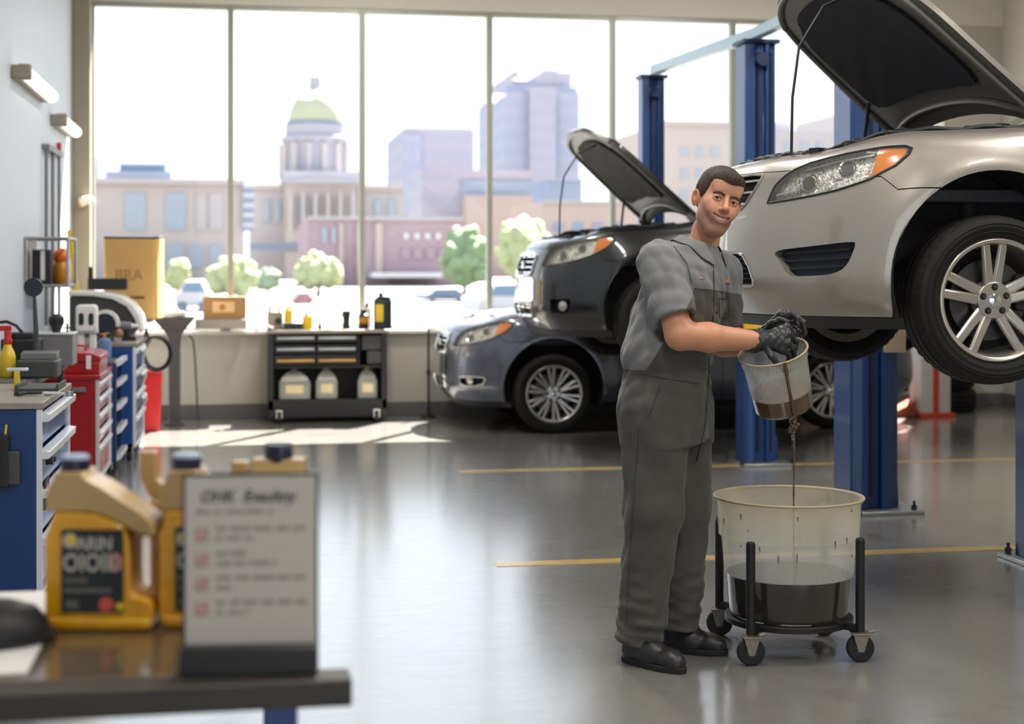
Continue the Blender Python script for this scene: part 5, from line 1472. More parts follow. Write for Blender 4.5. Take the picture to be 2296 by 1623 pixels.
tag(MB().box((0, 0, .012), (.17, .05, .024), rot=(0, .38, .2)).box((-.085, -.01, -.028), (.05, .06, .02), rot=(0, .4, .2)).build('shop_rag', M_wht, None, loc=(x0 - .03, 14.4, .885), bevel=.006), 'rolled white rag hanging off the left corner of the black cart', 'rag')
t = thing('floor_stand', 'thin black pole stand in front of the window wall left of the grey car', 'stand', (bp(961, 14.7), 14.7, 0))
MB().cyl((0, 0, .0), (0, 0, .84), .011, seg=10).build('pole', M_blk, t); MB().ball((0, 0, .43), (.02, .02, .035), 12, 8).build('clamp', M_blk, t); MB().cyl((0, 0, 0), (0, 0, .015), .07, seg=20).build('base', M_blk, t); MB().cyl((0, 0, .84), (.45, 0, .85), .006, seg=8).build('cross_rod', M_gry, t)
# ---- left wall
M_wlamp = emis('wall_tube_lit', (255, 250, 236), 1.25)
def wall_tube(y0, y1, z, label):
    t = tag(empty('wall_lamp', (XL, (y0 + y1) / 2, z)), label, 'lamp'); l = (y1 - y0) / 2
    MB().bb((0.001, -l, -.045), (.05, l, .045)).build('back_plate', M_pillar, t, bevel=.006)
    MB().tube([(.085, -l + .06, 0), (.085, l - .02, 0)], .047, 18).build('tube', M_wlamp, t)
    MB().bb((.04, -l, -.052), (.13, -l + .07, .052)).build('end_cap', M_pillar, t, bevel=.012)
wall_tube(10.9, 12.5, 2.74, 'nearer lit tube lamp high on the left wall'); wall_tube(13.1, 14.3, 2.62, 'farther lit tube lamp on the left wall near the pillar')
t = thing('wall_pipes', 'three thin vertical metal pipes running down the left wall behind the rack', 'pipes', (XL + .03, 13.0, 0))
for y in (-.42, 0, .45):
    MB().cyl((0, y, .97), (0, y, 2.36), .014, seg=10).build('pipe', M_gry, t)
MB().bb((-.03, -.46, 2.34), (.03, .49, 2.38)).build('bracket', M_gry, t, bevel=.003)
MB().cyl((0, .45, 2.38), (0, .45, 2.46), .02, seg=10).build('red_valve', M_rdp, t)
# wall rack
t = thing('wall_rack', 'open metal rack on the left wall holding an orange bottle', 'rack', (XL, 11.55, 1.29)); X_, Y_, Z_ = .3, .55, .34
mb = MB()
for a in (0.01, X_):
    for b in (0, Y_): mb.cyl((a, b, 0), (a, b, Z_), .011, seg=8)
for z in (0, Z_):
    for a in (0.01, X_): mb.cyl((a, 0, z), (a, Y_, z), .011, seg=8)
    for b in (0, Y_): mb.cyl((0, b, z), (X_, b, z), .011, seg=8)
mb.build('wire_frame', M_steel, t); MB().bb((0.002, 0, -.004), (X_, Y_, .008)).build('tray', M_dsteel, t); MB().bb((.002, .01, .01), (.012, Y_ - .01, Z_)).build('back_plate', M_gry, t)
tt = thing('rag_box', 'black box with a pale strip inside the wall rack', 'box', (XL + .1, 11.72, 1.3)); MB().bb((-.06, -.06, 0), (.07, .08, .25)).build('box', M_blk, tt, bevel=.006); MB().bb((-.0, -.066, .03), (.03, -.06, .24)).build('strip', M_wht, tt)
tt = thing('orange_bottle', 'squat orange bottle standing in the wall rack', 'bottle', (XL + .22, 11.9, 1.3)); MB().lathe([(0, 0), (.055, 0), (.066, .02), (.062, .13), (.05, .16), (0, .16)], 24).build('jar', M_ambr, tt); MB().ball((0, 0, .2), (.06, .06, .065), 20, 12).build('dome_lid', M_org, tt)
tt = tag(empty('spot_lamp', (-1.36, YB - .24, 2.02)), 'small cream spot lamp clipped on the beige corner pillar', 'lamp'); MB().cyl((-.07, -.03, .0), (.03, -.06, .03), .045, .03, 16).build('shade', M_head, tt); MB().bb((-.1, -.0, -.05), (-.04, .04, .02)).build('clip', M_brass, tt)
# ================================================================ foreground bench
ZB = .80
M_bench = NT('dark_lacquered_bench_top'); _n = M_bench.noise(5, 4, .6, vec=M_bench.scaled((1, 6, 1)))
M_bench.set(Base_Color=M_bench.mix(_n, lin((70, 58, 44)), lin((104, 92, 74))), Roughness=.24, Coat_Weight=.6, Coat_Roughness=.12); M_bench = M_bench.mat
M_edge = pm('dark_bench_edge', (58, 52, 46), .5, 0, .15, 9)
t = thing('workbench', 'dark foreground workbench with a thick front edge at the lower left', 'workbench', (-.5, 2.75, 0))
MB().bb((-.8, -.32, ZB - .03), (.615, .36, ZB)).build('bench_top', M_bench, t, bevel=.003)
MB().bb((-.8, -.39, ZB - .042), (.666, -.3205, ZB + .0)).build('front_rail', M_edge, t, bevel=.004)
for x in (.565, -.75):
    for y in (-.3, .3): MB().bb((x - .022, y - .022, 0), (x + .022, y + .022, ZB - .045)).build('leg', M_cblue, t, bevel=.003)
MB().bb((-.75, .28, .3), (.56, .3, .36)).build('rear_stretcher', M_cblue, t)
t = tag(MB().bb((-1.28, 2.47, ZB), (-.322, 3.09, ZB + .003)).build('paper_sheet', pm('white_paper', (222, 218, 212), .7, 0, .03, 3), None), 'large white sheet covering the left part of the foreground bench', 'paper')
# cap
p = G(28, 1440, ZB + .003); t = thing('cap', 'rounded black cap lying on the white sheet at the left edge', 'cap', (p.x - .045, p.y + .03, ZB + .003))
MB().lathe([(.1, 0), (.102, .008), (.098, .03), (.08, .05), (.045, .062), (0, .066)], 40, sx=1.0, sy=.8).build('crown', M_blk, t)
MB().lathe([(.075, .0), (.112, .003), (.112, .009), (.07, .014)], 40, close=True, sy=.85).build('brim', M_blk, t)
# ---- jugs: local frame looks at the camera
M_amb = NT('amber_oil_in_plastic'); _n = M_amb.noise(18, 3)
M_amb.set(Base_Color=M_amb.mix(_n, lin((200, 134, 4)), lin((244, 182, 12))), Roughness=.16, Coat_Weight=.6, Coat_Roughness=.06, Subsurface_Weight=.35, Subsurface_Radius=(.03, .015, .003), Subsurface_Scale=1.0); M_amb = M_amb.mat
M_tan = pm('tan_jug_plastic', (182, 150, 98), .32, 0, .08, 8, coat=.2); M_lab = pm('black_jug_label', (26, 28, 30), .45, 0, .12, 20)
M_txt = pm('grey_white_lettering', (176, 172, 160), .5, 0, .1, 60); M_pink = pm('pink_lettering', (206, 140, 134), .5, 0, .1, 40); M_dim = pm('dim_lettering', (92, 90, 84), .5, 0, .15, 60)
M_capn = pm('navy_cap', (26, 26, 56), .35, 0, .1, 10); M_capw = pm('pale_cap_top', (170, 186, 206), .35, 0, .05, 10)
def plate(outer, holes, d0, d1, mb=None, mi=0):
    """flat shape with holes in the XZ plane given a thickness"""
    mb = mb or MB(); vs = []; es = []
    for poly in [outer] + list(holes):
        b = len(vs); n = len(poly); vs += poly; es += [(b + i, b + (i + 1) % n) for i in range(n)]
    V2, _, F2, *_r = delaunay_2d_cdt([Vector(p) for p in vs], es, [], 0, 1e-7)
    F2 = [f for f in F2 if inside(outer, *[np.array([sum(V2[i][k] for i in f) / 3]) for k in (0, 1)])[0] and not any(inside(h, *[np.array([sum(V2[i][k] for i in f) / 3]) for k in (0, 1)])[0] for h in holes)]
    n = len(V2); V3 = [(p[0], d0, p[1]) for p in V2] + [(p[0], d1, p[1]) for p in V2]
    fs = [tuple(f) for f in F2] + [tuple(i + n for i in f[::-1]) for f in F2]
    for poly in [outer] + list(holes):
        ids = [min(range(n), key=lambda j: (V2[j][0] - q[0]) ** 2 + (V2[j][1] - q[1]) ** 2) for q in poly]
        for a, b in zip(ids, ids[1:] + ids[:1]): fs.append((a, b, b + n, a + n))
    mb.add(V3, fs, mi); return mb
def J(px, py): return ((px - 240) / 1291.0, (1400 - py) / 1291.0)
def oil_jug(px, D, label, lab=True, rz=0.0, mirror=1, nm='oil_jug'):
    p = P(px, 600, D); t = thing(nm, label, 'jug', (p.x, p.y, ZB), -YAW + rz)
    hole = [J(*q) for q in ((314, 1215), (318, 1203), (328, 1199), (338, 1203), (342, 1216), (342, 1300), (337, 1312), (327, 1316), (317, 1310), (314, 1298))]
    low = [J(*q) for q in ((120, 1385), (127, 1399), (348, 1399), (356, 1388), (354, 1342), (340, 1330), (312, 1326), (304, 1310), (303, 1178), (255, 1152), (215, 1140), (120, 1140))]
    topp = [J(*q) for q in ((120, 1139), (215, 1139), (256, 1150), (301, 1174), (344, 1192), (356, 1196), (357, 1185), (352, 1160), (330, 1140), (290, 1114), (240, 1082), (205, 1064), (201, 1052), (138, 1052), (136, 1066), (124, 1084), (119, 1106))]
    o = plate(rounded(low, 1), [], -.05, .05).build('body', M_amb, t, bevel=.009, sharp=50, bseg=3)
    plate(topp, [], -.047, .047).build('shoulder', M_tan, t, bevel=.01, sharp=50, bseg=3)
    MB().prism([J(*q) for q in ((122, 1368), (128, 1399), (350, 1399), (356, 1370))], -.055, .055, 'y').build('foot_ridge', M_amb, o, bevel=.008, bseg=3)
    # handle rear side in tan around the opening
    plate([J(*q) for q in ((303, 1180), (344, 1186), (355, 1212), (357, 1336), (300, 1336), (303, 1250))], [rounded(hole, 1)], -.014, .014).build('handle', M_tan, t, bevel=.004, sharp=50)
    c0 = J(168, 1055)
    MB().cyl((c0[0], 0, c0[1] - .004), (c0[0], 0, c0[1] + .022), .0255, seg=28).build('cap', M_capn, t, bevel=.002); MB().cyl((c0[0], 0, c0[1] + .022), (c0[0], 0, c0[1] + .028), .025, .023, seg=28).build('cap_top', M_capw if lab else M_capn, t)
    if lab:
        l = MB().bb((J(157, 0)[0], -.0525, J(0, 1358)[1]), (J(293, 0)[0], -.0505, J(0, 1175)[1])).build('label', M_lab, t)
        y = -.0532
        text('lettering', 'ARIN', .030, M_txt, l, face_at(J(190, 0)[0], y, J(0, 1219)[1]), bold=.0008, sx=.9)
        text('lettering', 'OIOIII', .042, M_txt, l, face_at(J(160, 0)[0], y, J(0, 1266)[1]), bold=.001, sx=.82)
        text('lettering', '0', .042, M_pink, l, face_at(J(262, 0)[0], y, J(0, 1266)[1]), bold=.0015)
        MB().cyl((J(176, 0)[0], y, J(0, 1200)[1]), (J(176, 0)[0], y + .002, J(0, 1200)[1]), .013, seg=24).build('logo_ring', M_txt, l); MB().cyl((J(178, 0)[0], y - .0006, J(0, 1198)[1]), (J(178, 0)[0], y, J(0, 1198)[1]), .008, seg=20).build('logo_dot', M_ylw, l)
        MB().bb((J(163, 0)[0], y, J(0, 1293)[1]), (J(214, 0)[0], y + .001, J(0, 1281)[1])).bb((J(163, 0)[0], y, J(0, 1315)[1]), (J(268, 0)[0], y + .001, J(0, 1303)[1])).bb((J(165, 0)[0], y, J(0, 1350)[1]), (J(195, 0)[0], y + .001, J(0, 1330)[1])).build('fine_print', M_dim, l)
        MB().cyl((J(256, 0)[0], y - .001, J(0, 1340)[1]), (J(256, 0)[0], y, J(0, 1340)[1]), .0125, seg=24).build('red_seal', pm('red_seal', (206, 84, 70), .5), l); MB().cyl((J(286, 0)[0], y - .001, J(0, 1344)[1]), (J(286, 0)[0], y, J(0, 1344)[1]), .007, seg=20).build('yellow_seal', M_ylw, l)
    return t
oil_jug(240, 2.71, 'big amber oil jug with tan shoulder and black label, leftmost on the bench')
oil_jug(490, 2.73, 'amber oil jug half hidden behind the white sign on the bench')
oil_jug(635, 2.93, 'oil jug turned sideways behind the sign, only its cap showing', False, PI / 2)
def tan_bottle(px, D, h, label, o=0.0):
    p = P(px, 600, D); t = thing('tan_bottle', label, 'bottle', (p.x, p.y, ZB), -YAW)
    MB().rbox((o, 0, .1), (.05, .05, .2), .015).build('body', M_tan, t, bevel=.008); MB().prism([(o - .025, .2), (o + .025, .2), (.017, .235), (.016, h), (-.016, h), (-.012, .235)], -.016, .016, 'y').build('neck', M_tan, t, bevel=.004)
tan_bottle(333, 2.86, .285, 'tan plastic bottle rising behind the handle of the front oil jug', .03); tan_bottle(538, 2.86, .266, 'tan plastic bottle peeping over the top edge of the white sign')
# ---- sign
p = G(562, 1506, ZB); t = thing('tabletop_sign', 'white check list sign in a black stand on the foreground bench', 'sign', (p.x, p.y, ZB), -YAW + math.radians(4))
K = 1 / 1452.0; q = lambda px, py: ((px - 562) * K, (1505 - py) * K)
bx = lambda x0, y0, x1, y1, d0, d1: ((q(x0, 0)[0], d0, q(0, y1)[1]), (q(x1, 0)[0], d1, q(0, y0)[1]))
M_sgn = pm('sign_black_plastic', (40, 38, 38), .4, 0, .1, 10); M_sheet = pm('sign_paper', (202, 194, 182), .6, 0, .03, 6); M_grytx = pm('grey_print', (150, 142, 134), .7, 0, .12, 120); M_redtx = pm('faded_red_print', (196, 100, 98), .7, 0, .12, 90); M_blktx = pm('black_print', (44, 40, 40), .6)
MB().bb(*bx(412, 1062, 712, 1505, 0, .006)).build('back_board', M_sgn, t, bevel=.002); MB().bb(*bx(412, 1441, 712, 1505, -.03, .0)).build('base', M_sgn, t, bevel=.004)
sh = MB().bb(*bx(419, 1070, 706, 1442, -.002, -.0001)).build('sheet', M_sheet, t)
text('heading', 'OHK  Evaultny', .0255, M_blktx, sh, face_at(q(450, 0)[0], -.0024, q(0, 1125)[1]) @ Matrix([[1, .22, 0, 0], [0, 1, 0, 0], [0, 0, 1, 0], [0, 0, 0, 1]]), bold=.0004, sx=.93)
rnd = random.Random(5)
def words(mb, x0, x1, y, h):
    x = x0
    while x < x1 - 4:
        w_ = min(rnd.uniform(14, 46), x1 - x); xx = x
        while xx < x + w_ - 3:
            lw_ = rnd.uniform(2.5, 5); mb.bb(*bx(xx, y + rnd.choice((0, 0, -3)), xx + lw_, y + h, -.0024, -.002)); xx += lw_ + 1.4
        x += w_ + 7
mb = MB(); words(mb, 442, 612, 1143, 9); mb.build('subheading', M_redtx if False else M_grytx, sh)
for k, (y, l1, l2) in enumerate(((1180, 686, 570), (1236, 556, 620), (1290, 686, 530), (1345, 686, 562))):
    mb = MB(); words(mb, 486, l1, y, 10); words(mb, 486, l2, y + 22, 9); mb.build('text_line', M_grytx, sh)
    mb = MB(); yy = y + 4
    for b in ((441, yy, 468, yy + 3), (441, yy + 25, 468, yy + 28), (441, yy, 444, yy + 28), (465, yy, 468, yy + 28)): mb.bb(*bx(*b, -.0025, -.002))
    c1, c2, c3 = q(447, yy + 13), q(453, yy + 21), q(463, yy + 5)
    mb.tube([(c1[0], -.0026, c1[1]), (c2[0], -.0026, c2[1]), (c3[0], -.0026, c3[1])], .0013, 6); mb.build('check_box', M_redtx, sh)
# ================================================================ rolling oil tub, pail and oil
M_tubp = thin('stained_translucent_tub', (234, 234, 226), .28, .3, dirt=(134, 116, 76), dscale=130, dlo=.62, dhi=.88, trans=.35, wet=(.289, .02), stain=(.36, .24, (206, 190, 146)))
M_oil = NT('used_oil'); _n = M_oil.noise(6, 3)
M_oil.set(Base_Color=M_oil.mix(_n, lin((22, 15, 9)), lin((34, 24, 13))), Roughness=.06, Coat_Weight=.5, Coat_Roughness=.03); M_oil = M_oil.mat
M_oila = NT('amber_used_oil'); _n = M_oila.noise(30, 4)
M_oila.set(Base_Color=M_oila.mix(_n, lin((46, 29, 9)), lin((94, 61, 18))), Roughness=.08, Coat_Weight=.8, Coat_Roughness=.04); M_oila = M_oila.mat
M_rimst = pm('dirty_tub_rim', (170, 156, 120), .45, 0, .25, 40)
cs = [G(1687, 1490), G(1923, 1482), G(1830, 1432), G(1613, 1424)]
ctr = P(1768, 600, 5.80); ctr.z = 0
t = thing('rolling_tub', 'large stained translucent tub on a black caster dolly, used oil in its bottom', 'tub', tuple(ctr))
zb, zt = .135, .575
prof = [(0, zb), (.222, zb), (.226, zb + .02), (.246, .40), (.2475, .425), (.258, .43), (.264, .555), (.274, .563), (.277, .572), (.272, zt), (.260, .570), (.2535, .43), (.243, .42), (.2415, .40), (.2215, zb + .022), (.215, zb + .005), (0, zb + .005)]
MB().lathe(prof, 96).build('tub', M_tubp, t, sharp=50)
MB().tube([(.2745 * math.cos(a), .2745 * math.sin(a), .571) for a in [2 * PI * i / 96 for i in range(96)]], .0045, 8, closed=True).build('rim_bead', M_rimst, t)
MB().lathe([(0, zb + .0055), (.2145, zb + .0055), (.2205, zb + .024), (.2285, .288), (0, .288)], 96).build('oil', M_oil, t)
# trickles of dirt on the wall
rnd = random.Random(3); mb = MB()
for k in range(26):
    a = rnd.uniform(0, 2 * PI); z = rnd.uniform(.36, .55); l = rnd.uniform(.006, .03)
    r0 = .2655 if z > .43 else .2475
    mb.tube([((r0) * math.cos(a), (r0) * math.sin(a), z), ((r0 - .001) * math.cos(a + .005), (r0 - .001) * math.sin(a + .005), z - l)], [.0022, .001], 6)
mb.build('dirt_specks', pm('brown_grime', (90, 70, 44), .7), t)['kind'] = 'stuff'
M_fork = pm('worn_caster_steel', (128, 120, 108), .45, .7, .25, 40)
M_dol = pm('dolly_black_steel', (24, 24, 25), .5, .2, .2, 15)
mb = MB()
mb.lathe([(.236, .112), (.236, .134), (.2, .134), (.2, .112)], 64, close=True)
for k in range(4):
    a, b = cs[k] - ctr, cs[(k + 2) % 4] - ctr
    if k < 2: mb.tube([(a.x, a.y, .118), (b.x, b.y, .118)], .016, 4)
mb.build('dolly_frame', M_dol, t, bevel=.003)
tops = [.435, .44, .44, .445]
for k, c in enumerate(cs):
    c = c - ctr; d = Vector((c.x, c.y, 0)).normalized(); pp = Vector((c.x, c.y, 0)); R_ = max(pp.length, .285); pp = d * R_
    MB().cyl((pp.x, pp.y, .11), (pp.x, pp.y, tops[k]), .0165, seg=16).cyl((pp.x, pp.y, tops[k]), (pp.x, pp.y, tops[k] + .006), .0165, .012, seg=16).tube([(d.x * .21, d.y * .21, .12), (pp.x, pp.y, .12)], .018, 4).build('post', M_dol, t, bevel=.002)
    cpos = d * (R_ + .0); ang = [.35, .1, .6, -.4][k]
    wl = MB().cyl((-.014, 0, 0), (.014, 0, 0), .05, seg=30).build('caster_wheel', M_rubber, t, bevel=.006, loc=(cpos.x + .0, cpos.y, .05), rot=(0, 0, PI / 2 - YAW + ang * .3))
    MB().cyl((-.0155, 0, 0), (.0155, 0, 0), .022, seg=20).build('wheel_hub', M_dsteel, wl)
    mb = MB()
    for s in (-1, 1): mb.prism([(-.03, .052), (.03, .052), (.012, -.012), (-.01, -.012)], s * .021 - .0015, s * .021 + .0015, 'x')
    mb.v = [(x, y, z) for x, y, z in mb.v]; mb.bb((-.03, -.034, .05), (.03, .034, .056)); mb.cyl((0, 0, .056), (0, 0, .066), .014, seg=14); mb.tube([(0.0, -.03, .054), (.0, -.055, .06)], .006, 6)
    mb.build('caster_fork', M_fork, wl, bevel=.0015)
# ---- pail held by the mechanic
RC = Matrix.Translation(P(1733, 788, 5.60)) @ Matrix.Rotation(-YAW, 4, 'Z')
n_ = Vector((-.235, -.30, .92)).normalized(); Zq = n_; Xq = Vector((1, 0, 0)); Xq = (Xq - Zq * Xq.dot(Zq)).normalized(); Yq = Zq.cross(Xq)
Mp = RC @ Matrix(((Xq.x, Yq.x, Zq.x, 0), (Xq.y, Yq.y, Zq.y, 0), (Xq.z, Yq.z, Zq.z, 0), (0, 0, 0, 1)))
pail = empty('pail'); pail.matrix_world = Mp; tag(pail, "small dirty see-through pail tipped in gloved hands, brown oil in its bottom", 'pail')
M_pail = thin('dirty_clear_pail', (226, 226, 218), .26, .12, dirt=(112, 104, 80), dscale=60, dlo=.55, dhi=.8, trans=.3, wet=(-.155, .03), stain=(-.07, .08, (150, 140, 108)))
H_ = .228
MB().lathe([(0, -H_), (.1, -H_), (.108, -H_ + .008), (.1165, -.035), (.121, -.032), (.1225, -.004), (.1265, 0), (.1195, .0), (.1175, -.03), (.1135, -.036), (.1055, -H_ + .01), (.098, -H_ + .004), (0, -H_ + .004)], 72).build('bucket', M_pail, pail, sharp=50)
MB().tube([(.1245 * math.cos(a), .1245 * math.sin(a), 0) for a in [2 * PI * i / 72 for i in range(72)]], .0035, 8, closed=True).build('rim_bead', M_rimst, pail)
MB().lathe([(0, -H_ + .0045), (.0975, -H_ + .0045), (.105, -H_ + .011), (.1085, -H_ + .073), (0, -H_ + .073)], 72).build('oil', M_oila, pail)
a0 = math.radians(-80)
MB().tube([(.126 * math.cos(a0), .126 * math.sin(a0), .002), (.124 * math.cos(a0), .124 * math.sin(a0), -.03), (.1185 * math.cos(a0), .1185 * math.sin(a0), -.06), (.1155 * math.cos(a0 - .0), .1155 * math.sin(a0), -.13), (.1105 * math.cos(a0), .1105 * math.sin(a0), -H_ + .008), (.098 * math.cos(a0), .098 * math.sin(a0), -H_ - .002)], [.006, .009, .006, .006, .007, .006], 10).build('trickle', M_oila, pail)
# ---- falling stream
e = Mp @ Vector((.098 * math.cos(a0), .098 * math.sin(a0), -H_ - .002))
mb = MB(); rnd = random.Random(9)
pts = [(e.x, e.y, e.z)]; rs = [.012]
N = 40; z1 = .287
for i in range(1, N + 1):
    f = i / N; z = e.z + (z1 - e.z) * f
    pts.append((e.x + .0012 * math.sin(9 * f), e.y + .001 * math.cos(7 * f), z)); rs.append(.0030 + .008 * math.exp(-f * 16) + .0008 * math.sin(f * 46))
mb.tube(pts, rs, 12)
for k in range(12):
    mb.ball((e.x + rnd.uniform(-.016, .016), e.y + rnd.uniform(-.012, .012), e.z - rnd.uniform(.0, .05)), rnd.uniform(.005, .009), 12, 8)
for k in range(5): mb.ball((e.x + rnd.uniform(-.005, .005), e.y, e.z - .05 - .012 * k), .007 - .0006 * k, 10, 8)
tag(mb.build('oil_stream', M_oila, None, sharp=180), 'thin stream of brown oil falling from the pail into the big tub', 'oil')
# ================================================================ the mechanic
# figure frame: x to the picture right, y away, z up; metres
MD = 5.70
M0 = P(1500, 600, MD); M0.z = 0
man = thing('person', 'smiling man in grey work coveralls and black gloves holding a pail over the tub', 'person', tuple(M0), -YAW)
def L(px, py, dy=0.0):
    D = MD + dy
    return np.array([(px - CX) / FPX * D - (1500 - CX) / FPX * MD, dy, CAMH + (HY - py) / FPX * D])
FW = np.array([.85, -.50, 0]); FW /= np.linalg.norm(FW); RT = np.array([-.50, -.85, 0]); RT /= np.linalg.norm(RT)   # facing, right hand side

# skin with pigment from a colour attribute
m = NT('skin'); at = m.node('ShaderNodeAttribute'); at.attribute_name = 'tint'
n = m.noise(260, 3); col = m.mix(m.math('MULTIPLY', n, .16), at.outputs['Color'], lin((176, 108, 80)))
m.set(Base_Color=col, Roughness=.46, Subsurface_Weight=.12, Subsurface_Radius=(.012, .005, .003), Subsurface_Scale=.6, Specular_IOR_Level=.4)
m.bump(m.noise(420, 2), .08, .001); M_skin = m.mat
M_hair = NT('short_dark_hair'); _n = M_hair.noise(240, 4, .7, vec=M_hair.scaled((1, 1, .35)))
M_hair.set(Base_Color=M_hair.mix(_n, lin((34, 26, 21)), lin((74, 58, 47))), Roughness=.6, Specular_IOR_Level=.3); M_hair.bump(_n, .6, .004); M_hair = M_hair.mat
M_brow = pm('eyebrow_hair', (52, 36, 28), .7, 0, .2, 300); M_eye = pm('eye_white', (218, 210, 204), .15, 0, .03, 50); M_iris = pm('brown_iris', (48, 30, 20), .1, 0, .2, 200); M_pupil = pm('pupil', (8, 6, 6), .08, 0, .1, 50)
M_teeth = pm('teeth', (236, 228, 214), .25, 0, .04, 80); M_mouth = pm('mouth_inside', (70, 24, 22), .5, 0, .2, 60)
M_glove = pm('black_nitrile_glove', (40, 41, 44), .38, 0, .25, 60, .5, 130); M_shoe = pm('black_work_shoe', (34, 34, 35), .42, 0, .25, 40, .3, 90); M_sole = pm('shoe_sole', (22, 22, 22), .7, 0, .2, 30)

# ---- head placement
HC = L(1608, 455, -.02); HS = 1.04
Rh = (Matrix.Rotation(math.radians(18), 4, 'Y') @ Matrix.Rotation(math.radians(11), 4, 'Z') @ Matrix.Rotation(math.radians(-4), 4, 'X'))
Mh = Matrix.Translation(HC) @ Rh @ Matrix.Scale(HS, 4)
Mhi = np.array(Mh.inverted()); Mhn = np.array(Mh)
def to_head(p): p = np.array(p, float); return Mhi[:3, :3] @ p + Mhi[:3, 3]
neck0 = to_head((HC[0] - .035, .01, HC[2] - .10)); neck1 = to_head(L(1570, 590, .03)); chest = to_head(L(1545, 640, .04))
g = SDF((-.125, -.15, -.27), (.125, .14, .15), .0018)
g.ell((0, .014, .034), (.0755, .095, .088), 0)
g.ell((0, -.032, -.030), (.054, .061, .077), .03)
g.ell((0, -.048, -.085), (.036, .036, .030), .03)
g.ell((0, -.074, -.103), (.019, .014, .015), .02)
for s in (-1, 1):
    g.ell((s * .043, -.010, -.052), (.014, .026, .026), .03)
    g.cap((s * .041, -.004, -.064), (s * .015, -.062, -.106), .012, .012, .025)
    g.ell((s * .043, -.058, -.016), (.017, .017, .015), .035)
    g.ell((s * .032, -.077, -.038), (.016, .013, .015), .022)
g.cap((-.034, -.078, .030), (.034, -.078, .030), .010, .010, .016)
g.ell((0, -.070, .060), (.055, .028, .035), .03)
for s in (-1, 1): g.ell((s * .031, -.099, .006), (.0190, .0180, .0128), .013, sub=True)
g.cap((0, -.088, .018), (0, -.108, -.022), .0065, .0095, .012)
g.ell((0, -.1115, -.027), (.0115, .0105, .0095), .008)
for s in (-1, 1): g.ell((s * .0125, -.101, -.031), (.0068, .009, .0065), .006)
for s in (-1, 1): g.ell((s * .006, -.109, -.0385), (.0035, .005, .003), .002, sub=True)
# lips follow a smile curve
smile = lambda x, z0, lift: (x, -.0985 + 10.5 * x * x, z0 + lift * (x / .03) ** 2)
def chain(z0, lift, r, k, sub=False, dy=0.0, xs=.031, fl=None, r_end=.6):
    pts = [smile(-xs + 2 * xs * i / 10, z0, lift) for i in range(11)]
    for i in range(10):
        f0 = 1 - (1 - r_end) * abs(i - 5) / 5; f1 = 1 - (1 - r_end) * abs(i - 4) / 5
        a, b = np.array(pts[i]) + (0, dy, 0), np.array(pts[i + 1]) + (0, dy, 0)
        g.cap(a, b, r * f0, r * f1, k, sub, fl)
g.ell((0, -.083, -.06), (.034, .016, .022), .015)
chain(-.0535, .0085, .0042, .005, dy=.0025); chain(-.0735, .0150, .0052, .005, dy=.0042, xs=.027)
chain(-.0632, .0115, .0072, .0025, True, dy=-.004, xs=.030, r_end=.4)
chain(-.0632, .0115, .0066, .002, True, dy=.003, xs=.029, r_end=.4)
# eyelids: a ball with an almond slit
for s in (-1, 1):
    g.ell((s * .031, -.0775, .005), (.0158, .0145, .0140), .004)
    g.ell((s * .031, -.0955, .0045), (.0140, .012, .0040), .001, rot=(0, s * .06, 0), sub=True)
# ears
for s in (-1, 1):
    g.ell((s * .079, .010, -.004), (.0065, .0185, .031), .006, rot=(0, s * .22, s * -.45))
    g.ell((s * .0870, .004, .002), (.0085, .0095, .0165), .002, rot=(0, s * .22, s * -.45), sub=True)
g.cap(neck0, neck1, .0515, .056, .022)
g.cap(neck1, chest, .062, .10, .04)
hp, hF = g.mesh()
hp = relax(hp, hF, 1)
def tint_head(p):
    c = np.tile(np.array(lin((200, 146, 116))[:3]), (len(p), 1))
    def blend(mask, col): c[:] = c * (1 - mask[:, None]) + np.array(lin(col)[:3]) * mask[:, None]
    x, y, z = p.T
    G_ = lambda cx, cy, cz, s: np.exp(-(((np.abs(x) - cx) ** 2 + (y - cy) ** 2 + (z - cz) ** 2) / s ** 2))
    blend(.35 * G_(.042, -.075, -.025, .022), (206, 118, 92)); blend(.3 * G_(0, -.11, -.028, .016), (204, 118, 92))
    st = np.clip((-.042 - z) / .02, 0, 1) * np.clip((-y - .0) / .03, 0, 1) * np.clip((z + .14) / .02, 0, 1)
    mo = np.exp(-((np.abs(x) / .03) ** 4)) * np.exp(-(((z + .045) / .007) ** 2)) * (y < -.07)
    blend(.62 * st, (112, 86, 74)); blend(.5 * mo, (112, 84, 70))
    blend(.55 * np.clip((np.abs(x) - .074) / .006, 0, 1) * (z > -.05) * (z < .04) * (y > -.02), (214, 112, 84))
    zl = z - (10.5 * x * x) * 0
    up = np.exp(-(((z - (-.0545 + .0075 * (x / .03) ** 2)) / .0042) ** 2)) * (np.abs(x) < .028) * (y < -.078)
    lo = np.exp(-(((z - (-.0712 + .0120 * (x / .03) ** 2)) / .0052) ** 2)) * (np.abs(x) < .024) * (y < -.078)
    blend(.75 * up, (168, 88, 78)); blend(.75 * lo, (186, 100, 90))
    return c
tints = tint_head(hp)
hw = hp @ Mhn[:3, :3].T + Mhn[:3, 3]
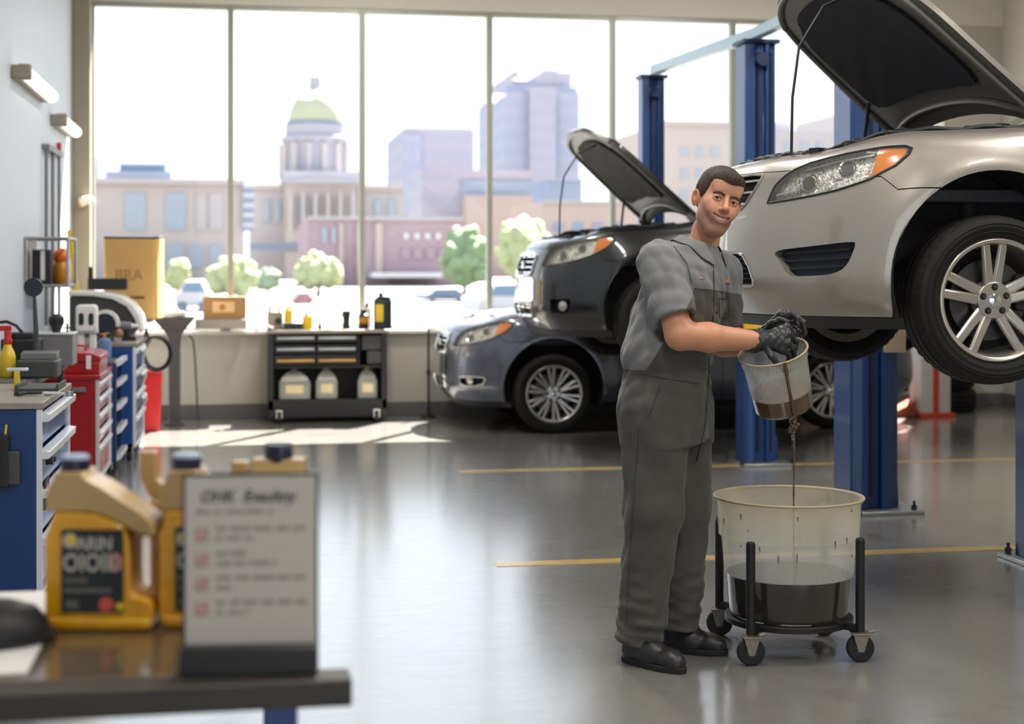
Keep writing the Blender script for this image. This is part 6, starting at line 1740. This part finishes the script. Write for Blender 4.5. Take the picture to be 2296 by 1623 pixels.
# ---- arms, trunk and legs under the clothes, and hands inside the gloves
S1 = L(1478, 592, -.13); E1 = L(1524, 752, -.235); W1 = L(1704, 764, -.10); H1 = L(1742, 762, -.085)
S2 = L(1618, 606, .13); E2 = L(1622, 768, .13); W2 = L(1698, 762, .035); H2 = L(1738, 738, .02)
g = SDF((-.35, -.42, .0), (.50, .38, 1.56), .0065)
arm = lambda g, S_, E_, W_: (g.cap(S_, E_, .058, .050, .0), g.cap(E_, E_ + (W_ - E_) * .35, .050, .051, .02), g.cap(E_ + (W_ - E_) * .35, W_, .050, .033, .02, fl=((0, 0, 1), 1.0)))
g.cap((.0, 0, .95), (.02, 0, 1.12), .13, .12, .0, fl=(FW, 1.3)); g.cap((.02, 0, 1.12), (.06, .01, 1.36), .12, .145, .05, fl=(FW, 1.35))
g.cap(S1, (.06, .0, 1.43), .055, .07, .04); g.cap(S2, (.06, .0, 1.43), .055, .07, .04); g.cap((.06, .01, 1.40), (.10, .02, 1.47), .08, .062, .04)
arm(g, S1, E1, W1); arm(g, S2, E2, W2)
A1 = np.array([-.115, -.085, .09]); K1 = np.array([-.06, -.10, .54]); P1 = np.array([-.045, -.075, .92])
A2 = np.array([.035, .085, .09]); K2 = np.array([.065, .07, .54]); P2 = np.array([.045, .075, .92])
for p_, k_, a_ in ((P1, K1, A1), (P2, K2, A2)): g.cap(p_, k_, .082, .056, .03); g.cap(k_, a_, .054, .038, .02)
bp_, bF = g.mesh(); bp_ = relax(bp_, bF, 1)
tb = np.tile(np.array(lin((200, 144, 110))[:3]), (len(bp_), 1))
wr = np.exp(-(((bp_ - W1) ** 2).sum(1)) / .03 ** 2)[:, None]; tb = tb * (1 - .5 * wr) + np.array(lin((206, 110, 84))[:3]) * .5 * wr
allp = np.concatenate([hw, bp_]); allF = np.concatenate([hF, bF + len(hw)]); allt = np.concatenate([tints, tb])
body = mesh_np('body', allp, allF, M_skin, man)
ca = body.data.color_attributes.new('tint', 'FLOAT_COLOR', 'POINT')
ca.data.foreach_set('color', np.concatenate([allt, np.ones((len(allt), 1))], 1).astype(np.float32).ravel())

# ---- hair
g = SDF((-.11, -.12, -.08), (.11, .13, .15), .0022)
def hairfn(X, Y, Z):
    zh = np.interp(Y, [-.10, -.080, -.066, -.054, -.044, -.036, -.018, .0, .012, .03, .07, .11], [.070, .069, .063, .052, .024, -.006, -.014, .010, .022, -.012, -.055, -.06]) - .010 * np.exp(-((X) / .03) ** 2) * (Y < -.05)
    edge = Z - zh
    infl = .0010 + .0045 * smooth(edge, .0, .03) + .0075 * smooth(Z, .05, .11)
    r = np.stack([.0755 + infl, .095 + infl, .088 + infl])
    x, y, z = X, Y - .014, Z - .034
    k0 = np.sqrt((x / r[0]) ** 2 + (y / r[1]) ** 2 + (z / r[2]) ** 2); k1 = np.sqrt((x / r[0] ** 2) ** 2 + (y / r[1] ** 2) ** 2 + (z / r[2] ** 2) ** 2) + 1e-9
    d = k0 * (k0 - 1) / k1
    # forehead bulge of the skull under the fringe
    y2, z2 = Y + .070, Z - .060; a, b, c_ = .055 + infl, .028 + infl, .035 + infl
    k0 = np.sqrt((X / a) ** 2 + (y2 / b) ** 2 + (z2 / c_) ** 2); k1 = np.sqrt((X / a ** 2) ** 2 + (y2 / b ** 2) ** 2 + (z2 / c_ ** 2) ** 2) + 1e-9
    d = SDF.smin(d, k0 * (k0 - 1) / k1, .03)
    d = d + .0012 * np.sin(X * 420 + 40 * Y) * np.sin(Y * 380) 
    return np.maximum(d, -edge)
g.op(hairfn, (-.1, -.11, -.07), (.1, .12, .14), 0)
hair = g.build('hair', M_hair, man, xf=Mh, smooth_it=1)
# ---- eyes, brows, teeth
_fr = hp[hp[:, 1] < -.03]
def hy(x, z):
    d = (_fr[:, 0] - x) ** 2 + (_fr[:, 2] - z) ** 2; return float(_fr[np.argsort(d)[:4], 1].mean())
def hpart(name, mb, mat, parent=man, **kw):
    mb.v = [tuple(Mh @ Vector(v)) for v in mb.v]; return mb.build(name, mat, parent, sharp=180, **kw)
for s in (-1, 1):
    c = Vector((s * .031, -.0790, .0045)); look = Vector((.0 - .28, -1, .02)).normalized()
    e_ = hpart('eye', MB().ball(c, .0121, 24, 16), M_eye)
    Q = Matrix.Translation(c) @ look.to_track_quat('Z', 'Y').to_matrix().to_4x4()
    hpart('iris', MB().lathe([(0, .0127), (.0030, .0125), (.0056, .0112), (.0056, .009)], 24, M=Q), M_iris, e_)
    hpart('pupil', MB().lathe([(0, .0131), (.0022, .0129), (.0022, .011)], 16, M=Q), M_pupil, e_)
    br = [(.010, -.0925, .0190), (.020, -.0930, .0225), (.033, -.0890, .0245), (.047, -.0765, .0195)]
    bz = catmull([(q[0], q[2]) for q in br], 5)
    mb = MB()
    for j_ in range(3):
        mb.tube([(s * x, hy(s * x, z) - .0004, z + (j_ - 1) * .0016 * (1 - .5 * i / len(bz))) for i, (x, z) in enumerate(bz)], [.0025 - .0012 * abs(i / len(bz) - .35) for i in range(len(bz))], 6)
    hpart('eyebrow', mb, M_brow)
    lash = [(s * (.031 + .0125 * math.cos(a)), -.0925 + .006 * abs(math.cos(a)) ** 2, .0048 + .0038 * math.sin(a)) for a in [PI * i / 8 for i in range(9)]]
    hpart('eyelash', MB().tube(lash, .0012, 6), M_brow)
mb = MB(); vs = []; n = 22
for i in range(n + 1):
    x = -.0265 + .053 * i / n
    y = -.0920 + 11.0 * x * x; zt_ = -.0562 + .0100 * (x / .03) ** 2; zb_ = zt_ - .0115 * (1 - .55 * (abs(x) / .0265) ** 2)
    o_ = .0006 * abs(math.sin(i * PI / 2.2))
    vs += [(x, y - o_, zt_), (x, y - .0008 - o_, zb_), (x, y + .004, zb_), (x, y + .004, zt_)]
mb.add(vs, [(4 * i + k, 4 * i + 4 + k, 4 * i + 4 + (k + 1) % 4, 4 * i + (k + 1) % 4) for i in range(n) for k in range(4)]); hpart('teeth', mb, M_teeth)
hpart('mouth_inside', MB().ball((0, -.078, -.062), (.024, .0085, .009), 20, 12), M_mouth)

# ---- coveralls
def folds(X, Y, Z, seed, n=9, lo=10, hi=38, stretch=(1, 1, 1), sharp=True):
    r = np.random.RandomState(seed); out = np.zeros_like(X)
    wx = .05 * np.sin(9 * Z + 3 * Y); 
    for i in range(n):
        k = r.normal(size=3) * stretch; k = k / np.linalg.norm(k) * r.uniform(lo, hi)
        v = np.sin(k[0] * (X + wx) + k[1] * Y + k[2] * Z + r.uniform(0, 6.28))
        out += (1 - 2 * np.abs(v)) / n if sharp else v / n
    return out
h = .0062
g = SDF((-.34, -.42, .03), (.40, .36, 1.56), h)
def torso(X, Y, Z):
    # section widths vary with height
    cxz = np.interp(Z, [.82, .95, 1.05, 1.15, 1.3, 1.42, 1.5], [-.005, -.012, -.008, .005, .045, .07, .09])
    wr_ = np.interp(Z, [.82, .92, 1.02, 1.07, 1.12, 1.25, 1.36, 1.43, 1.48], [.170, .185, .180, .186, .197, .205, .205, .17, .09])
    wf_ = np.interp(Z, [.82, .92, 1.02, 1.07, 1.12, 1.25, 1.36, 1.43, 1.48], [.145, .155, .150, .152, .160, .150, .135, .115, .08])
    a = ((X - cxz) * RT[0] + Y * RT[1]) / wr_; b = ((X - cxz) * FW[0] + Y * FW[1]) / wf_
    return (np.sqrt(a * a + b * b) - 1) * np.minimum(wr_, wf_) * .9
g.op(lambda X, Y, Z: np.maximum(np.maximum(torso(X, Y, Z), Z - 1.475), .80 - Z), (-.28, -.28, .8), (.36, .28, 1.48), 0)
NB = L(1566, 590, .02); NC = L(1560, 540, .0)
g.cap(S1 + (.0, .0, -.0), NB + (-.01, -.03, -.045), .066, .072, .045); g.cap(S2, NB + (.02, .03, -.05), .062, .068, .045)
g.cap((.07, .0, 1.36), NB + (0, 0, -.05), .13, .09, .05, fl=(FW, 1.15)); g.cap(NB + (-.01, .0, -.06), NC + (0, 0, -.045), .086, .070, .04)
g.cap(S1 + (.01, .03, .02), NC + (-.015, .0, -.055), .05, .04, .06)
def sleeve(S_, E_, f, r0, r1):
    d = E_ - S_; Ld = np.linalg.norm(d); u = d / Ld; end = f * Ld
    def fn(X, Y, Z):
        q = [X - S_[0], Y - S_[1], Z - S_[2]]; t = q[0] * u[0] + q[1] * u[1] + q[2] * u[2]
        tc = np.clip(t, 0, end)
        rr = np.sqrt(sum((q[i] - tc * u[i]) ** 2 for i in range(3)))
        return np.maximum(rr - (r0 + (r1 - r0) * np.clip(t, 0, end) / end) - .003 * np.sin(t * 55 + 9 * Y), t - end)
    g.op(fn, np.minimum(S_, E_) - .13, np.maximum(S_, E_) + .13, .022)
def sleeve_hole(S_, E_, f, r):
    d = E_ - S_; Ld = np.linalg.norm(d); u = d / Ld
    g.cap(S_ + u * Ld * (f + .10), S_ + u * Ld * (f + .4), r, r, .004, sub=True)
def sleeve_cut(S_, E_, f):
    d = E_ - S_; Ld = np.linalg.norm(d); u = d / Ld; end = f * Ld
    def fn(X, Y, Z):
        q = [X - S_[0], Y - S_[1], Z - S_[2]]; t = q[0] * u[0] + q[1] * u[1] + q[2] * u[2]
        rr = np.sqrt(sum((q[i] - t * u[i]) ** 2 for i in range(3)))
        return np.maximum(np.maximum(rr - .092, end + .002 - t), t - end - .05)
    c = S_ + u * (end + .02)
    g.op(fn, c - .11, c + .11, .001, sub=True)
E1s = E1 + np.array([-.004, 0, 0.02])
sleeve(S1, E1s, .84, .076, .077); sleeve(S2, E2, .78, .070, .074)
# legs
def leg(P_, K_, A_, r0, r1, r2, zend):
    g.cap(P_, K_, r0, r1, .05); g.cap(K_, A_, r1, r2, .035)
leg(P1 + (-.01, 0, -.02), K1 + (-.005, 0, 0), A1 + (-.002, 0, -.03), .128, .097, .076, 0); leg(P2 + (-.005, 0, -.02), K2 + (.0, 0, 0), A2 + (.0, 0, -.0), .122, .090, .076, 0)
X, Y, Z = g.grid()
near = np.abs(g.V) < .05
F_ = np.zeros_like(g.V)
xs, ys, zs = X[near], Y[near], Z[near]
body_f = folds(xs, ys, zs, 3, 5, 24, 66, (1, 1, .42)); leg_f = folds(xs, ys, zs, 8, 6, 12, 44, (1, 1, .35)); ank = folds(xs, ys, zs, 12, 5, 26, 70, (.4, .4, 1.4))
wleg = smooth(1.0 - zs, .0, .25); wank = smooth(.42 - zs, 0, .3)
F_[near] = (1 - wleg) * body_f * .0095 + wleg * (1 - wank) * leg_f * .015 + wank * (ank * .016 + leg_f * .009)
# gathered waist
F_[near] += .006 * np.exp(-((zs - 1.045) / .018) ** 2) - .004 * np.exp(-((zs - 1.10) / .05) ** 2)
g.V += F_.astype(np.float32)
del F_
sleeve_cut(S1, E1s, .84); sleeve_cut(S2, E2, .78)
sleeve_hole(S1, E1s, .84, .068); sleeve_hole(S2, E2, .78, .064)
# neck opening and trouser hems
g.cap(NC + (.0, .0, -.03), NC + (.02, -.01, .10), .056, .075, .004, sub=True); g.cap(NC + (.045, -.045, -.02), NC + (.05, -.05, .06), .016, .03, .006, sub=True)
def hem(x0, x1, y0, y1, zc_, sl):
    g.op(lambda X, Y, Z: Z - (zc_ + sl * X), (x0, y0, .0), (x1, y1, zc_ + .05), .002, sub=True)
Xg = None
mid = lambda X, Y: (X - (-.035)) * .85 + (Y - 0.0) * .6        # splits near and far leg
g.op(lambda X, Y, Z: np.maximum(Z - (.068 - .16 * (X + .12)), mid(X, Y)), (-.33, -.4, 0), (.12, .1, .12), .001, sub=True)
g.op(lambda X, Y, Z: np.maximum(Z - (.088 - .10 * (X - .03)), -mid(X, Y)), (-.12, -.15, 0), (.3, .34, .13), .001, sub=True)
M_cov = NT('two_tone_coverall_cloth')
o_ = M_cov.sep()
weave = M_cov.noise(500, 2); blot = M_cov.noise(7, 4, .6)
# lower body, front panel below the chest seam, boundary slants from armpit to back of waist
zline = M_cov.math('LESS_THAN', M_cov.math('SUBTRACT', o_[2], M_cov.math('MULTIPLY', M_cov.math('ADD', o_[0], 0.0), -.12)), 1.355)
sl = M_cov.math('GREATER_THAN', M_cov.math('ADD', M_cov.math('MULTIPLY', o_[2], -.59), M_cov.math('ADD', o_[0], .721)), 0.0)
front = M_cov.math('MULTIPLY', zline, sl)
dark = M_cov.math('MAXIMUM', front, M_cov.math('LESS_THAN', o_[2], 1.055))
dark = M_cov.math('MAXIMUM', dark, M_cov.math('LESS_THAN', o_[2], 1.055))
lc = M_cov.mix(blot, lin((110, 110, 110)), lin((130, 130, 131))); dc = M_cov.mix(blot, lin((70, 69, 65)), lin((87, 85, 80)))
M_cov.set(Base_Color=M_cov.mix(dark, lc, dc), Roughness=.85, Specular_IOR_Level=.15, Sheen_Weight=.15); _w = M_cov.math('ABSOLUTE', M_cov.math('SUBTRACT', M_cov.noise(8, 2, .45, vec=M_cov.scaled((1.6, 1.6, .6))), .5)); M_cov.bump(_w, .3, .02); M_cov = M_cov.mat
M_covl = pm('light_grey_cloth', (122, 122, 122), .85, 0, .06, 20, .25, 500, spec=.15); M_covd = pm('dark_grey_cloth', (80, 78, 73), .85, 0, .08, 20, .25, 500, spec=.15)
M_seam = pm('dark_seam_thread', (52, 51, 50), .8, 0, .1, 100)
cov = g.build('coveralls', M_cov, man, smooth_it=1)
CV = g; cg = (CV.V, CV.lo, CV.h)
def on_cloth(px, py, off=.002, dy0=-.42, step=.004):
    """first point of the cloth seen from the front at this place, pushed out a little"""
    V, lo, hh = cg
    prev = None
    for k in range(220):
        p = L(px, py, dy0 + step * k)
        i = np.round((p - lo) / hh).astype(int)
        if (i < 1).any() or (i >= np.array(V.shape) - 1).any(): continue
        if V[tuple(i)] < 0: return p - np.array([0, off + .003, 0])
    return None
def cloth_line(name, pts, r, mat, parent, n=14, off=.001):
    P_ = []
    for a, b in zip(pts[:-1], pts[1:]):
        for k in range(n):
            q = on_cloth(a[0] + (b[0] - a[0]) * k / n, a[1] + (b[1] - a[1]) * k / n, off)
            if q is not None: P_.append(q)
    if len(P_) > 3:
        P_ = [P_[0]] + [(P_[i - 1] + P_[i] + P_[i + 1]) / 3 for i in range(1, len(P_) - 1)] + [P_[-1]]
        return MB().tube([tuple(q) for q in P_], r, 6).build(name, mat, parent)
cloth_line('front_placket', [(1597, 560), (1601, 650), (1598, 740)], .0024, M_seam, cov); cloth_line('front_placket', [(1591, 800), (1587, 880), (1580, 960), (1560, 1040)], .0020, M_seam, cov)
cloth_line('chest_seam', [(1556, 646), (1597, 650), (1634, 656)], .0011, M_seam, cov); cloth_line('waist_seam', [(1432, 838), (1500, 850), (1584, 862)], .0011, M_seam, cov)
cloth_line('pocket_seam', [(1482, 858), (1460, 920), (1446, 945)], .0011, M_seam, cov); cloth_line('shoulder_seam', [(1508, 548), (1540, 590), (1552, 640)], .0011, M_seam, cov)
cloth_line('leg_seam', [(1432, 960), (1422, 1100), (1412, 1240), (1404, 1400)], .0010, M_seam, cov)
cloth_line('chest_pocket', [(1612, 668), (1634, 670), (1634, 712), (1614, 714), (1612, 668)], .0010, M_seam, cov)
cloth_line('yoke_seam', [(1535, 528), (1560, 568)], .0010, M_seam, cov)
for px_, py_ in ((1607, 700), (1606, 760)):
    q = on_cloth(px_, py_)
    if q is not None: MB().ball(tuple(q), .004, 10, 6).build('snap_button', M_dsteel, cov)
# oval name patch and orange logo patch
def patch(name, c, w_, h_, mat, frame=None):
    q = on_cloth(*c, off=.003); 
    if q is None: return
    o = MB().lathe([(0, .0015), (1, .0015), (1, 0), (0, 0)], 28).build(name, mat, cov, sharp=40)
    o.scale = (w_, h_, 1); o.rotation_euler = (PI / 2, 0, 0); o.location = tuple(q); return o
a_ = patch('name_patch', (1572, 622), .0125, .0065, pm('patch_red_border', (150, 70, 74), .8)); 
q = on_cloth(1572, 622, off=.0042); o = MB().lathe([(0, .001), (1, .001), (1, 0), (0, 0)], 24).build('patch_field', pm('patch_grey', (168, 166, 170), .8), cov); o.scale = (.010, .0045, 1); o.rotation_euler = (PI / 2, 0, 0); o.location = tuple(q)
q = on_cloth(1628, 632, off=.003)
MB().box((0, 0, .004), (.020, .0015, .010)).box((-.004, 0, .012), (.010, .0015, .006)).build('logo_orange', M_org, cov, loc=tuple(q)); MB().box((.004, 0, -.007), (.018, .0015, .006)).build('logo_dark', M_navy, cov, loc=tuple(q))
# collar
mb = MB(); vs = []; n = 40
cb = NC + np.array([.004, -.004, -.036]); ax_up = np.array([.28, -.08, .95]); ax_up /= np.linalg.norm(ax_up)
ex = FW - ax_up * FW.dot(ax_up); ex /= np.linalg.norm(ex); ey = np.cross(ax_up, ex)
for i in range(n + 1):
    a = math.radians(24 + 312 * i / n); tip = max(0, 1 - min(i, n - i) / 7.0)
    d = ex * math.cos(a) + ey * math.sin(a)
    for r_, z_ in ((.061, .0), (.0625, .034), (.069, .041), (.084, .030), (.099 + .016 * tip, .000 - .044 * tip)):
        q = cb + d * r_ + ax_up * z_
        if r_ > .08:
            for _ in range(30):
                ii = np.round((q - CV.lo) / CV.h).astype(int)
                if CV.V[tuple(ii)] > .0045: break
                q = q + d * .002 + ax_up * .0015
        vs.append(tuple(q))
mb.add(vs, [(5 * i + k, 5 * i + 5 + k, 5 * i + 6 + k, 5 * i + 1 + k) for i in range(n) for k in range(4)])
col_ = mb.build('collar', M_covl, man, sharp=60); sm = col_.modifiers.new('solid', 'SOLIDIFY'); sm.thickness = .004; sm.offset = 0; ss = col_.modifiers.new('sub', 'SUBSURF'); ss.levels = 1; ss.render_levels = 2

# ---- gloves
def finger(g, pts, r0, r1):
    n = len(pts) - 1
    for i in range(n):
        a = r0 + (r1 - r0) * i / n; b = r0 + (r1 - r0) * (i + 1) / n
        g.cap(pts[i], pts[i + 1], a, b, .004 if i else .007)
def glove(name, W_, knuckles, fingers, thumb, thick, pr, cuffr, bb_):
    g = SDF(bb_[0], bb_[1], .0024)
    kc = np.mean(knuckles, 0)
    d = kc - W_; d /= np.linalg.norm(d)
    g.cap(W_ - d * .028, W_ + d * .01, cuffr, cuffr * .95, 0)
    g.cap(W_ - d * .03, W_ - d * .024, cuffr + .003, cuffr + .003, .003)
    for k in knuckles: g.cap(W_ + d * .012, k, pr, thick, .014)
    for pts, (r0, r1) in fingers: finger(g, [np.array(p) for p in pts], r0, r1)
    finger(g, [np.array(p) for p in thumb], .0125, .0095)
    X, Y, Z = g.grid(); g.V += (.0012 * np.sin(X * 210 + 30 * Z) * np.sin(Z * 190 + 50 * Y)).astype(np.float32)
    return g.build(name, M_glove, man, smooth_it=1)
V3 = lambda *a: np.array(a)
# right hand (near): knuckles stacked down the picture, fingers close over the pail rim
W1g = W1 + V3(.0, 0, 0)
K = [L(1764, 733, -.075), L(1768, 750, -.09), L(1765, 769, -.10), L(1757, 786, -.10)]
fs = []
for i, k in enumerate(K):
    l = [.036, .040, .037, .030][i]
    fs.append(([k, k + V3(.7, .25, -.55) * l, k + V3(.75, .75, -1.25) * l, k + V3(.35, 1.05, -1.75) * l], (.0125 if i < 3 else .011, .0095 if i < 3 else .0085)))
g1 = glove('glove', W1g, K, fs, [L(1716, 776, -.115), L(1730, 800, -.135), L(1744, 816, -.13), L(1756, 828, -.118)], .0150, .027, .040, (np.minimum(W1, H1) - .13, np.maximum(W1, H1) + .13))
# left hand (far): behind, gripping the far side of the rim
K = [L(1752, 704, .0), L(1762, 712, .025), L(1766, 724, .05), L(1764, 738, .07)]
fs = []
for i, k in enumerate(K):
    l = [.034, .038, .036, .030][i]
    fs.append(([k, k + V3(1.0, .05, .10) * l, k + V3(1.65, .0, -.45) * l, k + V3(1.75, -.1, -1.1) * l], (.0122 if i < 3 else .011, .0095 if i < 3 else .0085)))
g2 = glove('glove', W2, K, fs, [L(1716, 742, -.02), L(1732, 724, -.045), L(1750, 716, -.055), L(1766, 722, -.055)], .0150, .026, .038, (np.minimum(W2, H2) - .13, np.maximum(W2, H2) + .15))

# ---- shoes
def shoe(heel, toe, name='shoe'):
    heel, toe = np.array(heel, float), np.array(toe, float)
    d = toe - heel; d /= np.linalg.norm(d); s = np.array([-d[1], d[0], 0])
    lo = np.minimum(heel, toe) - .09; hi = np.maximum(heel, toe) + .09; lo[2] = -.01; hi[2] = .17
    g = SDF(lo, hi, .0036)
    at_ = lambda f, z, sd=0: heel + (toe - heel) * f + s * sd + V3(0, 0, z)
    g.cap(at_(0, .046), at_(.45, .046), .039, .040, 0, fl=(s, 1.08)); g.cap(at_(.45, .044), at_(.9, .036, .004), .042, .036, .03, fl=(s, .92)); g.cap(at_(.9, .036, .004), at_(1.04, .032, .0), .036, .031, .02, fl=(s, .9))
    g.cap(at_(.08, .06), at_(.08, .12), .041, .038, .03); g.cap(at_(.12, .08), at_(.5, .052), .036, .036, .03)
    g.op(lambda X, Y, Z: Z - .0, lo, np.array([hi[0], hi[1], .02]), 0.001, sub=True)
    g.op(lambda X, Y, Z: np.abs(Z - .024) - .0014 + 0 * X, np.array([lo[0], lo[1], .018]), np.array([hi[0], hi[1], .03]), .0, sub=True) if False else None
    o = g.build(name, M_shoe, man, smooth_it=1)
    # sole: outline of the shoe, slightly wider
    oc = []
    for k in range(44):
        a = 2 * PI * k / 44
        f = .5 + .5 * math.cos(a) * (1.18 - .18 * abs(math.cos(a))) ; f = min(1, max(0, f)); sn = abs(math.sin(a)) ** .62; wdt = sn * (.0385 + .0085 * math.sin(max(0, min(1, (f - .35) / .6)) * PI))
        sd = math.copysign(wdt, math.sin(a))
        q = heel - d * .043 + (toe - heel + d * .086) * f * 1.0 + s * sd; oc.append((q[0], q[1]))
    MB().prism(oc, 0, .022, 'z').build('sole', M_sole, o, bevel=.004)
    MB().tube([tuple(at_(.62, .083)), tuple(at_(.50, .092, .026)), tuple(at_(.3, .098, .036))], .003, 6).tube([tuple(at_(.62, .083)), tuple(at_(.50, .092, -.026)), tuple(at_(.3, .098, -.036))], .003, 6).build('welt_seam', M_sole, o)
    return o
shoe((-.140, -.082, 0), (.000, -.215, 0)); shoe((.000, .100, 0), (.178, .035, 0))
make_car('silver', (2.08, 6.7, .95), 'champagne silver car raised nearest the camera, big hood open, front wheel hanging at right', 45.5, .43, .0)
make_car('black', (2.13, 11.9, .69), 'black car raised on the lift behind the man, hood open and chrome grille', 47, .43, .0)
make_car('grey', (1.74, 13.97, 0), 'dark grey car parked on the floor by the window wall, hood closed', 0, .39, .0, near_mirror=False)
